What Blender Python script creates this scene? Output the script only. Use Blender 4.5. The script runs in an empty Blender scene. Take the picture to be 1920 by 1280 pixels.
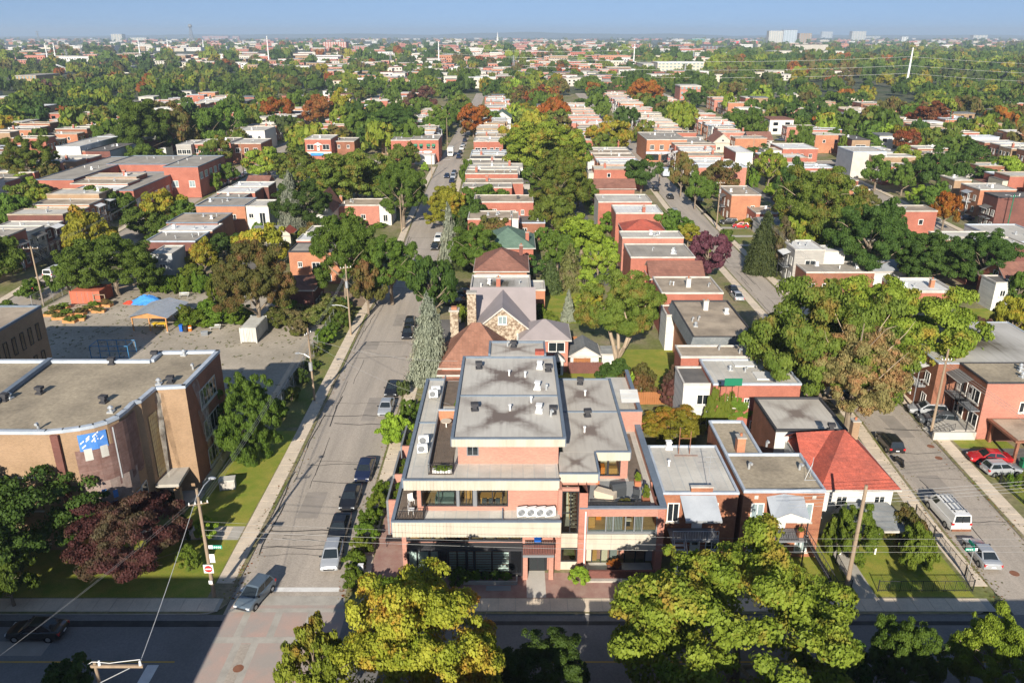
import bpy, math, random
import numpy as np
from mathutils import Vector
PI = math.pi
SC = bpy.context.scene
COL = SC.collection
R = random.Random(11)

# ------------------------------------------------------------------ camera, sky, sun, exposure
CAM_H = 46.0
FPX = 1493.0                                   # focal length in units of a 1920 px wide frame (28 mm on 36 mm)
TILT = math.atan(575 / FPX)
cam = bpy.data.objects.new('camera', bpy.data.cameras.new('camera'))
COL.objects.link(cam)
cam.location = (0, 0, CAM_H)
cam.rotation_euler = (PI / 2 - TILT, 0, 0)
cam.data.sensor_width = 36
cam.data.lens = 28
cam.data.clip_start = 0.5
cam.data.clip_end = 60000
SC.camera = cam

W = bpy.data.worlds.new('World')
SC.world = W
W.use_nodes = True
nt = W.node_tree
sky = nt.nodes.new('ShaderNodeTexSky')
sky.sky_type = 'NISHITA'
sky.sun_disc = False
sky.sun_elevation = math.radians(25)
sky.sun_rotation = math.radians(188)
sky.altitude = 60
sky.air_density = 1.0
sky.dust_density = 0.6
sky.ozone_density = 1.6
bg = nt.nodes['Background']
bg.inputs[1].default_value = 0.098
tc = nt.nodes.new('ShaderNodeTexCoord'); up = nt.nodes.new('ShaderNodeVectorMath'); up.inputs[1].default_value = (0, 0, .28)
nt.links.new(tc.outputs['Generated'], up.inputs[0]); nt.links.new(up.outputs[0], sky.inputs[0]); nt.links.new(sky.outputs[0], bg.inputs[0])

sun = bpy.data.lights.new('sun', 'SUN')
sun.energy = 5.0
sun.angle = math.radians(0.5)
sun.color = (1.0, 0.92, 0.80)
so = bpy.data.objects.new('sun', sun)
COL.objects.link(so)
so.rotation_euler = (math.radians(65), 0, math.radians(-8))
so.location = (0, -50, 120)

SC.view_settings.view_transform = 'Standard'
SC.view_settings.look = 'None'
SC.view_settings.exposure = 0.68
SC.view_settings.gamma = 1
SC.view_settings.use_curve_mapping = False
SC.render.engine = 'CYCLES'
SC.cycles.use_denoising = True
SC.cycles.max_bounces = 6
SC.cycles.diffuse_bounces = 3
SC.cycles.glossy_bounces = 2
SC.cycles.transmission_bounces = 3
SC.cycles.transparent_max_bounces = 8
SC.cycles.volume_bounces = 0
SC.cycles.sample_clamp_indirect = 4
SC.cycles.use_adaptive_sampling = True
SC.cycles.adaptive_threshold = 0.015

_c, _s = math.cos(TILT), math.sin(TILT)
def at(u, v, z=0.0):
    """world point at height z seen at photograph pixel (u, v)"""
    x, y = (u - 960) / FPX, (640 - v) / FPX
    d = (x, _c + y * _s, -_s + y * _c)
    t = (z - CAM_H) / d[2]
    return d[0] * t, d[1] * t
def high(u, v, Y):
    """x and z at distance Y of photograph pixel (u, v)"""
    x, y = (u - 960) / FPX, (640 - v) / FPX
    d = (x, _c + y * _s, -_s + y * _c)
    t = Y / d[1]
    return d[0] * t, CAM_H + d[2] * t
def depth(Y, z=0.0):
    return Y * _c - (z - CAM_H) * _s

# ------------------------------------------------------------------ materials
MATS = {}
def nodes(name):
    m = bpy.data.materials.new(name)
    m.use_nodes = True
    t = m.node_tree
    p = t.nodes['Principled BSDF']
    def N(kind, **kw):
        n = t.nodes.new('ShaderNode' + kind)
        for k, v in kw.items():
            if hasattr(n, k): setattr(n, k, v)
            else: n.inputs[k].default_value = v
        return n
    return m, t, p, N, t.links.new
def rgba(c): return (c[0], c[1], c[2], 1)
def mat(name, c1, c2=None, sc=0.6, rough=.85, spec=.25, metal=0.0, lo=.35, hi=.65, fine=.0, fsc=25, bump=0.0, bsc=8, brick=None, streak=0, coat=0, alpha=None):
    """procedural surface: base colour with broad blotches, fine grain, optional brick courses and vertical streaks"""
    if name in MATS: return MATS[name]
    m, t, p, N, L = nodes(name)
    p.inputs['Roughness'].default_value = rough
    p.inputs['Specular IOR Level'].default_value = spec
    p.inputs['Metallic'].default_value = metal
    if coat: p.inputs['Coat Weight'].default_value = coat; p.inputs['Coat Roughness'].default_value = .05
    p.inputs['Base Color'].default_value = rgba(c1)
    if c2 or brick or fine or bump:
        g = N('NewGeometry')
        col = None
        if c2:
            n = N('TexNoise', Scale=sc, Detail=5.0, Roughness=.62)
            if streak:
                mp = N('Mapping'); mp.inputs['Scale'].default_value = (1, 1, 1 / streak) if streak > 0 else (1, -1 / streak, 1)
                L(g.outputs['Position'], mp.inputs[0]); L(mp.outputs[0], n.inputs['Vector'])
            else: L(g.outputs['Position'], n.inputs['Vector'])
            r = N('MapRange'); r.inputs[1].default_value = lo; r.inputs[2].default_value = hi
            L(n.outputs[0], r.inputs[0])
            mx = N('MixRGB'); mx.inputs[1].default_value = rgba(c1); mx.inputs[2].default_value = rgba(c2)
            L(r.outputs[0], mx.inputs[0]); col = mx.outputs[0]
        if brick:
            sp = N('SeparateXYZ'); L(g.outputs['Position'], sp.inputs[0])
            ad = N('Math', operation='ADD'); L(sp.outputs[0], ad.inputs[0]); L(sp.outputs[1], ad.inputs[1])
            cb = N('CombineXYZ'); L(ad.outputs[0], cb.inputs[0]); L(sp.outputs[2], cb.inputs[1]); xy = len(brick) > 3
            if xy: L(sp.outputs[1], cb.inputs[0]); L(sp.outputs[0], cb.inputs[1])
            b = N('TexBrick'); b.offset = .5
            b.inputs['Scale'].default_value = 1.0
            b.inputs['Brick Width'].default_value = brick[0]; b.inputs['Row Height'].default_value = brick[1]
            b.inputs['Mortar Size'].default_value = brick[1] * (.05 if xy else .12)
            b.inputs['Color1'].default_value = (.86, .86, .86, 1) if not xy else (.93, .93, .94, 1); b.inputs['Color2'].default_value = (1.12, 1.1, 1.08, 1) if not xy else (1.05, 1.05, 1.04, 1)
            mo = brick[2] if len(brick) > 2 else 1.25
            b.inputs['Mortar'].default_value = (mo, mo * 1.05, mo * 1.1, 1)
            L(cb.outputs[0], b.inputs['Vector'])
            mx = N('MixRGB', blend_type='MULTIPLY'); mx.inputs[0].default_value = 1
            mx.inputs[1].default_value = rgba(c1)
            if col: L(col, mx.inputs[1])
            L(b.outputs[0], mx.inputs[2]); col = mx.outputs[0]
        if fine:
            n = N('TexNoise', Scale=fsc, Detail=3.0); L(g.outputs['Position'], n.inputs['Vector'])
            r = N('MapRange'); r.inputs[1].default_value = .25; r.inputs[2].default_value = .75
            r.inputs[3].default_value = 1 - fine; r.inputs[4].default_value = 1 + fine
            L(n.outputs[0], r.inputs[0])
            mx = N('MixRGB', blend_type='MULTIPLY'); mx.inputs[0].default_value = 1
            mx.inputs[1].default_value = rgba(c1)
            if col: L(col, mx.inputs[1])
            L(r.outputs[0], mx.inputs[2]); col = mx.outputs[0]
        if col: L(col, p.inputs['Base Color'])
        if bump:
            n = N('TexNoise', Scale=bsc, Detail=4.0); L(g.outputs['Position'], n.inputs['Vector'])
            bp = N('Bump', Strength=bump, Distance=.05); L(n.outputs[0], bp.inputs['Height'])
            L(bp.outputs[0], p.inputs['Normal'])
    MATS[name] = m
    return m

# walls
BR = (.22, .075)
mat('brick_red', (.37, .135, .092), (.30, .105, .072), sc=.35, brick=BR, fine=.10)
mat('brick_salmon', (.43, .19, .135), (.36, .15, .11), sc=.4, brick=BR, fine=.08)
mat('brick_orange', (.42, .19, .105), (.35, .15, .085), sc=.4, brick=BR, fine=.10)
mat('brick_brown', (.20, .09, .055), (.27, .115, .07), sc=.5, brick=BR, fine=.12)
mat('brick_dark', (.12, .055, .045), (.17, .07, .055), sc=.5, brick=BR, fine=.1)
mat('brick_tan', (.33, .22, .135), (.265, .175, .105), sc=.3, brick=BR, fine=.10)
mat('brick_buff', (.40, .265, .14), (.36, .23, .12), sc=.3, brick=BR, fine=.08)
mat('brick_pink', (.44, .225, .168), (.41, .20, .15), sc=.3, brick=(.24, .08, 1.08), fine=.05)
mat('brick_duplex', (.34, .15, .08), (.25, .10, .06), sc=.9, brick=BR, fine=.16)
mat('white_siding', (.62, .61, .58), (.55, .54, .51), sc=.4, brick=(4.0, .2, .86), fine=.03)
mat('white_paint', (.64, .63, .60), (.57, .56, .53), sc=.5, fine=.04)
mat('cream_panel', (.52, .47, .385), (.41, .36, .285), sc=1.2, lo=.45, hi=.8, fine=.05, streak=6)
mat('cream_stucco', (.56, .51, .41), (.50, .45, .36), sc=.5, fine=.05)
mat('grey_siding', (.37, .35, .315), (.32, .305, .28), sc=.5, brick=(3.0, .2, .9))
mat('concrete', (.45, .42, .37), (.37, .345, .30), sc=.7, fine=.10, fsc=9)
mat('concrete_light', (.55, .52, .46), (.46, .43, .38), sc=.5, fine=.08)
mat('stone_wall', (.46, .385, .29), (.20, .14, .095), sc=2.6, lo=.42, hi=.58, fine=.25, fsc=5, bump=.4, bsc=3)
mat('panel_grey', (.36, .38, .40), (.30, .32, .34), sc=.5)
# roofs
mat('roof_grey', (.40, .365, .31), (.28, .25, .21), sc=.25, fine=.10, fsc=4, brick=(7, .95, .84, 1))
mat('roof_tan', (.46, .375, .28), (.27, .22, .165), sc=.3, fine=.12, fsc=5)
mat('roof_pale', (.58, .55, .49), (.45, .42, .365), sc=.25, fine=.08, fsc=4, brick=(8, 1.0, .86, 1))
mat('roof_white', (.74, .74, .72), (.60, .59, .56), sc=.25, fine=.05, brick=(6, 1.1, .86, 1))
mat('roof_dark', (.11, .105, .10), (.17, .155, .14), sc=.4, fine=.12)
mat('roof_school', (.40, .335, .24), (.22, .185, .135), sc=.22, lo=.36, hi=.7, fine=.2, fsc=3)
mat('roof_slate', (.15, .165, .17), (.20, .21, .21), sc=.3, brick=(.4, .25, .8), fine=.1)
mat('shingle_red', (.43, .10, .065), (.27, .075, .055), sc=.45, lo=.35, hi=.7, brick=(.5, .22, .88), fine=.26, fsc=7)
mat('shingle_brown', (.27, .13, .095), (.20, .095, .07), sc=.4, brick=(.5, .22, .8), fine=.12)
mat('shingle_terracotta', (.31, .155, .105), (.22, .105, .07), sc=.4, brick=(.4, .22, .78), fine=.14)
mat('shingle_green', (.13, .20, .15), (.10, .16, .12), sc=.4, brick=(.5, .22, .85), fine=.1)
mat('shingle_grey', (.22, .23, .23), (.16, .165, .165), sc=.5, brick=(.5, .22, .85), fine=.1)
mat('metal_roof', (.33, .285, .28), (.28, .245, .24), sc=.3, rough=.55, spec=.4)
mat('metal_sheet', (.50, .53, .56), (.40, .43, .46), sc=.5, rough=.45, metal=.3)
mat('cap_white', (.56, .53, .48), (.42, .39, .35), sc=.8)
mat('cap_blue', (.13, .165, .21), (.17, .205, .25), sc=.8, rough=.6)
mat('cap_pale', (.45, .50, .56), (.36, .40, .45), sc=.9, rough=.5)
mat('cap_dark', (.05, .05, .055))
# ground
mat('asphalt_street', (.45, .39, .325), (.30, .265, .225), sc=.6, lo=.3, hi=.8, fine=.16, fsc=6, streak=-14)
mat('asphalt_main', (.20, .19, .185), (.155, .15, .145), sc=.2, fine=.14, fsc=6)
mat('asphalt_yard', (.46, .40, .32), (.31, .27, .21), sc=.10, lo=.35, hi=.65, fine=.16, fsc=2.5)
mat('asphalt_drive', (.13, .125, .12), (.18, .17, .16), sc=.3, fine=.12)
mat('asphalt_patch', (.34, .30, .26), (.27, .24, .205), sc=.5, fine=.1); mat('walk', (.68, .57, .44), (.56, .475, .37), sc=.6, fine=.10, fsc=8)
mat('kerb', (.43, .40, .35), (.34, .315, .275), sc=.8, fine=.1)
mat('paver_red', (.27, .145, .115), (.33, .21, .165), sc=.9, brick=(.24, .12, 1.1), fine=.12)
mat('paver_faded', (.41, .275, .22), (.32, .27, .23), sc=.35, brick=(.24, .12, 1.1), fine=.12)
mat('grass_lawn', (.17, .23, .025), (.30, .275, .05), sc=.5, fine=.30, fsc=11, bump=.5, bsc=30)
mat('grass_rough', (.13, .17, .035), (.23, .20, .08), sc=.25, fine=.35, fsc=5, bump=.5, bsc=12)
mat('yard', (.15, .165, .05), (.28, .225, .145), sc=.11, lo=.40, hi=.62, fine=.3, fsc=2)
mat('terrain', (.055, .075, .028), (.12, .115, .07), sc=.02, lo=.4, hi=.62, fine=.3, fsc=.2)
mat('dirt', (.30, .22, .15), (.22, .16, .11), sc=.5, fine=.2)
mat('line_white', (.74, .73, .70), (.62, .60, .57), sc=1.5)
mat('line_yellow', (.55, .33, .05), (.45, .29, .07), sc=1.5)
mat('tar', (.035, .034, .034), (.06, .058, .055), sc=1.0)
mat('rust', (.20, .085, .05), (.26, .12, .07), sc=2)
# timber, metal, glass
mat('wood_pole', (.36, .27, .185), (.26, .195, .135), sc=1.5, fine=.15, streak=12)
mat('wood_new', (.52, .26, .10), (.43, .21, .08), sc=1.5, fine=.1)
mat('wood_fence', (.50, .20, .075), (.42, .165, .06), sc=1, brick=(.15, 3.0, .7))
mat('wood_deck', (.20, .155, .12), (.14, .11, .085), sc=1.5, fine=.2, streak=.2)
mat('bark', (.26, .205, .15), (.16, .125, .09), sc=2.5, fine=.2, streak=4)
mat('bark_pale', (.42, .33, .235), (.32, .245, .17), sc=1.5, fine=.15, streak=4)
mat('black_metal', (.025, .025, .028), rough=.5)
mat('grey_metal', (.36, .37, .38), rough=.45, metal=.5)
mat('galvanised', (.52, .54, .55), rough=.4, metal=.5)
mat('white_metal', (.76, .76, .74), rough=.5)
mat('green_metal', (.015, .17, .09), rough=.5)
mat('blue_metal', (.06, .22, .42), rough=.5)
mat('wire', (.30, .30, .29), rough=.6)
mat('wire_pale', (.68, .67, .64), rough=.6)
mat('glass', (.018, .024, .028), rough=.05, spec=.8)
mat('glass_pale', (.20, .27, .29), (.30, .36, .36), sc=1.5, rough=.08, spec=.6)
mat('glass_dark', (.010, .011, .013), rough=.08, spec=.45)
mat('frame_white', (.76, .75, .71))
mat('frame_black', (.03, .03, .034), rough=.5)
mat('frame_grey', (.20, .21, .22), rough=.5)
mat('blue_tarp', (.05, .22, .62), (.07, .30, .72), sc=1.2, rough=.4, bump=.5, bsc=3)
mat('red_tarp', (.55, .06, .03), rough=.6)
mat('blue_plastic', (.02, .13, .55), rough=.4)
mat('green_plastic', (.02, .16, .08), rough=.45)
mat('black_plastic', (.03, .03, .032), rough=.5)
mat('orange_plastic', (.65, .20, .03), rough=.5)
mat('yellow_plastic', (.70, .46, .03), rough=.5)
mat('container_white', (.58, .58, .53), (.48, .46, .41), sc=.8, fine=.06, streak=3)
mat('container_red', (.50, .145, .085), (.42, .12, .07), sc=.8, fine=.08, streak=3)
mat('terracotta', (.42, .16, .08))
mat('fabric_beige', (.58, .49, .38)); mat('fabric_dark', (.05, .055, .06)); mat('fabric_grey', (.25, .26, .26), rough=.9)
mat('blind_pale', (.76, .82, .84)); mat('fabric_teal', (.12, .16, .15)); mat('wood_table', (.45, .24, .08), rough=.5); mat('wood_floor', (.46, .30, .15), (.38, .24, .12), sc=2, rough=.5)
mat('red_sign', (.62, .03, .03), rough=.5); mat('white_sign', (.82, .82, .80), rough=.5); mat('green_sign', (.02, .30, .20), rough=.5)
mat('tyre', (.018, .018, .019), rough=.8); mat('rim', (.42, .43, .44), rough=.3, metal=.7)
mat('lamp_red', (.45, .02, .02), rough=.2, spec=.5); mat('lamp_clear', (.62, .64, .66), rough=.12, spec=.6); mat('plate', (.70, .72, .74))
mat('housewrap', (.06, .20, .56), (.10, .26, .62), sc=2, rough=.5)
mat('netting', (.155, .085, .07), (.22, .14, .12), sc=1.6, rough=.8, brick=(3.0, .10, 1.2), fine=.12)
mat('netting_pale', (.34, .27, .235), (.25, .18, .155), sc=1.3, rough=.7, fine=.12, fsc=8)
mat('glass_block', (.46, .38, .17), (.36, .30, .15), sc=1.5, rough=.25, spec=.6)
def paint(name, c, metal=.0): return mat('paint_' + name, c, rough=.28, spec=.5, metal=metal, coat=.6)
paint('black', (.012, .012, .014)); paint('navy', (.012, .018, .05)); paint('silver', (.46, .48, .50), .35); paint('white', (.76, .76, .74))
paint('grey', (.13, .145, .16), .3); paint('steel', (.12, .16, .20), .3); paint('red', (.45, .015, .02)); paint('blue', (.03, .08, .22)); paint('beige', (.42, .38, .31), .2)
paint('champagne', (.50, .48, .40), .3)

def clear_glass():
    m, t, p, N, L = nodes('window_glass')
    tr = N('BsdfTransparent'); tr.inputs[0].default_value = (.86, .9, .88, 1)
    gl = N('BsdfGlossy'); gl.inputs[1].default_value = .03
    fr = N('Fresnel'); fr.inputs[0].default_value = 1.5
    mx = N('MixShader'); L(fr.outputs[0], mx.inputs[0]); L(tr.outputs[0], mx.inputs[1]); L(gl.outputs[0], mx.inputs[2])
    L(mx.outputs[0], t.nodes['Material Output'].inputs[0])
    MATS['clear_glass'] = m
clear_glass()

def netting_veil():
    """translucent debris netting hanging over brickwork"""
    m, t, p, N, L = nodes('netting_veil')
    g = N('NewGeometry'); n = N('TexNoise', Scale=1.4, Detail=4.0); L(g.outputs['Position'], n.inputs['Vector'])
    r = N('MapRange'); r.inputs[1].default_value = .35; r.inputs[2].default_value = .7; r.inputs[3].default_value = .12; r.inputs[4].default_value = .5
    L(n.outputs[0], r.inputs[0])
    tr = N('BsdfTransparent'); df = N('BsdfDiffuse'); df.inputs[0].default_value = (.42, .40, .36, 1)
    mx = N('MixShader'); L(r.outputs[0], mx.inputs[0]); L(tr.outputs[0], mx.inputs[1]); L(df.outputs[0], mx.inputs[2])
    L(mx.outputs[0], t.nodes['Material Output'].inputs[0])
    MATS['netting_veil'] = m
netting_veil()

def stained_roof(name, base, dark, arms=1.0, pond=6.0):
    """flat membrane roof whose rain stains run in from the corners to a central drain"""
    m, t, p, N, L = nodes(name)
    p.inputs['Roughness'].default_value = .8; p.inputs['Specular IOR Level'].default_value = .25
    tc = N('TexCoord'); sp = N('SeparateXYZ'); L(tc.outputs['Generated'], sp.inputs[0])
    g = N('NewGeometry')
    wob = N('TexNoise', Scale=.55, Detail=5.0, Roughness=.65); L(g.outputs['Position'], wob.inputs['Vector'])
    def M(op, a, b=None, c=None):
        n = N('Math', operation=op)
        for i, q in enumerate((a, b, c)):
            if q is None: continue
            if isinstance(q, (int, float)): n.inputs[i].default_value = q
            else: L(q, n.inputs[i])
        return n.outputs[0]
    w = M('MULTIPLY', M('SUBTRACT', wob.outputs[0], .5), .5)
    ax = M('ABSOLUTE', M('SUBTRACT', sp.outputs[0], .47)); ay = M('ABSOLUTE', M('SUBTRACT', sp.outputs[1], .52))
    diag = M('ABSOLUTE', M('ADD', M('SUBTRACT', ax, ay), w))
    rad = M('SQRT', M('ADD', M('MULTIPLY', ax, ax), M('MULTIPLY', ay, ay)))
    arm = M('SUBTRACT', 1.0, M('DIVIDE', diag, .17)); arm = M('MAXIMUM', arm, 0.0)
    fall = M('MAXIMUM', M('SUBTRACT', 1.0, M('MULTIPLY', rad, 1.25)), 0.0)
    core = M('MAXIMUM', M('SUBTRACT', 1.0, M('MULTIPLY', rad, pond)), 0.0)
    st = N('TexNoise', Scale=1.0, Detail=5.0); mp = N('Mapping'); mp.inputs['Scale'].default_value = (3.2, .25, 1)
    L(g.outputs['Position'], mp.inputs[0]); L(mp.outputs[0], st.inputs['Vector'])
    streak = M('MULTIPLY', M('MAXIMUM', M('SUBTRACT', st.outputs[0], .45), 0.0), 1.6)
    big = N('TexNoise', Scale=.16, Detail=3.0); L(g.outputs['Position'], big.inputs['Vector'])
    blot = M('MULTIPLY', M('MAXIMUM', M('SUBTRACT', big.outputs[0], .42), 0.0), 1.3)
    tot = M('ADD', M('ADD', M('MULTIPLY', M('MULTIPLY', arm, fall), 1.15 * arms), M('MULTIPLY', core, .9)), M('ADD', M('MULTIPLY', M('MULTIPLY', streak, fall), .9), M('MULTIPLY', blot, .55)))
    tot = M('MINIMUM', tot, 1.0)
    mx = N('MixRGB'); mx.inputs[1].default_value = rgba(base); mx.inputs[2].default_value = rgba(dark)
    L(tot, mx.inputs[0]); L(mx.outputs[0], p.inputs['Base Color'])
    MATS[name] = m
stained_roof('roof_stained', (.55, .52, .46), (.17, .135, .115), 1.0)
stained_roof('roof_stained_warm', (.51, .475, .415), (.20, .16, .135), .7)
stained_roof('roof_pond', (.50, .48, .44), (.10, .085, .06), .3, 2.4)

def foliage(name, a, b, acc=None, amt=.0, tr=.38):
    m, t, p, N, L = nodes('leaf_' + name)
    at_ = N('Attribute'); at_.attribute_name = 'tone'
    g = N('NewGeometry'); oi = N('ObjectInfo')
    n = N('TexNoise', Scale=.45, Detail=3.0); L(g.outputs['Position'], n.inputs['Vector'])
    s = N('Math', operation='MULTIPLY_ADD'); s.inputs[1].default_value = .55
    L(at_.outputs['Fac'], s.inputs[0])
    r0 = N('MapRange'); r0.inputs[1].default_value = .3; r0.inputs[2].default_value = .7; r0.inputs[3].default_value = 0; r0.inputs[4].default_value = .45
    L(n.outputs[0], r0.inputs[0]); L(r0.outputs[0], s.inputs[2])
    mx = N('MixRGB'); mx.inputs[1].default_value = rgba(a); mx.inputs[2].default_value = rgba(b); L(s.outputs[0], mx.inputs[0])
    col = mx.outputs[0]
    if acc:
        n2 = N('TexNoise', Scale=.23, Detail=4.0, Roughness=.7); L(g.outputs['Position'], n2.inputs['Vector'])
        r = N('MapRange'); c = .62 - .30 * amt; r.inputs[1].default_value = c; r.inputs[2].default_value = c + .16; r.inputs[4].default_value = .85
        L(n2.outputs[0], r.inputs[0])
        mx2 = N('MixRGB'); mx2.inputs[2].default_value = rgba(acc); L(col, mx2.inputs[1]); L(r.outputs[0], mx2.inputs[0]); col = mx2.outputs[0]
    hs = N('HueSaturation'); L(col, hs.inputs['Color'])
    rv = N('MapRange'); rv.inputs[3].default_value = .82; rv.inputs[4].default_value = 1.2; L(oi.outputs['Random'], rv.inputs[0]); L(rv.outputs[0], hs.inputs['Value'])
    rh = N('MapRange'); rh.inputs[3].default_value = .49; rh.inputs[4].default_value = .51; L(oi.outputs['Random'], rh.inputs[0]); L(rh.outputs[0], hs.inputs['Hue'])
    p.inputs['Roughness'].default_value = .6; p.inputs['Specular IOR Level'].default_value = .18
    L(hs.outputs[0], p.inputs['Base Color'])
    tl = N('BsdfTranslucent'); L(hs.outputs[0], tl.inputs[0])
    ms = N('MixShader'); ms.inputs[0].default_value = tr
    L(p.outputs[0], ms.inputs[1]); L(tl.outputs[0], ms.inputs[2]); L(ms.outputs[0], t.nodes['Material Output'].inputs[0])
    MATS['leaf_' + name] = m
foliage('green', (.065, .12, .016), (.15, .22, .034))
foliage('dark', (.038, .08, .016), (.10, .165, .03))
foliage('olive', (.09, .145, .02), (.20, .255, .042), (.28, .175, .045), .35)
foliage('rust', (.085, .10, .025), (.19, .175, .045), (.26, .12, .055), .45)
foliage('lime', (.15, .24, .02), (.34, .44, .05))
foliage('yellowgreen', (.13, .20, .02), (.32, .385, .05), (.42, .26, .05), .3)
foliage('maple', (.20, .24, .02), (.46, .44, .055), (.58, .21, .05), .42)
foliage('buff', (.19, .18, .06), (.40, .34, .14), (.44, .21, .10), .5)
foliage('gold', (.17, .19, .02), (.38, .35, .04), (.50, .23, .04), .35)
foliage('orange', (.16, .115, .02), (.30, .17, .025), (.36, .10, .02), .8)
foliage('red', (.15, .085, .03), (.27, .11, .035), (.32, .08, .03), .6)
foliage('burgundy', (.06, .024, .022), (.20, .085, .07), (.14, .13, .06), .45)
foliage('plum', (.09, .03, .045), (.20, .075, .095))
foliage('spruce', (.17, .20, .15), (.40, .42, .31), (.36, .30, .19), .2)
foliage('pine', (.045, .075, .025), (.12, .15, .045))
foliage('larch', (.10, .12, .03), (.19, .19, .06), (.20, .14, .09), .6)
foliage('hedge', (.075, .135, .016), (.19, .28, .03))
foliage('vine', (.10, .15, .02), (.20, .24, .03))
foliage('weed', (.08, .12, .02), (.18, .20, .04), (.24, .19, .09), .5)

# ------------------------------------------------------------------ mesh building
class MB:
    """collects faces with materials and links them as one mesh object"""
    def __init__(self): self.v, self.f, self.m, self.sm = [], [], [], False
    def face(self, pts, m):
        i = len(self.v); self.v += [tuple(p) for p in pts]; self.f.append(tuple(range(i, i + len(pts)))); self.m.append(m); return self
    def box(self, x0, x1, y0, y1, z0, z1, m, skip=''):
        i = len(self.v)
        self.v += [(x0, y0, z0), (x1, y0, z0), (x1, y1, z0), (x0, y1, z0), (x0, y0, z1), (x1, y0, z1), (x1, y1, z1), (x0, y1, z1)]
        for k, q in (('b', (3, 2, 1, 0)), ('t', (4, 5, 6, 7)), ('s', (0, 1, 5, 4)), ('e', (1, 2, 6, 5)), ('n', (2, 3, 7, 6)), ('w', (3, 0, 4, 7))):
            if k not in skip: self.f.append(tuple(i + j for j in q)); self.m.append(m)
        return self
    def prism(self, poly, z0, z1, m, mtop=None, bottom=True):
        n = len(poly); i = len(self.v)
        self.v += [(x, y, z0) for x, y in poly] + [(x, y, z1) for x, y in poly]
        for k in range(n):
            j = (k + 1) % n; self.f.append((i + k, i + j, i + n + j, i + n + k)); self.m.append(m)
        self.f.append(tuple(i + n + k for k in range(n))); self.m.append(mtop or m)
        if bottom: self.f.append(tuple(i + n - 1 - k for k in range(n))); self.m.append(m)
        return self
    def tube(self, pts, r, m, n=6, caps=True):
        rs = r if isinstance(r, (list, tuple)) else [r] * len(pts)
        P = [Vector(p) for p in pts]; i0 = len(self.v)
        for k, p in enumerate(P):
            d = (P[min(k + 1, len(P) - 1)] - P[max(k - 1, 0)]).normalized()
            a = d.cross(Vector((0, 0, 1)) if abs(d.z) < .9 else Vector((1, 0, 0))).normalized(); b = d.cross(a)
            for j in range(n):
                t = 2 * PI * j / n; q = p + (a * math.cos(t) + b * math.sin(t)) * rs[k]; self.v.append(tuple(q))
        for k in range(len(P) - 1):
            for j in range(n):
                a0 = i0 + k * n + j; b0 = i0 + k * n + (j + 1) % n
                self.f.append((a0, a0 + n, b0 + n, b0)); self.m.append(m)
        if caps:
            self.f.append(tuple(i0 + j for j in range(n))); self.m.append(m)
            e = i0 + (len(P) - 1) * n; self.f.append(tuple(e + n - 1 - j for j in range(n))); self.m.append(m)
        return self
    def cyl(self, x, y, z0, z1, r, m, n=10, r2=None):
        return self.tube([(x, y, z0), (x, y, z1)], [r, r if r2 is None else r2], m, n)
    def ball(self, x, y, z, rx, ry, rz, m, n=8, k=5):
        i = len(self.v)
        for a in range(k + 1):
            ph = -PI / 2 + PI * a / k
            for b in range(n):
                t = 2 * PI * b / n; self.v.append((x + rx * math.cos(ph) * math.cos(t), y + ry * math.cos(ph) * math.sin(t), z + rz * math.sin(ph)))
        for a in range(k):
            for b in range(n): self.f.append((i + a * n + b, i + a * n + (b + 1) % n, i + (a + 1) * n + (b + 1) % n, i + (a + 1) * n + b)); self.m.append(m)
        return self
    def mesh(self, name, org=(0, 0, 0)):
        me = bpy.data.meshes.new(name)
        ox, oy, oz = org
        me.from_pydata([(a - ox, b - oy, c - oz) for a, b, c in self.v], [], self.f)
        names = []
        for q in self.m:
            if q not in names: names.append(q)
        for q in names: me.materials.append(MATS[q])
        me.polygons.foreach_set('material_index', [names.index(q) for q in self.m])
        if self.sm: me.polygons.foreach_set('use_smooth', [True] * len(self.f))
        me.update()
        return me
def link(name, data, parent=None, loc=(0, 0, 0), rz=0.0, scale=None):
    o = bpy.data.objects.new(name, data)
    COL.objects.link(o)
    if parent is not None: o.parent = parent
    o.location = loc
    if rz: o.rotation_euler = (0, 0, rz)
    if scale is not None: o.scale = scale
    return o
def tag(o, label=None, cat=None, group=None, kind=None):
    if label: o['label'] = label
    if cat: o['category'] = cat
    if group: o['group'] = group
    if kind: o['kind'] = kind
    return o
def thing(name, label, cat, loc=(0, 0, 0), rz=0.0, group=None):
    return tag(link(name, None, None, loc, rz), label, cat, group)
def part(name, mb, parent, label=None, sub=None):
    """a part whose mesh was collected in world coordinates; sub: the part it hangs on"""
    root = parent
    o = link(name, mb.mesh(name, tuple(root.location)), sub or parent)
    if label: o['label'] = label
    return o
def struct(name, mb, kind='structure'):
    return tag(link(name, mb.mesh(name)), kind=kind)
CACHE = {}
def cached(key, fn):
    if key not in CACHE: CACHE[key] = fn()
    return CACHE[key]
def copy_tree(o, parent=None):
    c = o.copy(); COL.objects.link(c)
    if parent is not None: c.parent = parent
    for ch in list(KIDS.get(o.name, ())): copy_tree(ch, c)
    return c
KIDS = {}

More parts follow.
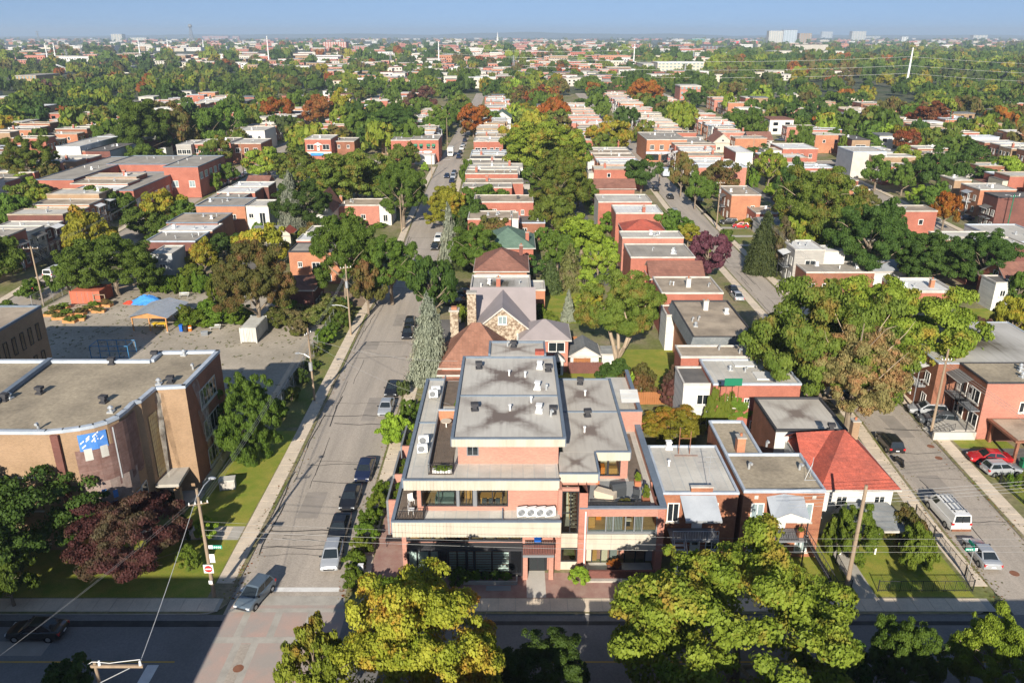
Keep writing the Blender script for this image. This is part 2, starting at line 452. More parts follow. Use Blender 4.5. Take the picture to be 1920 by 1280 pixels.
# ------------------------------------------------------------------ ground, streets, pavements
def lerp_table(tab):
    def f(y):
        if y <= tab[0][0]: return tab[0][1]
        for (a, p), (b, q) in zip(tab, tab[1:]):
            if y <= b: return p + (q - p) * (y - a) / (b - a)
        return tab[-1][1]
    return f
E1L = lerp_table([(40, -24.6), (80, -24.7), (110, -25.1), (132, -25.4), (150, -24.6), (175, -25.2), (207, -26.2), (260, -27.4), (330, -28.3), (420, -28.4), (700, -30)])
E1R = lerp_table([(40, -14.5), (58, -14.6), (66, -15.1), (80, -15.0), (110, -15.0), (132, -16.0), (150, -16.2), (175, -16.5), (207, -17.8), (260, -18.7), (330, -20.2), (420, -20.9), (700, -22)])
E2L = lerp_table([(40, 42.6), (70, 43.0), (91, 44.7), (119, 45.2), (141, 45.3), (225, 45.2), (290, 47.0), (330, 48.0), (700, 53)])
E2R = lerp_table([(40, 49.6), (66, 50.0), (98, 52.0), (120, 51.4), (145, 51.2), (201, 51.8), (291, 55.0), (330, 56), (700, 61)])
E0L = lerp_table([(40, -88), (137, -93.5), (154, -95), (241, -101.5), (330, -103), (700, -110)])
E0R = lerp_table([(40, -80), (137, -86.0), (154, -87), (241, -93.5), (330, -95), (700, -102)])
E3L = lerp_table([(40, 100), (140, 101), (300, 110), (700, 120)])
E3R = lerp_table([(40, 108), (140, 109), (300, 118), (700, 128)])
MAIN0, MAIN1 = 44.4, 55.0
CR0, CR1 = 306.0, 316.0

g = MB(); g.face([(-9000, -300, -.14), (9000, -300, -.14), (14000, 24000, -.14), (-14000, 24000, -.14)], 'terrain')
struct('ground', g)
def ribbon(name, fl, fr, ys, z, m):
    b = MB()
    for a, c in zip(ys, ys[1:]): b.face([(fl(a), a, z), (fr(a), a, z), (fr(c), c, z), (fl(c), c, z)], m)
    return struct(name, b)
YS = [30, 44, 55, 66, 80, 91, 98, 110, 120, 132, 141, 150, 175, 201, 225, 241, 260, 291, 306, 330, 380, 420, 500, 600, 700]
ribbon('street', E1L, E1R, YS, -.120, 'asphalt_street')
ribbon('street', E2L, E2R, YS, -.120, 'asphalt_street')
ribbon('street', E0L, E0R, YS, -.120, 'asphalt_street')
ribbon('street', E3L, E3R, YS, -.120, 'asphalt_street')
for x0, x1 in ((-172, -164), (170, 178), (-240, -232), (238, 246)): ribbon('street', lambda y, q=x0: q - (y - 50) * .02, lambda y, q=x1: q - (y - 50) * .02, YS, -.120, 'asphalt_street')
b = MB(); b.face([(-200, MAIN0, -.116), (200, MAIN0, -.116), (200, MAIN1, -.116), (-200, MAIN1, -.116)], 'asphalt_main'); struct('main_road', b)
b = MB(); b.face([(-260, CR0, -.116), (260, CR0, -.116), (260, CR1, -.116), (-260, CR1, -.116)], 'asphalt_street'); struct('cross_street', b)

def arc(cx, cy, r, a0, a1, n=5): return [(cx + r * math.cos(a0 + (a1 - a0) * k / n), cy + r * math.sin(a0 + (a1 - a0) * k / n)) for k in range(n + 1)]
def block(fl, fr, y0, y1, rl=1.5, rr=1.5, m='yard'):
    ys = [y for y in YS if y0 + 4 < y < y1 - 2]
    poly = arc(fl(y0) + rl, y0 + rl, rl, PI, 1.5 * PI) + arc(fr(y0) - rr, y0 + rr, rr, 1.5 * PI, 2 * PI)
    poly += [(fr(y), y) for y in ys] + [(fr(y1), y1), (fl(y1), y1)] + [(fl(y), y) for y in reversed(ys)]
    b = MB(); b.prism(poly, -.135, 0, 'kerb', m, bottom=False); struct('yard_ground', b)
flat = lambda x: (lambda y: x)
for y0, y1 in ((MAIN1, CR0), (CR1, 690)):
    block(E0R, E1L, y0, y1, 2, 2); block(E1R, E2L, y0, y1, 1.5, 4.0); block(E2R, E3L, y0, y1, 2, 2)
    block(flat(-164), E0L, y0, y1); block(E3R, flat(170), y0, y1); block(flat(-232), flat(-172), y0, y1); block(flat(178), flat(238), y0, y1)

SLAB = {}
def walk(fx, y0, y1, wid=1.6, piece=1.5, until=160, label=None):
    """a pavement along a street: concrete bed, kerb edge, and one slab object per bay"""
    b = MB(); ys = [y0] + [y for y in YS if y0 < y < y1] + [y1]
    for a, c in zip(ys, ys[1:]): b.face([(fx(a) - wid / 2, a, .004), (fx(a) + wid / 2, a, .004), (fx(c) + wid / 2, c, .004), (fx(c) - wid / 2, c, .004)], 'concrete' if c <= until else 'walk')
    s = struct('sidewalk', b)
    me = cached(('slab', wid, piece), lambda: MB().box(-wid / 2 + .02, wid / 2 - .02, -piece / 2 + .018, piece / 2 - .018, 0, .03, 'walk', 'b').mesh('paving_slab'))
    y = y0
    while y + piece < min(y1, until):
        o = link('paving_slab', me, s, (fx(y + piece / 2), y + piece / 2, .005 + R.random() * .012)); o.rotation_euler = (R.uniform(-.004, .004), R.uniform(-.004, .004), math.atan2(fx(y) - fx(y + piece), piece)); y += piece
def walk_x(y, x0, x1, wid=1.7, piece=1.5):
    b = MB(); b.face([(x0, y - wid / 2, .004), (x1, y - wid / 2, .004), (x1, y + wid / 2, .004), (x0, y + wid / 2, .004)], 'concrete'); s = struct('sidewalk', b)
    me = cached(('slabx', wid, piece), lambda: MB().box(-piece / 2 + .018, piece / 2 - .018, -wid / 2 + .02, wid / 2 - .02, 0, .03, 'walk', 'b').mesh('paving_slab'))
    x = x0
    while x + piece < x1:
        o = link('paving_slab', me, s, (x + piece / 2, y, .005 + R.random() * .012)); o.rotation_euler = (R.uniform(-.004, .004), R.uniform(-.004, .004), 0); x += piece
walk(lambda y: E1L(y) - 1.15, 59, 300)
walk(lambda y: E1R(y) + 1.05, 58.6, 300)
walk(lambda y: E2L(y) - 1.1, 58.6, 300, until=150)
walk(lambda y: E2R(y) + 1.15, 58, 300, until=150)
walk(lambda y: E0L(y) - 1.0, 110, 300, until=100)
walk(lambda y: E3R(y) + 1.0, 80, 300, until=100)
walk_x(56.1, -78, -25.2); walk_x(56.1, -13.2, 41.5)
# pavement on the near side of the main road
b = MB(); b.box(-200, -25, 38.6, 44.2, -.135, 0, 'concrete', 'b').box(-14, 42, 38.6, 44.2, -.135, 0, 'concrete', 'b').box(50, 200, 38.6, 44.2, -.135, 0, 'concrete', 'b'); struct('pavement', b)

def sheet(name, pts, m, z=.004, kind='structure'):
    b = MB(); b.face([(x, y, z) for x, y in pts], m); return struct(name, b, kind)
def rect(name, x0, x1, y0, y1, m, z=.004): return sheet(name, [(x0, y0), (x1, y0), (x1, y1), (x0, y1)], m, z)
# intersection paving: faded red pavers crossed by pale concrete bands
rect('paved_crossing', -24.4, -14.2, 44.6, 57.4, 'paver_faded', -.112)
b = MB()
for x0, x1, y0, y1 in ((-24.4, -14.2, 56.2, 57.4), (-24.4, -14.2, 51.6, 52.3), (-22.6, -22.0, 45, 51.59), (-21.2, -20.6, 45, 51.59), (-22.9, -22.3, 52.31, 55.3), (-20.2, -19.6, 52.31, 55.3), (-17.4, -16.9, 52.31, 55.3), (-24.4, -14.2, 55.31, 55.8)): b.face([(x0, y0, -.108), (x1, y0, -.108), (x1, y1, -.108), (x0, y1, -.108)], 'kerb')
struct('paving_bands', b)
rect('paving_field', -22.0, -21.2, 45, 51.5, 'asphalt_street', -.107)
rect('stop_line', -24.2, -15.4, 58.0, 58.6, 'line_white', -.112)
rect('stop_line', -28.6, -27.7, 45.0, 49.2, 'line_white', -.110)
rect('centre_line', -90, -26.6, 49.45, 49.6, 'line_yellow', -.110); rect('centre_line', -12, 42, 49.45, 49.6, 'line_yellow', -.110)
rect('stop_line', E1L(340) + .3, E1R(340) - 4, 318.5, 319.4, 'line_white', -.11)
rect('tar_strip', -90, -24.4, 53.5, 54.25, 'tar', -.110); rect('tar_strip', -13, 42, 53.7, 54.2, 'tar', -.110)
def crack(pts, w=.09, z=-.113):
    b = MB()
    for (x0, y0), (x1, y1) in zip(pts, pts[1:]):
        d = math.hypot(x1 - x0, y1 - y0) or 1; nx, ny = -(y1 - y0) / d * w / 2, (x1 - x0) / d * w / 2
        b.face([(x0 - nx, y0 - ny, z), (x0 + nx, y0 + ny, z), (x1 + nx, y1 + ny, z), (x1 - nx, y1 - ny, z)], 'tar')
    return b
for k in range(80):
    fl, fr = ((E1L, E1R), (E2L, E2R))[k % 2]
    y = 62 + R.random() * 130; x0 = fl(y) + R.random() * 3; pts = [(x0, y)]
    across = R.random() < .6
    for j in range(6): pts.append((pts[-1][0] + (1.2 + R.random() * .5 if across else R.uniform(-.15, .15)), pts[-1][1] + (R.uniform(-.3, .3) if across else 1.5)))
    pts = [p for p in pts if fl(p[1]) < p[0] < fr(p[1])]
    if len(pts) > 1: struct('road_crack', crack(pts, R.choice((.06, .1, .15))))
for k, (x, y, w, d) in enumerate(((-21, 72, 2.2, 5), (-18.5, 95, 1.8, 7), (-22.5, 118, 2.5, 3.5), (-19.5, 130, 1.6, 6), (46.5, 76, 2.4, 4), (48.5, 90, 2, 6), (47, 112, 2.6, 3), (49.5, 135, 1.8, 7), (-40, 51, 5, 1.6), (12, 47, 6, 1.8))): rect('road_patch', x - w / 2, x + w / 2, y - d / 2, y + d / 2, 'asphalt_patch', -.1145)
def manhole(u, v):
    x, y = at(u, v, -.1); o = link('manhole_cover', MB().cyl(0, 0, -.125, -.104, .42, 'rust', 16).mesh('manhole_cover'), None, (x, y, 0)); return o
for (u, v), w in zip(((447, 1252), (1902, 1074), (1760, 858), (1745, 836)), ('in the brick paved crossing', 'behind the silver saloon at the corner', 'mid street by the red roofed house', 'beside a patch of oily road')):
    tag(manhole(u, v), 'round rusty iron manhole cover ' + w, 'manhole cover')
# lawns and paved yards
rect('lawn', -78, -26.7, 57.1, 66.5, 'grass_lawn'); rect('lawn', -33.6, -26.75, 67.6, 88.5, 'grass_lawn')
rect('lawn', -30.3, -26.9, 89.5, 148, 'grass_rough')
rect('school_path', -45, -26.75, 65.6, 67.9, 'concrete', .012)
sheet('school_yard', [(-85, 86), (-33.7, 86), (-30.5, 89), (-30.5, 128), (-38, 150), (-84.5, 150)], 'asphalt_yard', .008)
rect('lawn', -12.6, -10.4, 58.2, 98, 'grass_lawn'); rect('garden_path', -12.4, 14.5, 57.0, 60.5, 'paver_red', .008)
rect('lawn', 22.5, 40.6, 57.2, 70, 'grass_lawn'); rect('lawn', 5, 30, 97, 116, 'grass_lawn'); rect('lawn', 3, 13, 128, 150, 'grass_lawn')
rect('garden_path', 30.4, 32.0, 57.0, 66.5, 'concrete', .008)
rect('lawn', 53.6, 60, 60, 140, 'grass_lawn'); rect('lawn', 53.4, 60, 140, 300, 'grass_rough')
for y0, y1, m in ((79, 84, 'asphalt_drive'), (86.5, 92, 'asphalt_drive'), (62.5, 64, 'concrete'), (104, 106, 'concrete'), (112, 113.5, 'concrete'), (152, 154, 'concrete'), (172, 176, 'asphalt_drive'), (181, 183, 'concrete'), (190, 192, 'concrete'), (199, 201, 'concrete')): rect('driveway', 53.3, 66, y0, y1, m, .010)
rect('driveway', -40, -26.8, 137, 146, 'dirt', .012); rect('driveway', -12.5, -8, 117, 130, 'asphalt_drive', .01)
rect('alley', 16.5, 20.5, 150, 300, 'asphalt_drive', .006); rect('alley', 76, 79, 70, 300, 'asphalt_drive', .006); rect('alley', -58, -54, 152, 300, 'asphalt_drive', .006)
sheet('lawn', [(76, 118), (98, 118), (98, 136), (80, 136)], 'grass_lawn', .006)
for yy in (118, 240): sheet('driveway', [(100 if yy == 118 else 92, yy), (101 if yy == 118 else 108, yy), (108, yy + 26), (84, yy + 26)], 'asphalt_drive', .007)
rect('yard', -92, -66, 225, 300, 'concrete', .006)
# distant hills on the horizon
b = MB()
def ridge(y, x0, x1, h, seed, m):
    rr = random.Random(seed); n = 60; prev = None
    ph = [rr.uniform(0, 6) for _ in range(4)]
    for k in range(n + 1):
        t = k / n; x = x0 + (x1 - x0) * t
        z = h * (math.sin(PI * t) ** .7) * (.72 + .16 * math.sin(5 * t + ph[0]) + .10 * math.sin(13 * t + ph[1]) + .05 * math.sin(31 * t + ph[2]))
        cur = [(x, y, -1), (x, y + 500, z), (x, y + 1800, -1)]
        if prev: b.face([prev[0], cur[0], cur[1], prev[1]], m); b.face([prev[1], cur[1], cur[2], prev[2]], m)
        prev = cur
mat('hill', (.045, .065, .03), (.075, .09, .045), sc=.004)
ridge(19000, -2500, 5200, 125, 3, 'hill'); ridge(17500, -9500, -600, 75, 5, 'hill'); ridge(15000, 3500, 11500, 60, 8, 'hill')
struct('hills', b)

# ------------------------------------------------------------------ trees: trunk with limbs, crown of leaf faces in clumps
NR = np.random.default_rng(5)
def unit(a): return a / np.maximum(np.linalg.norm(a, axis=-1, keepdims=True), 1e-6)
def leaf_mesh(name, P, Nn, size, leafmat, tone, trunk=None):
    """one four-cornered leaf cluster face per point"""
    n = len(P)
    t = unit(np.cross(Nn, unit(NR.normal(size=(n, 3))))); q = np.cross(Nn, t)
    sz = (size * NR.uniform(.5, 1.5, n))[:, None]
    a, b_ = t * sz * .62, q * sz * .5
    bend = Nn * sz * .18
    V = np.stack([P - a, P - b_ * .9 + bend, P + a, P + b_ * .9 + bend], 1).reshape(-1, 3)
    F = np.arange(4 * n, dtype=np.int32)
    starts = np.arange(0, 4 * n, 4, dtype=np.int32)
    mi = np.zeros(n, dtype=np.int32)
    if trunk is not None:
        tv, tf = trunk
        V = np.concatenate([V, np.array(tv)]); k = len(tf)
        F = np.concatenate([F, np.array(tf, dtype=np.int32).ravel() + 4 * n]); starts = np.concatenate([starts, 4 * n + np.arange(0, 4 * k, 4, dtype=np.int32)])
        mi = np.concatenate([mi, np.ones(k, dtype=np.int32)]); tone = np.concatenate([tone, np.zeros(k)])
    me = bpy.data.meshes.new(name)
    me.vertices.add(len(V)); me.vertices.foreach_set('co', V.astype(np.float32).ravel())
    me.loops.add(len(F)); me.loops.foreach_set('vertex_index', F)
    me.polygons.add(len(starts)); me.polygons.foreach_set('loop_start', starts)
    at_ = me.attributes.new('tone', 'FLOAT', 'FACE'); at_.data.foreach_set('value', tone.astype(np.float32))
    me.materials.append(MATS[leafmat])
    if trunk is not None: me.materials.append(MATS['bark'])
    me.polygons.foreach_set('material_index', mi)
    me.update(calc_edges=True); me.validate()
    return me
def crown_points(shape, ncl, nleaf, seed):
    """points in a unit crown: radius 1 in plan, z from 0 to 1"""
    rs = np.random.default_rng(seed)
    if shape == 'cone':                                       # tiers of drooping boughs
        P, Nn = [], []
        nb = ncl
        for k in range(nb):
            h = 1 - ((k + rs.random()) / nb) ** .62; r = (1 - h) ** .72 * rs.uniform(.78, 1.08) + .02; a = rs.uniform(0, 2 * PI)
            m = max(6, int(nleaf * (.25 + r * 1.3)))
            t = rs.uniform(.12, 1, m) ** .8
            sp = rs.normal(size=(m, 3)) * np.array([.055, .055, .022]) * (.5 + r)
            P.append(np.stack([np.cos(a) * r * t, np.sin(a) * r * t, h - .05 * t * t * (1 - h) * 2 + .02 * t], 1) + sp)
            Nn.append(np.stack([np.cos(a) * np.ones(m) * .5, np.sin(a) * np.ones(m) * .5, np.ones(m)], 1) + rs.normal(size=(m, 3)) * .5)
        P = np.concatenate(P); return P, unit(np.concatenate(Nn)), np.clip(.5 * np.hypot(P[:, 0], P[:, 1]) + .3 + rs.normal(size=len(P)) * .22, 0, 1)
    d = unit(rs.normal(size=(ncl * 3, 3)))
    d = d[d[:, 2] > (-.62 if shape != 'column' else -.95)][:ncl]
    ph = rs.uniform(0, 6, 6)
    lump = 1 + .13 * np.sin(3 * np.arctan2(d[:, 1], d[:, 0]) + ph[0]) + .10 * np.sin(5 * np.arctan2(d[:, 1], d[:, 0]) + ph[1]) * d[:, 2] + .08 * np.sin(4 * d[:, 2] + ph[2])
    rad = (.30 + .56 * rs.random(len(d)) ** .42) * lump
    c = d * rad[:, None]
    if ncl > 40 and shape != 'column':                                              # boughs: clumps gathered round a few dozen limbs
        nb = max(20, ncl // 4); k = rs.integers(0, nb, len(c)); hub = c[:nb]; rb = rs.uniform(.12, .30, nb); c0 = c
        c = hub[k] + unit(rs.normal(size=(len(c), 3)) + d[k] * .5) * (rb[k] * rs.uniform(.3, 1.1, len(c)))[:, None] * np.array([1, 1, .75]); c[nb:ncl // 2] = c0[nb:ncl // 2]; d = unit(c + hub[k] * .3)
    rc = rs.uniform(.55, 1.3, len(c)) * (1.75 / ncl) ** .37 * (.72 if ncl > 100 else .62) * (1 if shape != 'column' else .85)
    P, Nn, T = [], [], []
    for i in range(len(c)):
        m = int(nleaf * (rc[i] / .2) ** 2)
        e = unit(rs.normal(size=(m, 3)) + d[i] * .75 + np.array([0, 0, .35]))
        rr = rc[i] * rs.uniform(.25, 1.22, m) ** .6
        p = c[i] + e * rr[:, None] * np.array([1.12, 1.12, .8]) * rs.uniform(.7, 1.35, 3)
        P.append(p); Nn.append(unit(e + rs.normal(size=(m, 3)) * .48)); T.append(np.clip(rs.normal(.5, .2) + rs.normal(size=m) * .13, 0, 1))
    P = np.concatenate(P); z = P[:, 2]
    P = np.stack([P[:, 0], P[:, 1], (z + .78) / 1.78], 1)
    return P, np.concatenate(Nn), np.concatenate(T)
LOD = {'near': (280, 1050, .025), 'mid': (105, 180, .068), 'far': (40, 20, .21), 'tiny': (14, 6, .46)}
LODC = {'near': (420, 110, .045), 'mid': (180, 34, .11), 'far': (70, 12, .2), 'tiny': (30, 5, .34)}
def trunk_parts(kind, seed):
    """tapered trunk with limbs in the unit crown frame (plan radius 1; ground z -.35, crown 0..1)"""
    rs = random.Random(seed); b = MB(); m = 'bark_pale' if kind == 'fork' else 'bark'
    if kind == 'cone': b.tube([(0, 0, -.14), (0, 0, .5), (0, 0, .97)], [.055, .035, .006], m, 7); return b
    if kind == 'bush': 
        for k in range(4): a = k * 1.6; b.tube([(.06 * math.cos(a), .06 * math.sin(a), -.02), (.3 * math.cos(a), .3 * math.sin(a), .5)], [.035, .012], m, 5)
        return b
    if kind == 'fork':
        b.tube([(0, 0, -.62), (-.03, -.03, -.42)], [.10, .075], m, 8)
        for a, s in ((-.30, .12), (-.05, -.1), (.32, -.05), (.52, .2)):
            b.tube([(-.03, -.03, -.46), (a * .45, s - .16, -.1), (a * .85, s - .1, .22), (a * 1.25, s, .55), (a * 1.5, s * 1.5, .8)], [.062, .05, .042, .026, .01], m, 7)
            b.tube([(a * .85, s - .1, .22), (a * .6, s + .2, .5), (a * .3, s + .3, .75)], [.03, .02, .008], m, 6)
        return b
    b.tube([(0, 0, -.36), (.01, .01, -.1), (-.02, .02, .2), (.02, 0, .55), (0, 0, .85)], [.075, .06, .05, .028, .008], m, 8)
    for k in range(8):
        a = k * 2.4 + rs.random(); h = -.04 + .07 * k; r = .75 - .05 * k
        b.tube([(0, 0, h), (r * .4 * math.cos(a), r * .4 * math.sin(a), h + .16), (r * math.cos(a), r * math.sin(a), h + .34)], [.035, .022, .007], m, 5)
        b.tube([(r * .5 * math.cos(a), r * .5 * math.sin(a), h + .2), (.8 * math.cos(a + .3), .8 * math.sin(a + .3), min(.95, h + .55)), (.95 * math.cos(a + .4), .95 * math.sin(a + .4), min(.98, h + .66))], [.009, .005, .002], 'bark_pale', 4)
    return b
def leafy(o, sp):
    o.material_slots[0].link = 'OBJECT'; o.material_slots[0].material = MATS['leaf_' + sp]; return o
def crown_data(sp, shape, lod, var):
    if shape == 'bush': shape = 'round'
    def fn():
        ncl, nl, sz = (LODC if shape == 'cone' else LOD)[lod]
        P, N_, T = crown_points('cone' if shape == 'cone' else ('column' if shape in ('column',) else 'round'), ncl, nl, var * 7 + len(shape))
        return leaf_mesh('crown', P, N_, sz, 'leaf_' + sp, T)
    k = ('crown', sp, shape, lod, var)
    if k not in CACHE:
        base = ('crownbase', shape, lod, var)
        if base not in CACHE: CACHE[base] = fn(); CACHE[k] = CACHE[base]; CACHE[base]['sp'] = sp
        elif CACHE[base].get('sp') == sp: CACHE[k] = CACHE[base]
        else: CACHE[k] = CACHE[base]
    return CACHE[k]
def trunk_data(kind, var): return cached(('trunk', kind, var), lambda: trunk_parts(kind, var).mesh('trunk'))
TREES = []                                         # (x, y, radius): what stands where
NAMES = {'cone': 'spruce_tree', 'column': 'cedar_tree', 'bush': 'shrub'}
def tree_at(x, y, rad, H, sp, label, shape='round', lod='mid', group=None, name=None, tk=None, clear=None, z0=0.0, cat=None):
    """a tree of height H and crown radius rad standing at x, y"""
    var = R.randrange(5 if lod != 'near' else 3)
    TREES.append((x, y, rad))
    t = thing(name or NAMES.get(shape, 'leafy_tree'), label, cat or ('shrub' if shape == 'bush' else 'tree'), (x, y, z0), R.uniform(0, 6.28) if tk != 'fork' else 0, group)
    if shape == 'cone': cl = .04 * H
    elif shape in ('bush', 'column'): cl = 0
    else: cl = ((.2 if rad < .5 * H else .1) if clear is None else clear) * H
    hc = H - cl
    tkk = tk or ('cone' if shape == 'cone' else 'bush' if shape in ('bush', 'column') else 'round')
    link('trunk', trunk_data(tkk, var % 2), t, (0, 0, cl), 0, (rad, rad, (cl / .36 if tkk == 'round' else cl / .62 if tkk == 'fork' else hc) if cl > 0 and tkk in ('round', 'fork') else hc))
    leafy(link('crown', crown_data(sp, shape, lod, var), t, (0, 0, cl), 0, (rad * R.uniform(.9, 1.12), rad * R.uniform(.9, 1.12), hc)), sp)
    return t
def tree(u, vt, vb, w, sp, label, shape='round', lod=None, group=None, back=.45, zb=None, **kw):
    """a tree whose crown spans rows vt..vb and w columns of the photograph"""
    zb = zb or (.3 if shape in ('bush', 'cone', 'column') else 1.8)
    x, y = at(u, vb, zb)
    rad = w / 2 * depth(y) / FPX
    y2 = y + back * rad; k = y2 / y; x *= k; rad *= k
    H = high(u, vt, y2 + (rad * .25 if shape == 'round' else 0))[1]
    H = max(1.0, H)
    lod = lod or ('near' if w >= 95 else 'mid' if w >= 34 else 'far')
    return tree_at(x, y2, rad, H, sp, label, shape, lod, group, **kw)
def leaf_part(name, cd, *a): return leafy(link(name, crown_data(*cd), *a), cd[0])

# ------------------------------------------------------------------ small building pieces
def win_mesh(w, h, fm, nm, sill):
    def fn():
        b = MB(); t = .09
        b.box(-w / 2, -w / 2 + t, -.07, 0, t, h - t, fm, 'n').box(w / 2 - t, w / 2, -.07, 0, t, h - t, fm, 'n').box(-w / 2, w / 2, -.07, 0, 0, t, fm, 'n').box(-w / 2, w / 2, -.07, 0, h - t, h, fm, 'n')
        for k in range(nm): x = -w / 2 + w * (k + 1) / (nm + 1); b.box(x - .035, x + .035, -.06, 0, t, h - t, fm, 'n')
        if sill: b.box(-w / 2 - .1, w / 2 + .1, -.16, 0, -.14, -.002, 'concrete_light', 'n')
        return b.mesh('window')
    return cached(('win', w, h, fm, nm, sill), fn)
def pane_mesh(w, h, gm): return cached(('pane', w, h, gm), lambda: MB().box(-w / 2 + .09, w / 2 - .09, -.035, -.004, .09, h - .09, gm, 'n').mesh('pane'))
SIDE = {'s': 0.0, 'e': PI / 2, 'n': PI, 'w': -PI / 2}
def window(t, x, y, z, side, w=1.1, h=1.5, fm='frame_white', gm='glass', nm=1, sill=True, name='window', pane=True, rz=None, label=None):
    """a framed window on a wall face; x, y, z in world, bottom centre"""
    l = t.location; rz = SIDE[side] if rz is None else rz
    w, h = round(w, 1), round(h, 1)
    if pane:
        o = link(name, win_mesh(w, h, fm, nm, sill), t, (x - l.x, y - l.y, z - l.z), rz)
        link('pane', pane_mesh(w, h, gm), o)
    else:
        me = cached(('winp', w, h, fm, gm, nm), lambda: MB().box(-w / 2, w / 2, -.06, 0, 0, h, fm, 'n').box(-w / 2 + .11, w / 2 - .11, -.075, -.06, .11, h - .11, gm, 'n').mesh('window'))
        o = link(name, me, t, (x - l.x, y - l.y, z - l.z), rz)
    if label: o['label'] = label
    return o
def door(t, x, y, z, side, w=.95, h=2.1, m='frame_white'):
    me = cached(('door', w, h, m), lambda: MB().box(-w / 2, w / 2, -.06, 0, 0, h, m, 'n').box(-w / 2 + .2, w / 2 - .2, -.07, -.06, h * .55, h - .2, 'glass', 'n').box(w / 2 - .14, w / 2 - .07, -.1, -.06, h * .45, h * .5, 'grey_metal').mesh('door'))
    l = t.location; return link('door', me, t, (x - l.x, y - l.y, z - l.z), SIDE[side])
def vent(t, x, y, z, kind=0):
    def fn():
        b = MB()
        if kind == 0: b.box(-.3, .3, -.3, .3, 0, .16, 'galvanised', 'b').cyl(0, 0, .16, .5, .14, 'galvanised', 8).cyl(0, 0, .5, .72, .3, 'galvanised', 8, .1)
        elif kind == 1: b.box(-.35, .35, -.35, .35, 0, .2, 'white_metal', 'b').box(-.22, .22, -.22, .22, .2, .75, 'white_metal', 'b').box(-.3, .3, -.3, .3, .75, .85, 'white_metal')
        elif kind == 2: b.box(-.35, .35, -.35, .35, 0, .15, 'cap_dark', 'b').box(-.2, .2, -.2, .2, .15, .5, 'cap_dark', 'b').box(-.36, .36, -.3, .3, .5, .78, 'cap_dark')
        elif kind == 3: b.cyl(0, 0, 0, .55, .09, 'white_metal', 8).cyl(0, 0, .55, .65, .16, 'white_metal', 8)
        else: b.cyl(0, 0, 0, .5, .12, 'galvanised', 8).tube([(0, 0, .5), (.05, -.1, .66), (.1, -.35, .66)], .14, 'galvanised', 8)
        return b.mesh('roof_vent')
    l = t.location; return link('roof_vent', cached(('vent', kind), fn), t, (x - l.x, y - l.y, z - l.z), R.uniform(-.2, .2))
def chimney(t, x, y, z, h=1.4, m='brick_red', w=.7):
    me = cached(('chim', h, m, w), lambda: MB().box(-w / 2, w / 2, -w / 2, w / 2, -.1, h, m, 'b').box(-w / 2 - .08, w / 2 + .08, -w / 2 - .08, w / 2 + .08, h, h + .12, 'concrete').cyl(0, 0, h + .12, h + .4, .13, 'terracotta', 8).mesh('chimney'))
    l = t.location; return link('chimney', me, t, (x - l.x, y - l.y, z - l.z))
def railing(b, pts, h=1.0, m='black_metal', step=.22, r=.014):
    for p, q in zip(pts, pts[1:]):
        p, q = Vector(p), Vector(q); L_ = (q - p).length; n = max(1, int(L_ / step))
        b.tube([p + Vector((0, 0, h)), q + Vector((0, 0, h))], .03, m, 4); b.tube([p + Vector((0, 0, .1)), q + Vector((0, 0, .1))], .02, m, 4)
        for k in range(n + 1): s = p + (q - p) * k / n; b.tube([s, s + Vector((0, 0, h))], r if k % 6 else .03, m, 4, False)
    return b
def ribs(b, x0, x1, y, z0, z1, m='cream_panel', step=.3, d=.05):
    n = max(1, int((x1 - x0) / step)); s = (x1 - x0) / n
    b.box(x0, x1, y, y + .12, z0, z1, m)
    for k in range(n): b.box(x0 + s * k + .02, x0 + s * (k + 1) - .05, y - d, y, z0 + .02, z1 - .02, m, 'n')
    return b
def ac_unit(x, y, z, label, group, rz=0.0):
    t = thing('air_conditioner', label, 'air conditioner', (x, y, z), rz, group)
    link('casing', cached('accase', lambda: MB().box(-.48, .48, -.18, .18, .12, .95, 'white_metal').box(-.4, -.3, -.16, .16, 0, .12, 'grey_metal').box(.3, .4, -.16, .16, 0, .12, 'grey_metal').mesh('casing')), t)
    def grille():
        b = MB()
        for r in (.32, .24, .16, .08): b.tube([(-.1 + r * math.cos(a * PI / 8), -.2, .53 + r * math.sin(a * PI / 8)) for a in range(17)], .012, 'grey_metal', 4, False)
        b.tube([(-.1, -.183, .53), (-.1, -.19, .53)], .33, 'frame_grey', 16); return b.mesh('fan_grille')
    link('fan_grille', cached('acgrille', grille), t)
    return t

# ------------------------------------------------------------------ the terraced apartment building in the middle
T = thing('apartment_building', 'pink brick apartment building with stepped terraces, cream ribbed fascias and stained flat roofs', 'apartment building', (1.7, 70, 0))
P = 'brick_pink'
def TP(name, b, label=None, sub=None): return part(name, b, T, label, sub)
# lower storeys west
b = MB(); b.box(-10.0, 4.1, 61.0, 66.0, 0, 3.0, P, 'b').box(-10.0, -9.6, 61.0, 66.0, 3.0, 5.5, P, 'tb').box(.95, 4.1, 61.02, 66.0, 3.0, 5.5, P, 'tb').box(-9.6, .95, 65.0, 66.0, 3.0, 5.5, 'cream_stucco', 'tb').box(-10.0, 4.1, 66.0, 84.0, 0, 5.5, P, 'b')
TP('lower_wall', b)
b = MB(); b.box(-10.3, 4.25, 59.42, 84.2, 5.5, 6.0, 'roof_pale'); TP('terrace_slab', b)
b = MB(); ribs(b, -10.5, 4.3, 59.25, 4.75, 6.3); TP('fascia', b)
b = MB(); b.box(-10.62, -10.32, 59.42, 84.2, 4.9, 6.3, 'cap_blue'); b.box(-10.55, 4.32, 59.14, 59.40, 6.3, 6.42, 'cap_blue'); TP('coping', b)
b = MB(); b.box(-.9, -.8, 59.45, 61.4, 6.0, 6.35, 'cap_blue'); TP('terrace_kerb', b)
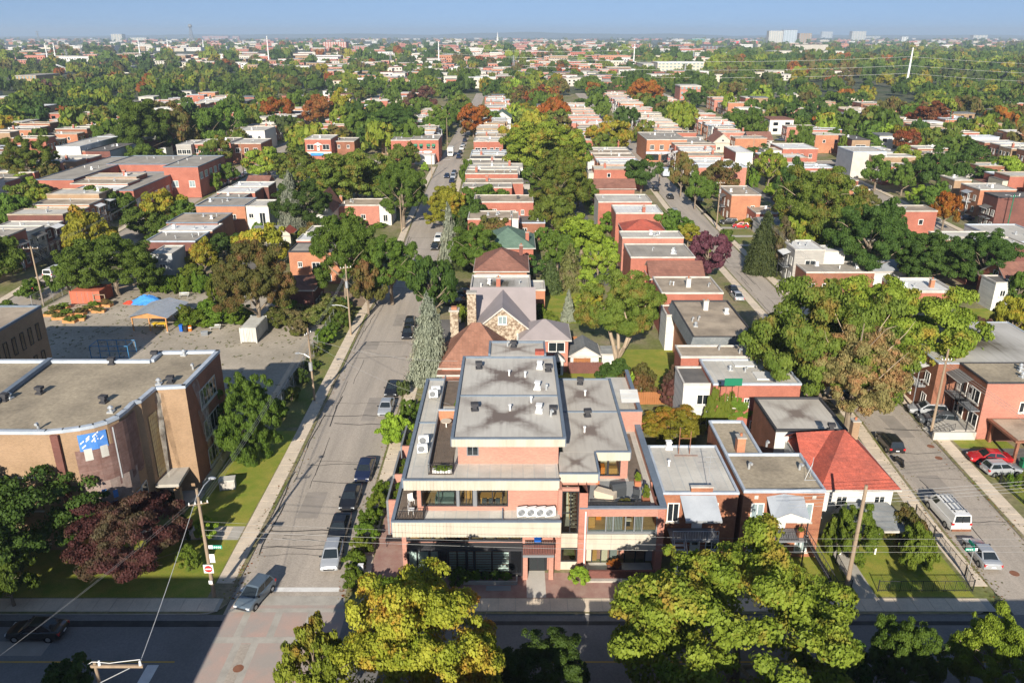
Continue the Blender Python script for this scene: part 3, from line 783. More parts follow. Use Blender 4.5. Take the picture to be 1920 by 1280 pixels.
# second floor glazing under the fascia
b = MB(); b.box(-9.6, .95, 61.06, 61.16, 3.0, 3.2, 'frame_black').box(-9.6, .95, 61.06, 61.16, 5.2, 5.5, 'frame_black')
for x in (-9.55, -8.3, -7.3, -6.0, -4.9, -3.9, -2.6, -1.6, -.3, .8): b.box(x, x + .14, 61.06, 61.16, 3.2, 5.2, 'frame_black')
TP('glazing_frame', b)
xs = (-9.55, -8.3, -7.3, -6.0, -4.9, -3.9, -2.6, -1.6, -.3, .8)
for a, c in zip(xs, xs[1:]): TP('pane', MB().box(a + .14, c, 61.1, 61.12, 3.2, 5.2, 'clear_glass'), sub=None)
b = MB(); b.box(-9.6, .95, 61.2, 65.0, 3.001, 3.02, 'wood_floor'); TP('room_floor', b)
for k, x in enumerate((-8.9, -6.6, -4.4, -2.1)):
    b = MB(); b.box(x - .35, x + .35, 61.6, 61.8, 3.02, 4.4 + .2 * (k % 2), ('wood_table', 'fabric_beige', 'wood_table', 'fabric_grey')[k]); TP('cabinet', b); b = MB().box(x + .5, x + 1.3, 62.6, 63.4, 3.02, 3.8, ('red_tarp', 'wood_table', 'fabric_teal', 'wood_table')[k]); TP('furniture', b)
# ground floor conservatory
b = MB(); b.box(-9.45, .95, 59.98, 60.98, 2.75, 2.95, 'cap_dark'); b.box(-9.45, .95, 60.0, 60.1, 0, .35, 'frame_black')
xs = ((-9.3, -8.6), (-8.5, -7.5), (-7.35, -6.66), (-6.5, -5.85), (-5.7, -5.0), (-4.9, -4.2), (-4.0, -3.5), (-3.3, -1.85), (-1.77, -.27), (-.15, .85))
prev = -9.45
for a, c in xs: b.box(prev, a, 60.0, 60.1, .35, 2.75, 'frame_black'); prev = c
b.box(prev, .95, 60.0, 60.1, .35, 2.75, 'frame_black')
TP('conservatory_frame', b)
for k, (a, c) in enumerate(xs):
    o = TP('pane', MB().box(a, c, 60.04, 60.07, .35, 2.75, 'glass_dark' if k in (3, 9) else 'clear_glass'))
    if k not in (3, 9):
        q = MB()
        if k < 3: q.box(a + .03, c - .03, 60.12, 60.14, .4, 2.6, 'blind_pale')
        else:
            for j in range(8): q.box(a + .03, c - .03, 60.12, 60.15, .45 + .27 * j, .63 + .27 * j, 'blind_pale')
        TP('blind', q)
# entrance balcony
b = MB(); b.box(.96, 3.75, 59.30, 60.96, 2.55, 2.8, 'frame_grey'); TP('balcony_slab', b)
b = MB()
for k in range(19): b.box(.98 + .146 * k, 1.09 + .146 * k, 59.32, 59.38, 2.8, 3.9, 'brick_dark')
b.box(.96, 3.76, 59.30, 59.40, 3.9, 3.98, 'frame_black').box(3.70, 3.76, 59.42, 60.9, 2.8, 3.9, 'brick_dark'); TP('balcony_screen', b)
for x in (.98, 3.3): TP('brick_pier', MB().box(x, x + .42, 59.5, 59.92, 0, 2.55, P, 'tb'))
b = MB(); b.box(1.5, 3.2, 60.86, 60.96, 0, 2.3, 'frame_black'); o = TP('entrance_door', b); TP('pane', MB().box(1.6, 2.3, 60.83, 60.86, .1, 2.2, 'glass').box(2.4, 3.1, 60.83, 60.86, .1, 2.2, 'glass'), sub=None)
# stair tower
b = MB(); b.box(4.1, 4.45, 60.9, 66, 0, 8.2, P, 'tb').box(4.1, 4.45, 60.9, 62.4, 8.2, 8.5, P, 'b').box(5.95, 6.7, 60.5, 66, 0, 8.45, 'brick_salmon', 'tb').box(4.45, 5.95, 61.05, 61.3, 8.3, 8.6, P).box(4.45, 5.95, 65.7, 66, 0, 8.4, 'cream_stucco'); TP('stair_tower_wall', b)
b = MB(); b.box(4.45, 5.95, 61.0, 61.12, 2.4, 3.9, 'cream_panel').box(4.45, 5.95, 61.0, 61.12, 0, .85, 'cream_panel'); TP('spandrel', b)
b = MB()
for z0, z1 in ((3.9, 8.3), (.85, 2.4)):
    b.box(4.45, 4.55, 61.02, 61.12, z0, z1, 'frame_black').box(5.85, 5.95, 61.02, 61.12, z0, z1, 'frame_black').box(4.55, 5.85, 61.02, 61.12, z0, z0 + .1, 'frame_black').box(4.55, 5.85, 61.02, 61.12, z1 - .1, z1, 'frame_black')
b.box(5.18, 5.26, 61.02, 61.12, 4.0, 8.2, 'frame_black').box(4.55, 5.18, 61.02, 61.12, 6.0, 6.1, 'frame_black'); TP('stair_window', b)
TP('pane', MB().box(4.55, 5.85, 61.06, 61.08, 4.0, 8.2, 'clear_glass')); TP('pane', MB().box(4.55, 5.85, 61.06, 61.08, .95, 2.3, 'clear_glass'))
b = MB()
for k in range(11): b.box(5.25, 5.9, 61.5 + .28 * k, 61.8 + .28 * k, 4.2 + .26 * k, 4.28 + .26 * k, 'wood_deck')
b.box(4.45, 5.95, 62.0, 65.7, 2.45, 2.6, 'concrete').tube([(5.2, 61.5, 5.1), (5.2, 64.6, 7.9)], .04, 'wood_table', 5); TP('stair_flight', b)
# right wing
b = MB(); b.box(6.7, 13.0, 60.55, 60.8, 6.0, 6.85, P).box(6.7, 13.0, 64.6, 65, 2.6, 6.0, 'cream_stucco', 'tb').box(6.7, 13.6, 65, 78, 0, 6.0, P, 'tb').box(13.0, 13.62, 60.5, 65, 0, 6.85, 'brick_salmon', 'tb').box(13.2, 13.62, 65, 78, 6.0, 6.85, P, 'tb').box(6.7, 13.0, 62.6, 65, 0, 2.5, P, 'tb'); TP('wing_wall', b)
b = MB(); b.box(6.7, 13.2, 60.82, 78, 6.0, 6.12, 'roof_pale'); TP('terrace_slab', b)
b = MB(); b.box(6.0, 13.75, 60.42, 60.80, 6.85, 6.98, 'cap_blue').box(13.15, 13.78, 60.82, 78, 6.85, 6.98, 'cap_blue'); TP('coping', b)
b = MB(); b.box(6.7, 13.0, 60.45, 60.9, 4.2, 4.4, 'frame_grey').box(6.7, 13.0, 60.55, 60.75, 2.5, 4.2, 'cream_panel'); b.box(8.9, 8.96, 60.52, 60.55, 2.5, 4.2, 'concrete').box(11.1, 11.16, 60.52, 60.55, 2.5, 4.2, 'concrete'); TP('spandrel', b)
xs = (6.7, 8.35, 9.0, 10.1, 10.9, 11.6, 12.9)
for x in xs: TP('mullion', MB().box(x, x + .1, 60.6, 60.7, 4.4, 6.0, 'frame_grey'))
for a, c in zip(xs, xs[1:]): TP('pane', MB().box(a + .1, c, 60.64, 60.66, 4.4, 6.0, 'clear_glass'))
b = MB()
for x0, x1 in ((8.4, 10.05), (10.95, 11.7)):
    n = int((x1 - x0) / .14)
    for k in range(n): b.box(x0 + .14 * k, x0 + .14 * k + .09, 60.85, 60.92, 4.42, 5.95, 'fabric_grey')
TP('curtain', b)
b = MB(); b.box(6.7, 13.0, 60.92, 64.6, 4.405, 4.42, 'wood_floor').box(6.9, 7.5, 61.2, 61.7, 4.42, 5.5, 'wood_table').box(7.7, 8.2, 62.4, 63, 4.42, 5.3, 'orange_plastic').box(10.2, 10.8, 61.3, 61.7, 5.0, 5.1, 'fabric_beige').box(10.3, 10.7, 61.4, 61.6, 4.42, 5.0, 'black_plastic'); TP('furniture', b)
b = MB(); b.box(6.75, 7.35, 61.9, 62.0, .3, 2.45, 'cream_panel').box(12.4, 13.0, 61.9, 62.0, .3, 2.45, 'panel_grey')
TP('side_panel', b)
for x in (7.35, 8.2, 9.0, 9.9, 10.4, 11.4, 12.3): TP('mullion', MB().box(x, x + .1, 61.92, 62.0, .1, 2.5, 'frame_black'))
for a, c in ((7.45, 8.2), (8.3, 9.0), (9.1, 9.9), (10.5, 11.4), (11.5, 12.3)): TP('pane', MB().box(a, c, 61.95, 61.97, .1, 2.5, 'clear_glass'))
b = MB(); b.box(7.5, 7.9, 62.2, 62.5, .1, 2.1, 'wood_table').box(8.35, 8.9, 62.2, 62.5, .1, 1.7, 'fabric_beige').box(9.1, 9.8, 62.3, 62.5, .1, 2.4, 'fabric_grey'); TP('furniture', b)
b = MB(); b.box(6.8, 12.9, 59.5, 59.7, 0, .95, 'brick_dark').box(6.8, 12.9, 59.7, 61.9, 0, .1, 'concrete').box(6.7, 12.9, 59.1, 59.48, 0, .18, 'concrete'); TP('patio_wall', b)
b = MB(); b.tube([(6.55, 60.4, .3), (6.55, 60.4, 6.6)], .07, 'white_metal', 8); TP('downpipe', b)
b = MB()
for k in range(46): b.box(6.9 + .12 * k, 6.985 + .12 * k, 61.25, 61.29, 6.12, 7.0, 'black_metal', 'b')
b.box(6.86, 12.42, 61.22, 61.32, 7.0, 7.06, 'black_metal'); TP('terrace_railing', b)
rect_b = MB(); rect_b.box(6.9, 12.6, 61.6, 66.3, 6.124, 6.16, 'fabric_grey', 'b').box(11.2, 12.6, 66.3, 76, 6.124, 6.16, 'wood_deck', 'b'); TP('terrace_deck', rect_b)
# rear right block with its own terrace
b = MB(); b.box(11.3, 13.9, 76.6, 88.2, 0, 7.4, P, 'tb').box(11.3, 13.9, 76.6, 76.85, 7.4, 8.5, P, 'b').box(13.65, 13.9, 76.85, 88.2, 7.4, 8.3, P, 'b').box(11.3, 13.65, 76.85, 88.2, 7.35, 7.4, 'roof_pale'); TP('rear_wall', b)
b = MB(); b.box(11.25, 13.95, 76.52, 76.90, 8.5, 8.6, 'cap_blue').box(13.55, 13.96, 76.92, 88.2, 8.3, 8.42, 'cap_blue'); TP('coping', b)
# third floor west
b = MB(); b.box(-8.5, -8.15, 61.55, 66, 6.0, 8.35, P, 'tb').box(-8.15, -.35, 61.55, 61.8, 6.0, 6.4, P, 'b').box(-.35, 4.1, 61.55, 61.8, 6.0, 8.35, P, 'tb').box(-4.98, -4.72, 61.57, 61.8, 6.4, 8.35, 'frame_grey', 'tb').box(-3.5, -3.15, 61.57, 61.8, 6.4, 8.35, 'frame_grey', 'tb').box(-8.5, 4.1, 66, 83, 6.0, 8.35, P, 'tb').box(-8.15, 4.0, 65.8, 66.0, 6.0, 8.35, 'cream_stucco', 'tb'); TP('upper_wall', b)
for k, (a, c) in enumerate(((-8.15, -4.98), (-4.72, -3.5), (-3.15, -.35))):
    m_ = MB().box(a, c, 61.6, 61.7, 6.4, 6.5, 'frame_black').box(a, c, 61.6, 61.7, 8.25, 8.35, 'frame_black').box(a, a + .09, 61.6, 61.7, 6.5, 8.25, 'frame_black').box(c - .09, c, 61.6, 61.7, 6.5, 8.25, 'frame_black').box((a + c) / 2 - .04, (a + c) / 2 + .04, 61.6, 61.7, 6.5, 8.25, 'frame_black')
    o = TP('window', m_); part('pane', MB().box(a + .09, c - .09, 61.64, 61.66, 6.5, 8.25, 'clear_glass'), o.parent, None, None)
b = MB(); b.box(-8.15, -.4, 61.85, 65.8, 6.005, 6.03, 'wood_floor'); TP('room_floor', b)
b = MB(); b.box(-6.9, -5.3, 62.3, 63.1, 6.03, 6.45, 'fabric_teal').box(-6.9, -5.3, 63.1, 63.3, 6.03, 6.9, 'fabric_teal').box(-7.0, -6.9, 62.3, 63.3, 6.03, 6.65, 'fabric_teal').box(-6.5, -5.6, 64.4, 65.2, 6.03, 6.5, 'fabric_dark'); TP('sofa', b)
b = MB(); b.box(-2.9, -.9, 62.3, 63.3, 6.75, 6.82, 'wood_table')
for x in (-2.8, -1.0):
    for y in (62.4, 63.2): b.box(x - .04, x + .04, y - .04, y + .04, 6.03, 6.75, 'wood_table')
TP('dining_table', b)
for x in (-2.5, -1.9, -1.3): TP('chair', MB().box(x - .2, x + .2, 62.0, 62.04, 6.5, 6.95, 'fabric_dark').box(x - .2, x + .2, 62.0, 62.35, 6.45, 6.5, 'fabric_dark').box(x - .2, x - .16, 62.0, 62.04, 6.03, 6.45, 'fabric_dark').box(x + .16, x + .2, 62.0, 62.04, 6.03, 6.45, 'fabric_dark'))
TP('cabinet', MB().box(-4.5, -3.7, 63.5, 64, 6.03, 7.8, 'wood_table')); b = MB(); b.box(-7.9, -7.2, 65.3, 65.7, 6.03, 7.9, 'wood_table'); TP('furniture', b)
b = MB(); b.box(-9.45, 4.2, 61.36, 83.2, 8.35, 9.15, 'roof_pale', ''); TP('roof_slab', b)
b = MB(); ribs(b, -9.6, 4.2, 61.2, 8.3, 9.3); TP('fascia', b)
b = MB(); b.box(-9.62, 4.22, 61.1, 61.34, 9.3, 9.4, 'cap_blue').box(-9.78, -9.46, 61.36, 83.3, 8.4, 9.42, 'cap_blue').box(-9.44, -7.6, 83.2, 83.4, 8.4, 9.42, 'cap_blue').box(-9.44, -7.66, 72.5, 72.62, 9.15, 9.32, 'cap_blue'); TP('coping', b)
b = MB(); b.box(-7.62, -7.48, 63.2, 83.2, 9.15, 9.85, 'frame_grey', 'b'); TP('terrace_partition', b)
b = MB()
n = 13
for k in range(n): b.box(-7.46 + .16 * k, -7.32 + .16 * k, 62.4, 72.8, 9.155, 9.2, 'wood_deck', 'b')
TP('terrace_deck', b)
b = MB(); b.box(-7.4, -5.0, 76.5, 83, 9.155, 9.2, 'wood_deck', 'b'); TP('terrace_deck', b)
b = MB(); b.box(-7.45, -5.0, 72.9, 73.1, 9.15, 10.4, 'brick_orange', 'b'); b.box(-7.48, -4.96, 72.86, 73.14, 10.4, 10.5, 'cap_pale'); TP('terrace_wall', b)
b = MB(); railing(b, [(-7.5, 62.45, 9.15), (-5.3, 62.45, 9.15), (-5.3, 64.2, 9.15)], 1.0); TP('terrace_railing', b)
b = MB(); railing(b, [(-10.1, 59.9, 6.0), (-7.8, 59.9, 6.0), (-7.8, 61.4, 6.0)], 1.0); TP('terrace_railing', b)
b = MB()
for k in range(16): b.box(-10.2 + .15 * k, -10.07 + .15 * k, 59.8, 61.5, 6.005, 6.04, 'wood_deck', 'b')
b.box(-10.2, -8.6, 61.6, 70, 6.005, 6.04, 'wood_deck', 'b'); TP('terrace_deck', b)
# penthouse
b = MB(); b.box(-4.95, 4.25, 64.4, 82.2, 9.15, 11.6, P, 'tb'); TP('penthouse_wall', b)
window(T, -3.6, 64.4, 10.0, 's', 1.1, 1.1, 'frame_grey', 'glass', 1, False)
b = MB(); ribs(b, -5.4, 4.75, 63.2, 11.55, 12.35); TP('fascia', b)
for y0, y1 in ((63.34, 72.35), (72.55, 82.4)): TP('roof', MB().box(-5.2, 4.55, y0, y1, 11.9, 12.22, 'roof_stained'))
b = MB(); b.box(-5.45, 4.8, 63.1, 63.33, 12.35, 12.45, 'cap_blue').box(-5.5, -5.22, 63.34, 82.6, 11.5, 12.46, 'cap_blue').box(4.57, 4.85, 63.34, 82.6, 11.5, 12.46, 'cap_blue').box(-5.2, 4.55, 82.42, 82.6, 11.5, 12.46, 'cap_blue').box(-5.2, 4.55, 72.36, 72.54, 11.9, 12.36, 'cap_blue'); TP('coping', b)
b = MB(); b.box(-2.4, 3.6, 82.62, 86.4, 9, 12.4, P, 'tb'); TP('rear_block_wall', b)
TP('roof', MB().box(-2.4, 3.6, 82.62, 86.4, 12.4, 12.5, 'roof_stained_warm'))
b = MB(); b.box(-2.65, -2.42, 82.62, 86.6, 11.8, 12.75, 'cap_blue').box(3.62, 3.82, 82.62, 86.6, 11.8, 12.75, 'cap_blue').box(-2.4, 3.6, 86.42, 86.6, 11.8, 12.75, 'cap_blue'); TP('coping', b)
TP('roof_hatch', MB().box(2.6, 3.6, 82.7, 83.4, 12.5, 13.0, 'shingle_red'))
for x, y, k in ((-3.6, 79.6, 2), (3.0, 79.6, 1), (3.9, 78.9, 2), (1.4, 77.2, 3), (2.6, 74.2, 1), (3.5, 74.0, 4), (-3.6, 69.3, 2), (1.9, 71.0, 3), (2.6, 68.9, 1), (3.9, 68.6, 2), (3.7, 68.0, 4), (-.3, 77.6, 3), (-.2, 69.2, 3)): vent(T, x, y, 12.22, k)
for x, y, k in ((.2, 85.2, 2), (-.5, 85.4, 4)): vent(T, x, y, 12.5, k)
# upper right part
b = MB(); b.box(4.25, 7.6, 62.6, 66.8, 8.0, 8.4, P).box(4.45, 7.75, 66.0, 83.4, 6.12, 8.4, P, 'tb').box(7.75, 8.0, 66.9, 83.4, 6.12, 8.4, P, 'tb').box(10.4, 11.1, 66.9, 83.4, 6.12, 8.4, P, 'tb').box(8.0, 10.4, 66.9, 67.1, 6.12, 6.35, P, 'b').box(8.0, 10.4, 70, 83.4, 6.12, 8.4, 'cream_stucco', 'tb'); TP('upper_wall', b)
for a, c in ((8.0, 9.2), (9.2, 10.4)):
    o = TP('window', MB().box(a, c, 66.95, 67.05, 6.35, 6.45, 'frame_black').box(a, a + .1, 66.95, 67.05, 6.45, 8.4, 'frame_black').box(c - .1, c, 66.95, 67.05, 6.45, 8.4, 'frame_black')); TP('pane', MB().box(a + .1, c - .1, 66.99, 67.01, 6.45, 8.4, 'clear_glass'))
TP('furniture', MB().box(8.1, 9.0, 67.6, 68.4, 6.13, 6.9, 'orange_plastic').box(9.4, 10.2, 67.6, 68.2, 6.13, 6.8, 'wood_table').box(8.0, 10.4, 67.1, 70, 6.125, 6.14, 'wood_floor'))
TP('roof_slab', MB().box(4.30, 7.72, 62.62, 66.6, 8.4, 9.15, 'roof_stained_warm'))
TP('roof', MB().box(4.87, 11.0, 66.62, 75.0, 8.4, 9.15, 'roof_stained_warm'))
TP('roof', MB().box(4.87, 11.0, 75.2, 83.4, 8.4, 9.15, 'roof_stained_warm'))
b = MB(); ribs(b, 4.25, 7.75, 62.48, 8.3, 9.2); ribs(b, 7.75, 11.2, 66.46, 8.3, 9.2); TP('fascia', b)
b = MB(); b.box(4.24, 7.8, 62.4, 62.6, 9.2, 9.3, 'cap_blue').box(7.74, 7.92, 62.62, 66.44, 8.4, 9.31, 'cap_blue').box(7.94, 11.25, 66.40, 66.6, 9.2, 9.3, 'cap_blue').box(11.02, 11.3, 66.62, 83.6, 8.4, 9.31, 'cap_blue').box(4.87, 11.0, 83.42, 83.6, 8.4, 9.31, 'cap_blue').box(4.87, 11.0, 75.02, 75.18, 8.4, 9.28, 'cap_blue'); TP('coping', b)
for x, y, k in ((7.7, 82.3, 2), (7.8, 74.2, 2), (8.0, 79.2, 3), (7.2, 70.6, 3)): vent(T, x, y, 9.15, k)
# terrace furniture and plants
for k in range(4): ac_unit(.9 + .82 * k, 60.55, 6.0, ('leftmost', 'second', 'third', 'rightmost')[k] + ' of four white condensers in a row under the pink terrace wall', 'condensers on the front terrace', .25)
for (x, y, z), w in zip(((-8.5, 78.3, 9.3), (-8.35, 79.6, 9.15), (-8.5, 68.1, 9.15), (-8.45, 66.4, 9.15)), ('on a timber stand beside the orange terrace wall', 'furthest back on the narrow flat roof', 'behind its twin on the narrow flat roof', 'with its fan facing the road, nearest on the narrow flat roof')): ac_unit(x, y, z, 'white condenser ' + w, 'condensers on the narrow side roof', .1)
def planter(x, y, z, w, d, h, m, sp, label, ph=.9, cat='planter', cover=.5):
    t = thing('planter', label, cat, (x, y, z)); part('box', MB().box(x - w / 2, x + w / 2, y - d / 2, y + d / 2, z, z + h, m), t)
    leaf_part('foliage', (sp, 'bush', 'mid', R.randrange(5)), t, (0, 0, h * .7), 0, (w * cover, max(d, w * .6) * cover, ph)); return t
planter(11.9, 65.6, 6.16, .6, .6, .5, 'terracotta', 'lime', 'yellow green potted plant beside the terrace kerb, behind the taller palm', 1.1)
planter(12.2, 62.6, 6.16, .7, .7, .5, 'terracotta', 'vine', 'tall leafy potted plant in the terrace corner above the slatted screen', 1.6)
planter(10.3, 62.0, 6.16, 1.5, .35, .35, 'wood_table', 'rust', 'low rust coloured planter box behind the slatted terrace screen', .5)
planter(7.9, 65.9, 6.16, .8, .5, .45, 'terracotta', 'gold', 'flowering pot by the glass doors of the terrace', .7)
planter(-6.3, 62.75, 9.2, 1.7, .4, .35, 'white_paint', 'hedge', 'white window box behind the upper deck railing', .4)
planter(-5.6, 75.0, 9.15, .8, .8, .5, 'terracotta', 'vine', 'potted shrub between the orange wall and the penthouse', 1.2)
planter(9.4, 60.9, .1, 1.3, .5, .5, 'brick_dark', 'orange', 'planter of pink and orange flowers on the ground floor patio', .8)
t = thing('covered_table', 'beige fabric cover over a long table on the roof terrace', 'garden table', (8.6, 63.4, 6.16), -.5); link('cover', cached('tabcov', lambda: MB().prism([(-.95, -.45), (.95, -.45), (.95, .45), (-.95, .45)], 0, .72, 'fabric_beige').mesh('cover')), t); link('leg', cached('tableg', lambda: MB().box(-.97, -.9, -.47, .47, 0, .2, 'black_metal').mesh('leg')), t)
t = thing('covered_barbecue', 'dark fabric cover over a rounded barbecue on the roof terrace', 'barbecue', (9.8, 63.9, 6.16), .3); o = MB(); o.box(-.7, .7, -.4, .4, 0, .85, 'fabric_dark').tube([(-.7, 0, .85), (.7, 0, .85)], .4, 'fabric_dark', 10); link('cover', o.mesh('cover'), t)
t = thing('garden_chair', 'dark folding chair beside the potted palm on the roof terrace', 'chair', (11.3, 62.9, 6.16), -.4); link('seat', MB().box(-.3, .3, -.3, .3, .38, .44, 'fabric_dark').mesh('seat'), t); link('backrest', MB().box(-.3, .3, .3, .36, .44, 1.0, 'fabric_dark').mesh('backrest'), t)
for s in (-1, 1):
    for q in (-1, 1): link('leg', cached('chleg', lambda: MB().cyl(0, 0, 0, .38, .02, 'black_metal', 5).mesh('leg')), t, (s * .27, q * .27, 0))
for k, (x, y) in enumerate(((-9.2, 62.6), (-9.0, 61.0))):
    t = thing('garden_chair', ('white folding chair at the back of the corner balcony', 'white folding chair by the railing of the corner balcony')[k], 'chair', (x, y, 6.04), .5 + k); link('seat', MB().box(-.25, .25, -.25, .25, .42, .46, 'white_metal').mesh('seat'), t); link('backrest', MB().box(-.25, .25, .22, .25, .46, .95, 'white_metal').mesh('backrest'), t)
    for s in (-1, 1):
        for q in (-1, 1): link('leg', cached('chleg2', lambda: MB().cyl(0, 0, 0, .42, .018, 'white_metal', 5).mesh('leg')), t, (s * .22, q * .22, 0))
t = thing('round_table', 'pale round table on the wooden upper deck beside the orange wall', 'garden table', (-6.6, 71.6, 9.2)); link('table_top', MB().cyl(0, 0, .68, .73, .55, 'fabric_beige', 18).mesh('table_top'), t); link('leg', MB().cyl(0, 0, 0, .68, .06, 'white_metal', 8).mesh('leg'), t)
def bin_(x, y, z, m, label, h=1.05, rz=0.0):
    t = thing('wheeled_bin', label, 'bin', (x, y, z), rz)
    link('body', cached(('bin', m, h), lambda: MB().prism([(-.24, -.28), (.24, -.28), (.28, .30), (-.28, .30)], .06, h - .08, m).mesh('body')), t)
    link('lid', cached(('lid', m, h), lambda: MB().box(-.31, .31, -.34, .36, h - .08, h, m).mesh('lid')), t)
    for s in (-1, 1): link('wheel', cached('binwheel', lambda: MB().tube([(-.03, 0, .1), (.03, 0, .1)], .1, 'tyre', 10).mesh('wheel')), t, (s * .27, .27, 0))
bin_(2.3, 60.3, 2.8, 'blue_plastic', 'blue recycling bin on the entrance balcony')
t = thing('striped_rug', 'striped grey door mat laid in front of the planted bed', 'mat', (-1.2, 58.3, .02)); link('mat', MB().box(-1.1, 1.1, -.35, .35, 0, .02, 'fabric_grey').mesh('mat'), t)
t = thing('raised_bed', 'stone edged planting bed in front of the conservatory', 'planting bed', (-2.0, 59.2, 0)); part('edging', MB().box(-4.6, .5, 58.8, 58.95, 0, .35, 'concrete').box(.35, .5, 58.95, 59.8, 0, .35, 'concrete'), t)
for k in range(5): leaf_part('foliage', (('dark', 'hedge', 'green')[k % 3], 'bush', 'mid', k), t, (-2.3 + k * .95, .25, .1), 0, (.55, .4, .8 + .2 * (k % 2)))
rect('entrance_path', 1.3, 3.0, 57.05, 60.8, 'concrete_light', .015)
# left side terraces: planted walls
for k, (y0, y1, h) in enumerate(((66.5, 70.5, 3.0), (71, 76, 3.2), (77, 82, 3.2))):
    t = thing('terrace_planter', ('nearest', 'middle', 'farthest')[k] + ' of the dark walled side terraces with plants along the street front', 'terrace', (-11.4, y0, 0)); part('wall', MB().box(-12.2, -12.0, y0, y1, 0, h + .9, 'frame_grey', 'b').box(-11.99, -10.66, y0, y0 + .2, 0, h + .9, P, 'b').box(-11.99, -10.66, y0 + .2, y1, h - .2, h, 'wood_deck'), t)
    for j in range(3): leaf_part('foliage', (('hedge', 'vine')[j % 2], 'bush', 'mid', j), t, (-.1, 1 + j * 1.3, h), 0, (.4, .5, .6))

# ------------------------------------------------------------------ houses
HOUSES = []                                        # plan rectangles
def ordn(n):
    a = ['', 'first', 'second', 'third', 'fourth', 'fifth', 'sixth', 'seventh', 'eighth', 'ninth', 'tenth', 'eleventh', 'twelfth', 'thirteenth', 'fourteenth', 'fifteenth', 'sixteenth', 'seventeenth', 'eighteenth', 'nineteenth']
    if n < 20: return a[n]
    return ('twentieth' if n == 20 else 'twenty ' + a[n - 20]) if n < 30 else ('thirtieth' if n == 30 else 'thirty ' + a[n - 30])
def stair_mesh(m, h=3.0, run=3.8):
    def fn():
        b = MB(); n = 13
        for k in range(n): y = -1.2 - run * k / n; z = h * (1 - (k + 1) / n); b.box(-.5, .5, y - .3, y, z, z + .05, m)
        for s in (-.52, .52):
            b.tube([(s, -1.2, h), (s, -1.2 - run, .05)], .05, m, 4); b.tube([(s, -1.2, h + .95), (s, -1.2 - run, 1.0)], .03, m, 4)
            for k in range(8): t = k / 7; b.tube([(s, -1.2 - run * t, h * (1 - t)), (s, -1.2 - run * t, h * (1 - t) + .95)], .018, m, 4, False)
        return b.mesh('staircase')
    return cached(('stair', m, h, run), fn)
def balc_mesh(w, m, roof):
    def fn():
        b = MB(); b.box(-w / 2, w / 2, -1.25, 0, -.14, 0, 'frame_grey', 'n'); railing(b, [(-w / 2, -.02, 0), (-w / 2, -1.2, 0), (w / 2, -1.2, 0), (w / 2, -.02, 0)], .95, m, .3)
        for s in (-1, 1): b.box(s * w / 2 - .05, s * w / 2 + .05, -1.22, -1.12, -3.0, 2.5 if roof else 0, m)
        if roof: b.face([(-w / 2 - .2, -1.5, 2.5), (w / 2 + .2, -1.5, 2.5), (w / 2 + .2, 0, 3.0), (-w / 2 - .2, 0, 3.0)], roof).box(-w / 2 - .2, w / 2 + .2, -1.5, -1.46, 2.35, 2.5, 'white_metal')
        return b.mesh('balcony')
    return cached(('balc', w, m, roof), fn)
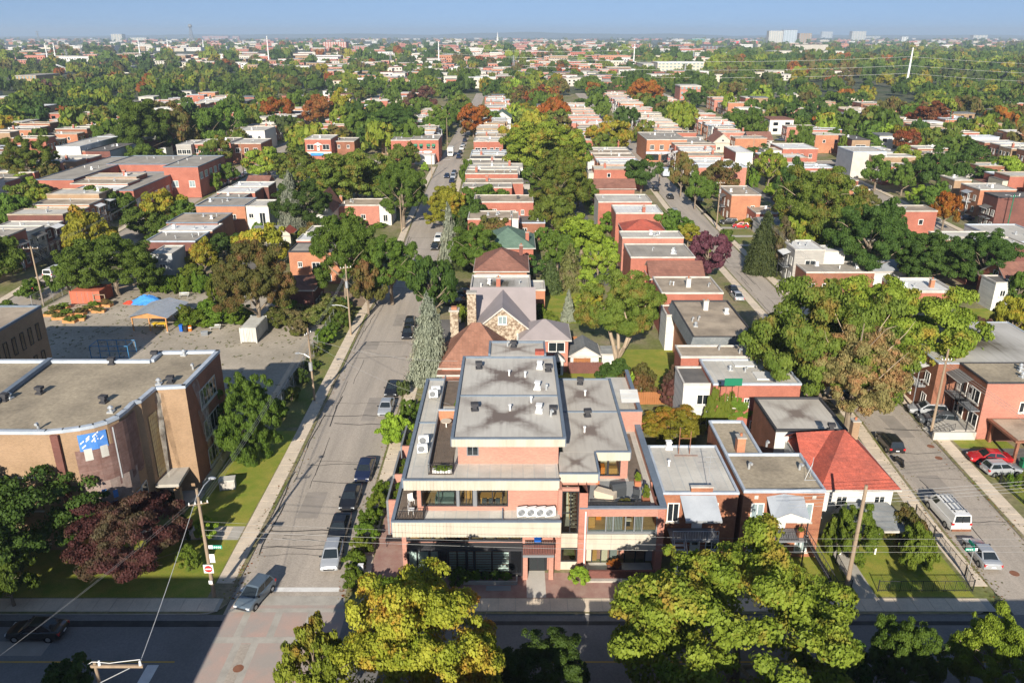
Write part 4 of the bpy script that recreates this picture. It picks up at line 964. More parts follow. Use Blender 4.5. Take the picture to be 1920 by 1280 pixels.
def flat_house(label, x0, x1, y0, y1, h, wall='brick_red', roof='roof_grey', cap='cap_white', front=None, group=None, name='flat_roofed_house', south=(), vents=3, chim=None, stairs=None, det=2, wall_s=None, nf=2, cat='house', balc=None, seed=None, ptop=.28):
    x0, x1 = min(x0, x1), max(x0, x1)
    HOUSES.append((x0, x1, y0, y1))
    cx, cy = (x0 + x1) / 2, (y0 + y1) / 2
    t = thing(name, label, cat, (cx, cy, 0), 0, group)
    b = MB(); b.box(x0, x1, y0, y1, 0, h, wall, 'tb' if not wall_s else 'tbs')
    if wall_s: b.face([(x0, y0, 0), (x1, y0, 0), (x1, y0, h), (x0, y0, h)], wall_s)
    part('wall', b, t)
    part('roof', MB().box(x0 + .2, x1 - .2, y0 + .2, y1 - .2, h - .1, h + .06, roof, 'b'), t)
    o = .06
    part('parapet', MB().box(x0 - o, x1 + o, y0 - o, y0 + .16, h - .02, h + ptop, cap).box(x0 - o, x1 + o, y1 - .16, y1 + o, h - .02, h + ptop, cap).box(x0 - o, x0 + .16, y0 + .16, y1 - .16, h - .02, h + ptop, cap).box(x1 - .16, x1 + o, y0 + .16, y1 - .16, h - .02, h + ptop, cap), t)
    pn = det >= 2
    for f, z, w, hh in south: window(t, x0 + (x1 - x0) * f, y0, z, 's', w, hh, 'frame_white', 'glass', 1, pn, pane=pn)
    if front:
        fx = x1 if front == 'e' else x0
        L_ = (y1 - y0) if front in 'ew' else (x1 - x0)
        def fp(fr): return (fx, y0 + L_ * fr) if front in 'ew' else (x0 + L_ * fr, y0)
        fs = (.2, .8) if nf == 2 else (.17, .5, .83) if nf == 3 else tuple((k + .5) / nf for k in range(nf))
        for z in ([.9, 3.9] if h > 5 else [.9]):
            for fr in fs: X, Y = fp(fr); window(t, X, Y, z, front, 1.2, 1.5, 'frame_white', 'glass', 1, pn, pane=pn)
        if nf == 2:
            X, Y = fp(.5); door(t, X, Y, .3, front)
            if h > 5: door(t, X, Y, 3.2, front)
        if balc and h > 5:
            X, Y = fp(.5); link('balcony', balc_mesh(3.2, balc, R.choice((None, 'roof_dark', 'metal_sheet', 'white_metal'))), t, (X - cx, Y - cy, 3.15), SIDE[front])
        if stairs and h > 5:
            X, Y = fp(.78 if R.random() < .5 else .22); link('staircase', stair_mesh(stairs, 3.15), t, (X - cx, Y - cy, 0), SIDE[front])
    rr = random.Random(seed if seed is not None else int(x0 * 7 + y0 * 13))
    for k in range(vents): vent(t, x0 + (x1 - x0) * rr.uniform(.12, .88), y0 + (y1 - y0) * rr.uniform(.25, .75), h + .06, rr.choice((0, 0, 1, 3, 4)))
    if chim: chimney(t, x0 + (x1 - x0) * chim[0], y0 + (y1 - y0) * chim[1], h, 1.5, chim[2])
    return t
def pxr(u0, u1, vf, vb, h):
    x0, y0 = at(u0, vf, h); x1 = at(u1, vf, h)[0]; y1 = at((u0 + u1) / 2, vb, h)[1]
    return x0, x1, y0, y1
def fh(label, u0, u1, vf, vb, h=6.8, *a, **k):
    """flat roofed house from its front roof edge (row vf, columns u0..u1) and back roof edge (row vb)"""
    return flat_house(label, *pxr(u0, u1, vf, vb, h), h, *a, **k)
def pitched(label, x0, x1, y0, y1, h, rise, wall, roof, kind='hip', trim='cap_white', name='pitched_roof_house', south=(), front=None, over=.45, ridge=None, cat='house', group=None):
    """house with a hip roof, or a gable roof with its ridge along x (gx) or y (gy)"""
    x0, x1 = min(x0, x1), max(x0, x1)
    HOUSES.append((x0, x1, y0, y1)); cx, cy = (x0 + x1) / 2, (y0 + y1) / 2
    t = thing(name, label, cat, (cx, cy, 0), 0, group)
    b = MB(); b.box(x0, x1, y0, y1, 0, h, wall, 'tb')
    if kind == 'gy':
        for y, s in ((y0, 1), (y1, -1)): b.face([(x0, y, h), (x1, y, h), (cx, y, h + rise)][::s], wall)
    if kind == 'gx':
        for x, s in ((x0, -1), (x1, 1)): b.face([(x, y0, h), (x, y1, h), (x, cy, h + rise)][::s], wall)
    part('wall', b, t)
    o = over; b = MB(); z = h - .08; k = (h + rise); th = .1
    A, B, C, D = (x0 - o, y0 - o, z), (x1 + o, y0 - o, z), (x1 + o, y1 + o, z), (x0 - o, y1 + o, z)
    if kind == 'hip':
        r = ridge if ridge is not None else max(0, abs((x1 - x0) - (y1 - y0)) / 2)
        if (x1 - x0) > (y1 - y0): P1, P2 = (cx - r, cy, k), (cx + r, cy, k); b.face([A, B, P2, P1], roof).face([C, D, P1, P2], roof).face([B, C, P2], roof).face([D, A, P1], roof)
        else: P1, P2 = (cx, cy - r, k), (cx, cy + r, k); b.face([A, B, P1], roof).face([C, D, P2], roof).face([B, C, P2, P1], roof).face([D, A, P1, P2], roof)
        b.face([D, C, B, A], trim)
    elif kind == 'gx':
        P1, P2 = (x0 - o, cy, k + th), (x1 + o, cy, k + th); b.face([A, B, P2, P1], roof).face([C, D, P1, P2], roof); q = lambda p: (p[0], p[1], p[2] - .16); b.face([q(P1), q(P2), q(B), q(A)], trim).face([q(P2), q(P1), q(D), q(C)], trim)
        for s in ((A, P1), (P1, D), (B, P2), (P2, C)): b.face([s[0], s[1], q(s[1]), q(s[0])], trim)
    else:
        P1, P2 = (cx, y0 - o, k + th), (cx, y1 + o, k + th); b.face([A, P1, P2, D], roof).face([P1, B, C, P2], roof); q = lambda p: (p[0], p[1], p[2] - .16); b.face([q(D), q(P2), q(P1), q(A)], trim).face([q(P2), q(C), q(B), q(P1)], trim)
        for s in ((A, P1), (P1, B), (D, P2), (P2, C)): b.face([s[0], s[1], q(s[1]), q(s[0])], trim)
    part('roof', b, t)
    b = MB(); b.box(x0 - o - .03, x1 + o + .03, y0 - o - .05, y0 - o + .02, z - .16, z + .03, trim).box(x0 - o - .03, x0 - o + .04, y0 - o + .02, y1 + o, z - .16, z + .03, trim).box(x1 + o - .04, x1 + o + .03, y0 - o + .02, y1 + o, z - .16, z + .03, trim); part('eaves_trim', b, t)
    for f, zz, w, hh in south: window(t, x0 + (x1 - x0) * f, y0, zz, 's', w, hh)
    if front:
        for fr in (.25, .75): window(t, x1 if front == 'e' else x0, y0 + (y1 - y0) * fr, 1.0, front, 1.1, 1.4)
        door(t, x1 if front == 'e' else x0, cy, .2, front)
    return t
W2 = lambda *f: tuple((q, z, 1.1, 1.4) for q in f for z in (1.0, 4.0))
WU = lambda *f: tuple((q, 4.1, 1.1, 1.3) for q in f)

# --- stone house, brown roofed house and others directly behind the apartment building
t = pitched('fieldstone house with a grey metal roof and a broad stone gable behind the apartment building', -6.0, 3.2, 113.5, 123.5, 5.6, 3.7, 'stone_wall', 'metal_roof', 'gx')
b = MB(); b.box(-5.4, 2.6, 109.5, 113.5, 0, 5.6, 'stone_wall', 'tbn').face([(-5.4, 109.5, 5.6), (2.6, 109.5, 5.6), (-1.4, 109.5, 9.0)], 'stone_wall'); part('gable_wall', b, t)
b = MB(); P1, P2 = (-1.4, 109.1, 9.15), (-1.4, 118.4, 9.15); b.face([(-5.9, 109.1, 5.45), P1, P2, (-5.9, 114.2, 5.45)], 'metal_roof').face([P1, (3.1, 109.1, 5.45), (3.1, 114.2, 5.45), P2], 'metal_roof').face([(-5.92, 109.06, 5.2), (-5.92, 109.06, 5.45), (-1.4, 109.06, 9.2), (-1.4, 109.06, 8.9)], 'cap_white').face([(-1.4, 109.06, 8.9), (-1.4, 109.06, 9.2), (3.12, 109.06, 5.45), (3.12, 109.06, 5.2)], 'cap_white'); part('gable_roof', b, t)
for x, z, w, h in ((-3.8, 2.2, 1.0, 1.6), (-1.4, 6.5, 1.3, 1.3), (1.2, 3.4, 1.0, 1.7)): window(t, x, 109.5, z, 's', w, h, 'frame_white', 'glass_pale')
part('stone_chimney', MB().box(-6.6, -5.3, 111.2, 112.4, 0, 10.6, 'stone_wall', 'b').box(-6.7, -5.2, 111.1, 112.5, 10.6, 10.8, 'concrete'), t)
t = pitched('red brick wing with a hipped grey metal roof joined to the stone house', 1.4, 8.1, 107.0, 113.3, 5.2, 1.9, 'brick_salmon', 'metal_roof', 'hip', south=((.25, 3.2, 2.2, 1.5), (.75, 3.2, 2.4, 1.5), (.14, .5, 1.0, 1.2)))
t2 = pitched('tiny peaked porch with a white surround against the red brick wing', 5.8, 7.4, 105.9, 106.9, 2.4, .9, 'white_siding', 'shingle_grey', 'gy', name='porch', cat='porch', over=.2); door(t2, 6.6, 105.9, .1, 's', .8, 2.0, 'glass_dark')
t = pitched('house with a broad terracotta shingled hip roof and a low stepped eave behind the apartments', -9.6, -.4, 100.6, 108.8, 3.6, 4.9, 'brick_salmon', 'shingle_terracotta', 'hip', trim='cap_white', over=.5, ridge=.6)
for k in range(3): part('porch_roof', MB().box(-10.6 + .2 * k, -6.6, 95.6 + 1.75 * k, 97.3 + 1.75 * k, 1.9 + .45 * k, 2.1 + .45 * k, 'shingle_terracotta').box(-10.62 + .2 * k, -6.6, 95.52 + 1.75 * k, 95.6 + 1.75 * k, 1.85 + .45 * k, 2.1 + .45 * k, 'cap_white'), t)
part('garage_door', MB().box(-9.6, -7.4, 95.3, 95.5, 0, 1.85, 'white_paint'), t)
part('stone_chimney', MB().box(-9.0, -7.8, 109.0, 110.2, 0, 8.6, 'stone_wall', 'b').box(-9.15, -7.65, 108.85, 110.35, 8.6, 8.85, 'concrete').box(-8.8, -8.0, 109.2, 110.0, 8.85, 9.2, 'brick_orange'), t)
fh('low flat roofed house with a puddle stained roof, broad white fascia and brick chimney', 882, 995, 545, 520, 6.4, 'brick_salmon', 'roof_pond', 'cap_white', chim=(.46, .3, 'brick_red'), vents=4, seed=3, ptop=.5, south=W2(.2, .8))
fh('small flat roofed annex beside the puddle stained house', 998, 1022, 545, 528, 4.6, 'brick_orange', 'roof_pale', vents=0, south=((.5, 1, 1, 1.2),))
x0, x1, y0, y1 = pxr(892, 988, 505, 478, 5.8)
t = pitched('house with a brown shingled hip roof and a greenish porch side between two flat roofs', x0, x1, y0, y0 + 10.5, 5.6, 2.9, 'brick_orange', 'shingle_brown', 'hip'); part('porch_side', MB().box(x0 + .1, x0 + 4.4, y0 - .22, y0 - .02, 1.0, 5.0, 'panel_grey'), t); chimney(t, x1 - 1, y0 + 8, 6.5, 1.8, 'brick_dark')
x0, x1, y0, y1 = pxr(905, 1000, 462, 440, 5.8)
t = pitched('house with a green shingled hip roof and brick chimney behind dark trees', x0, x1, y0, y0 + 12, 5.6, 3.0, 'brick_red', 'shingle_green', 'hip', front='e'); chimney(t, x1 - 1.2, y0 + 3, 6.2, 1.8, 'brick_red')
fh('red brick house with white side cladding and tan flat roof beside a dark annex', 877, 958, 412, 397, 6.4, 'brick_red', 'roof_tan', south=((.3, 3.6, 3.4, 1.5), (.78, 3.8, 1.0, 1.4)))
fh('narrow white clad stair block against the tan roofed brick house', 960, 972, 412, 399, 6.6, 'white_siding', 'roof_tan', vents=0, south=((.5, 3, .8, 1),))
fh('low brown brick annex with a dark flat roof and tall white window', 974, 1022, 419, 405, 4.0, 'brick_brown', 'roof_dark', 'cap_pale', south=((.2, 1.0, 1.2, 1.9), (.75, 1.0, 1.6, 1.2)))
T7 = fh('long red brick house with white framed windows and black roof vents', 888, 1000, 380, 367, 7.4, 'brick_red', 'roof_tan', vents=0, south=((.08, 3.6, 1.2, 2.0), (.35, 4.2, 1.1, 1.6), (.5, 4.4, .8, 1.0), (.66, 4.4, 1.4, 1.1), (.82, 4.4, .8, 1.2)))
for f in (.15, .7): vent(T7, T7.location.x + (f - .5) * 18, T7.location.y, 7.5, 2)

PAL = {'m': (('brick_red', 5), ('brick_salmon', 3), ('brick_orange', 2), ('brick_brown', 1), ('white_siding', 1)),
       'w': (('brick_brown', 3), ('brick_red', 4), ('brick_orange', 2), ('brick_tan', 2), ('white_siding', 1), ('brick_dark', 1)),
       'n': (('brick_red', 4), ('brick_orange', 3), ('brick_salmon', 3), ('white_siding', 1), ('brick_tan', 1.5))}
ROOFS = (('roof_pale', 5), ('roof_grey', 4), ('roof_white', 3), ('roof_tan', 2.5), ('roof_dark', 1))
WORD = {'brick_red': 'red brick', 'brick_salmon': 'pink brick', 'brick_orange': 'orange brick', 'brick_brown': 'brown brick', 'brick_dark': 'dark brick', 'brick_tan': 'tan brick', 'white_siding': 'white clad', 'roof_pale': 'pale', 'roof_grey': 'grey', 'roof_white': 'white', 'roof_tan': 'tan', 'roof_dark': 'dark'}
def pick(tab, rr):
    n = sum(q for _, q in tab); r = rr.random() * n
    for a, q in tab:
        r -= q
        if r <= 0: return a
    return tab[0][0]
def clash(x0, x1, y0, y1, m=.3): return any(a < x1 - m and b > x0 + m and c < y1 - m and d > y0 + m for a, b, c, d in HOUSES)
def row(fx, side, dep, y0, y1, where, front, pal='n', fill=1.0, seed=1, det=1, stairs=None, hbase=6.8, lot=(6.6, 8.4), balc=None, roofs=ROOFS, nmax=99, start=0, gaps=()):
    """attached flat roofed houses along a street; fx(y) is the line of the front walls"""
    rr = random.Random(seed); y = y0; n = start
    while y < y1 and n < nmax + start:
        w = rr.uniform(*lot); keep = rr.random() < fill and not any(a < y + w / 2 < b_ for a, b_ in gaps)
        xf = fx(y + w / 2) + rr.uniform(-.5, .5); d = dep + rr.uniform(-2, 2)
        x0, x1 = (xf - d, xf) if side == 'e' else (xf, xf + d)
        if keep and not clash(x0, x1, y, y + w):
            n += 1; wa, ro = pick(PAL[pal], rr), pick(roofs, rr); h = hbase + rr.choice((-.9, -.3, -.1, 0, .2, .4, .9))
            last = flat_house('%s row house with %s roof, %s %s' % (WORD[wa], WORD[ro], ordn(n), where), x0, x1, y + .05, y + w - .05, h, wa, ro, rr.choice(('cap_white', 'roof_tan', 'cap_pale', 'concrete', 'roof_pale')), front, 'flat roofed row houses', 'row_house', WU(.3, .7) if rr.random() < .75 else (), rr.choice((1, 2, 3)), (rr.uniform(.2, .8), .5, 'brick_red') if rr.random() < .25 else None, stairs if rr.random() < .75 else None, det, balc=balc if rr.random() < .8 else None)
            if det == 1 and rr.random() < .75:
                hx = x0 if side == 'e' else x1; s_ = -1 if side == 'e' else 1; a, e = y + rr.uniform(.3, 1.2), y + w - rr.uniform(.3, 2.5); dd = rr.uniform(1.4, 3.4); hh = rr.uniform(2.6, 6)
                q = MB(); q.box(min(hx + s_ * .02, hx + s_ * dd), max(hx + s_ * .02, hx + s_ * dd), a, e, 0, hh, rr.choice(('white_siding', 'grey_siding', 'wood_deck', 'cream_stucco')), 'tb').box(min(hx + s_ * .02, hx + s_ * dd), max(hx + s_ * .02, hx + s_ * dd), a - .1, e + .1, hh, hh + .12, rr.choice(('roof_dark', 'roof_pale', 'shingle_brown'))); part('rear_annex', q, last)
        y += w if rr.random() < .85 else w + rr.uniform(1, 3)
# --- block between the two main streets, far part
row(lambda y: E1R(y) + 4.5, 'w', 15.5, 236, 300, 'up the bending street', None, 'm', 1, 21, 1, lot=(7, 9))
row(lambda y: E1R(y) + 4.5, 'w', 15, 219, 228, 'before the long brick house', None, 'm', 1, 4, 1)
# --- east side of the middle block, facing the street with the white van
D1 = fh('left brick duplex with a pale flat roof, tall antenna mast and grey porch roof', 1244, 1385, 926, 838, 6.8, 'brick_duplex', 'roof_pale', 'cap_pale', vents=0, ptop=.22)
D2 = fh('right brick duplex with a grey gravel roof and black spiral balcony stair', 1395, 1547, 923, 854, 7.0, 'brick_duplex', 'roof_school', 'cap_pale', vents=0, ptop=.3)
fh('flat white garden building with two white roof cowls behind the duplex', 1455, 1588, 809, 748, 6.4, 'brick_brown', 'roof_stained_warm', 'cap_dark', vents=0, wall_s='white_paint', south=((.16, 1.6, 2.2, 1.5), (.55, 4.4, .5, .4), (.8, 4.4, .5, .4)))
IV = fh('red brick house with ivy on its corner and pale skylights on the roof', 1338, 1502, 722, 676, 6.8, 'brick_red', 'roof_pale', 'cap_pale', vents=3, south=((.22, 3.9, 1.1, 1.4), (.4, 4.0, .7, 1.1), (.58, 4.0, .7, 1.1), (.2, .9, 1.3, 1.3), (.5, .9, .8, 1.2)))
fh('white clad rear extension with a small grey roof against the ivy house', 1282, 1336, 722, 690, 6.2, 'white_siding', 'roof_dark', 'cap_white', vents=0, south=((.7, 3.6, 1.5, 1.4), (.7, .8, 1.5, 1.4)))
fh('low strip house with a tan roof squeezed behind the ivy house', 1277, 1462, 671, 650, 6.9, 'brick_red', 'roof_tan', 'cap_white', vents=3)
MS = fh('brick house with a grey slate mansard edge around a brown flat roof', 1300, 1418, 634, 566, 6.9, 'brick_orange', 'roof_tan', 'cap_dark', vents=4, chim=(.5, .75, 'white_paint'), south=((.25, 3.2, 1.0, 1.2), (.6, 3.2, 1.0, 1.2)))
l = MS.location; x0, x1, y0, y1 = HOUSES[-1]
b = MB(); o = .55; b.face([(x0 - o, y0 - o, 5.6), (x1 + o, y0 - o, 5.6), (x1 + .05, y0 - .05, 7.1), (x0 - .05, y0 - .05, 7.1)], 'roof_slate').face([(x0 - o, y1, 5.6), (x0 - o, y0 - o, 5.6), (x0 - .05, y0 - .05, 7.1), (x0 - .05, y1, 7.1)], 'roof_slate').box(x0 - o, x1 + o, y0 - o - .05, y0 - o + .02, 5.4, 5.6, 'cap_white'); part('mansard', b, MS)
fh('white shed like extension with a rusty sloping roof beside the mansard house', 1250, 1283, 593, 574, 5.6, 'white_siding', 'shingle_brown', 'cap_white', vents=0)
fh('brick house with a wide pale roof edge and tall white flue', 1241, 1356, 551, 521, 6.9, 'brick_red', 'roof_tan', 'cap_white', vents=3, chim=(.5, .4, 'white_paint'))
x0, x1, y0, y1 = pxr(1222, 1318, 519, 505, 5.0); pitched('house with a rusty brown ridge roof wedged between flat roofs', x0, x1, y0, y0 + 7, 4.8, 2.2, 'brick_red', 'shingle_brown', 'gx')
fh('brick house with a grey roof and pale drain scars near the plum tree', 1183, 1303, 484, 459, 6.9, 'brick_red', 'roof_grey', 'cap_white', vents=5, south=())
fh('brick house with three white roof vents and open rear galleries', 1167, 1282, 447, 435, 6.9, 'brick_salmon', 'roof_pale', 'cap_white', vents=4)
x0, x1, y0, y1 = pxr(1172, 1246, 430, 412, 5.6); pitched('house with a low crimson shingled hip roof', x0, x1, y0, y0 + 8, 5.2, 1.8, 'brick_red', 'shingle_red', 'hip')
fh('brick house with a long white roof and a brick chimney at the front', 1155, 1243, 401, 386, 6.9, 'brick_red', 'roof_white', 'cap_white', vents=2, chim=(.6, .1, 'brick_red'), south=((.5, 3.8, 1.2, 1.3),))
fh('brick house with a grey roof and white rear wall facing the big trees', 1122, 1222, 380, 366, 7.2, 'white_siding', 'roof_pale', 'cap_white', vents=2, wall_s='brick_red')
x0, x1, y0, y1 = pxr(1116, 1190, 352, 338, 5.0); pitched('house with a brown ridge roof and red rear porch', x0, x1, y0, y0 + 8, 4.8, 2.0, 'brick_red', 'shingle_brown', 'gx')
row(lambda y: E2L(y) - 4.5, 'e', 15, 252, 301, "on the white van's street", None, 'm', 1, 31, 1, lot=(7, 9))
# --- corner house with the red pyramid roof
x0, y0 = at(1540, 916, 5.4); x1 = at(1688, 916, 5.4)[0]
RP = pitched('white corner house with a bright red pyramid roof and brick chimney', x0 + .4, x1 - .4, y0 + .4, y0 + 10.2, 5.4, 3.6, 'white_paint', 'shingle_red', 'hip', south=((.28, 2.9, 1.1, 1.5), (.82, 2.9, 1.1, 1.5)), over=.5, ridge=0)
l = RP.location
part('side_roof', MB().face([(x0 - .5, y0 + 3.6, 5.35), (l.x - 1, y0 + 3.6, 5.35), (l.x - .5, y0 + 6.5, 8.3), (x0 - .5, y0 + 6.8, 7.9)], 'shingle_red').face([(x0 - .5, y0 + 6.8, 7.9), (l.x - .5, y0 + 6.5, 8.3), (l.x - 1, y0 + 10.6, 5.35), (x0 - .5, y0 + 10.6, 5.35)], 'shingle_red'), RP)
part('side_wall', MB().box(x0 - .3, x0 + .39, y0 + 4.0, y0 + 10.2, 0, 5.3, 'white_paint', 'tb'), RP)
chimney(RP, l.x + 1.6, l.y + 1.4, 7.4, 1.9, 'brick_tan')
vent(RP, l.x - .6, l.y + 1.8, 8.0, 2)
part('porch_roof', MB().face([(l.x - 2.5, y0 - 3.0, 2.7), (l.x + 4.2, y0 - 3.0, 2.7), (l.x + 2.8, y0 - .05, 3.9), (l.x - 1.4, y0 - .05, 3.9)], 'shingle_grey').face([(l.x + 4.2, y0 - 3.0, 2.7), (l.x + 4.2, y0 - .05, 2.7), (l.x + 2.8, y0 - .05, 3.9)], 'shingle_grey').face([(l.x - 2.5, y0 - .05, 2.7), (l.x - 2.5, y0 - 3.0, 2.7), (l.x - 1.4, y0 - .05, 3.9)], 'shingle_grey').box(l.x - 2.5, l.x + 4.2, y0 - 3.05, y0 - 2.98, 2.5, 2.7, 'cap_white'), RP)
for k in (-2.3, 1.0, 4.0): part('porch_post', MB().box(l.x + k - .07, l.x + k + .07, y0 - 2.9, y0 - 2.76, 0, 2.6, 'white_metal'), RP)
# --- details of the two duplexes
l = D1.location; fy = D1.location.y - (HOUSES[0][3] - HOUSES[0][2]) * 0
def front_of(t): 
    return min((h for h in HOUSES if abs((h[0] + h[1]) / 2 - t.location.x) < .01 and abs((h[2] + h[3]) / 2 - t.location.y) < .01), key=lambda h: h[2])
x0, x1, y0, y1 = front_of(D1)
window(D1, x0 + 1.0, y0, 3.9, 's', 1.1, 2.0); window(D1, x1 - 2.3, y0, 3.9, 's', 1.1, 2.0); window(D1, x1 - 2.0, y0, .8, 's', 1.2, 1.6); door(D1, x0 + 3.3, y0, 3.2, 's'); door(D1, x0 + 3.3, y0, .2, 's')
part('porch_roof', MB().face([(x0 + 1.7, y0 - 2.2, 5.4), (x1 - 1.9, y0 - 2.2, 5.4), (x1 - 2.1, y0 - .03, 6.7), (x0 + 1.5, y0 - .03, 6.7)], 'metal_sheet').box(x0 + 1.7, x1 - 1.9, y0 - 2.24, y0 - 2.18, 5.2, 5.4, 'galvanised'), D1)
part('balcony', balc_b := railing(MB().box(x0 + .6, x1 - 1.9, y0 - 2.0, y0 - .01, 3.0, 3.15, 'frame_grey'), [(x0 + .7, y0 - 1.9, 3.15), (x1 - 2.0, y0 - 1.9, 3.15)], .95, 'galvanised'), D1)
part('parapet_step', MB().box(x0 + 2.5, x1 - 2.4, y0 - .04, y0 + .25, 7.05, 7.5, 'brick_duplex').box(x0 + 2.45, x1 - 2.35, y0 - .08, y0 + .3, 7.5, 7.6, 'cap_white'), D1)
link('staircase', stair_mesh('galvanised', 3.15, 4.6), D1, (x0 + 1.2 - l.x, y0 - 1.0 - l.y, 0))
part('antenna_frame', MB().tube([(x0 + 2.8, y0 + 7.4, 6.8), (x0 + 2.8, y0 + 7.4, 9.8)], .05, 'rust', 5).tube([(x0 + 3.9, y0 + 7.4, 6.8), (x0 + 3.9, y0 + 7.4, 9.4)], .05, 'rust', 5).tube([(x0 + 2.8, y0 + 7.4, 8.6), (x0 + 3.9, y0 + 7.4, 8.6)], .04, 'rust', 4).tube([(x0 + 2.3, y0 + 6.8, 7.0), (x0 + 4.6, y0 + 6.8, 7.0)], .04, 'rust', 4), D1)
part('antenna_mast', MB().tube([(x0 + 4.2, y0 + .8, 6.8), (x0 + 4.2, y0 + .8, 10.5)], .03, 'galvanised', 5).tube([(x0 + 3.6, y0 + .8, 10.2), (x0 + 4.8, y0 + .8, 10.2)], .015, 'galvanised', 4).tube([(x0 + 3.8, y0 + .8, 9.7), (x0 + 4.6, y0 + .8, 9.7)], .015, 'galvanised', 4).tube([(x0 + 3.7, y0 + .8, 9.2), (x0 + 4.7, y0 + .8, 9.2)], .015, 'galvanised', 4), D1)
vent(D1, x0 + 2.0, y0 + 8.5, 6.86, 1); vent(D1, x0 + 1.4, y0 + 5.0, 6.86, 3)
x0, x1, y0, y1 = front_of(D2); l = D2.location
part('rear_wall', MB().box(x0 + .02, x0 + 3.6, y1 + .02, y1 + 7.2, 0, 7.0, 'brick_duplex', 'tbs'), D2); part('rear_roof', MB().box(x0 + .02, x0 + 3.6, y1 + .08, y1 + 7.2, 6.9, 7.05, 'roof_school', 'b'), D2)
part('rear_parapet', MB().box(x0 - .06, x0 + .2, y1 + .08, y1 + 7.2, 7.05, 7.3, 'cap_pale').box(x0 + 3.4, x0 + 3.66, y1 + .08, y1 + 7.2, 7.05, 7.3, 'cap_pale').box(x0 + .2, x0 + 3.4, y1 + 7.0, y1 + 7.26, 7.05, 7.3, 'cap_pale'), D2)
for x, z, h in ((1.4, 3.9, 2.0), (5.9, 3.9, 2.0), (1.4, .6, 1.8), (5.9, .6, 1.8)): window(D2, x0 + x, y0, z, 's', 1.2, h, 'frame_white', 'glass_pale')
for x in (1.0, 6.3): part('stone_block', MB().box(x0 + x, x0 + x + .35, y0 - .05, y0 - .005, 6.35, 6.7, 'concrete_light'), D2)
door(D2, x0 + 3.7, y0, 3.2, 's'); door(D2, x0 + 3.7, y0, .2, 's')
part('porch_roof', MB().face([(x0 + 2.1, y0 - 2.1, 5.5), (x0 + 3.7, y0 - 2.1, 6.2), (x0 + 3.7, y0 - .03, 6.9), (x0 + 2.1, y0 - .03, 6.6)], 'metal_sheet').face([(x0 + 3.7, y0 - 2.1, 6.2), (x0 + 5.5, y0 - 2.1, 5.5), (x0 + 5.5, y0 - .03, 6.6), (x0 + 3.7, y0 - .03, 6.9)], 'metal_sheet'), D2)
part('porch_gable', MB().face([(x0 + 2.1, y0 - 2.12, 5.2), (x0 + 5.5, y0 - 2.12, 5.2), (x0 + 5.5, y0 - 2.12, 5.48), (x0 + 3.7, y0 - 2.12, 6.18), (x0 + 2.1, y0 - 2.12, 5.48)], 'white_siding').box(x0 + 2.1, x0 + 5.5, y0 - 2.1, y0 - 2.0, 5.15, 5.3, 'white_siding'), D2)
for x in (2.2, 5.4): part('porch_post', MB().box(x0 + x - .05, x0 + x + .05, y0 - 2.05, y0 - 1.95, 0, 5.2, 'black_metal'), D2)
part('balcony', railing(MB().box(x0 + 1.9, x0 + 5.6, y0 - 2.0, y0 - .01, 3.0, 3.15, 'frame_grey'), [(x0 + 2.0, y0 - .1, 3.15), (x0 + 2.0, y0 - 1.9, 3.15), (x0 + 4.8, y0 - 1.9, 3.15)], .95, 'black_metal', .15), D2)
for k in range(14): part('step', MB().box(x0 + 5.6 + .13 * k, x0 + 6.0 + .13 * k, y0 - 2.0 - .22 * k, y0 - 1.0 - .22 * k, 2.95 - .22 * k, 3.0 - .22 * k, 'black_metal'), D2)
b = MB()
for s in (0, -1.05): b.tube([(x0 + 5.6, y0 - 1.0 + s, 3.1), (x0 + 7.6, y0 - 4.0 + s, .05)], .05, 'black_metal', 5).tube([(x0 + 5.6, y0 - 1.0 + s, 4.1), (x0 + 7.6, y0 - 4.0 + s, 1.05)], .035, 'black_metal', 5)
for k in range(15):
    for s in (0, -1.05): t_ = k / 14; b.tube([(x0 + 5.6 + 2 * t_, y0 - 1.0 - 3 * t_ + s, 3.1 - 3.05 * t_), (x0 + 5.6 + 2 * t_, y0 - 1.0 - 3 * t_ + s, 4.1 - 3.05 * t_)], .015, 'black_metal', 4, False)
part('stair_rail', b, D2)
chimney(D2, x0 + 1.6, y0 + 7.6, 7.0, 1.7, 'brick_orange', .8)
for x, y, k in ((1.6, 4.2, 4), (6.4, 4.0, 4), (4.6, 8.6, 4)): vent(D2, x0 + x, y0 + y, 7.06, k)
part('antenna', MB().tube([(x0 + 6.9, y0 + 2.6, 7.0), (x0 + 7.0, y0 + 2.6, 9.2)], .03, 'galvanised', 5).tube([(x0 + 6.2, y0 + 2.0, 7.1), (x0 + 7.5, y0 + 2.0, 7.1)], .03, 'galvanised', 4).tube([(x0 + 6.2, y0 + 2.0, 7.1), (x0 + 7.0, y0 + 2.6, 8.6)], .02, 'galvanised', 4), D2)
planter(x0 + 2.4, y0 - 1.8, 3.15, .5, .4, .3, 'terracotta', 'red', 'red flower pot on the black balcony of the duplex', .5); planter(x0 + 5.2, y0 - 1.2, 3.15, .5, .5, .6, 'terracotta', 'vine', 'tall terracotta pot at the head of the black stair', .6)
x0, x1, y0, y1 = front_of(IV)
o = leaf_part('ivy', ('vine', 'column', 'mid', 1), IV, (x0 + 1.0 - IV.location.x, y0 - .1 - IV.location.y, 0), 0, (1.9, .35, 7.3)); leaf_part('ivy', ('hedge', 'round', 'mid', 2), IV, (x0 + 2.8 - IV.location.x, y0 - .05 - IV.location.y, 2.2), 0, (2.2, .25, 3.2))
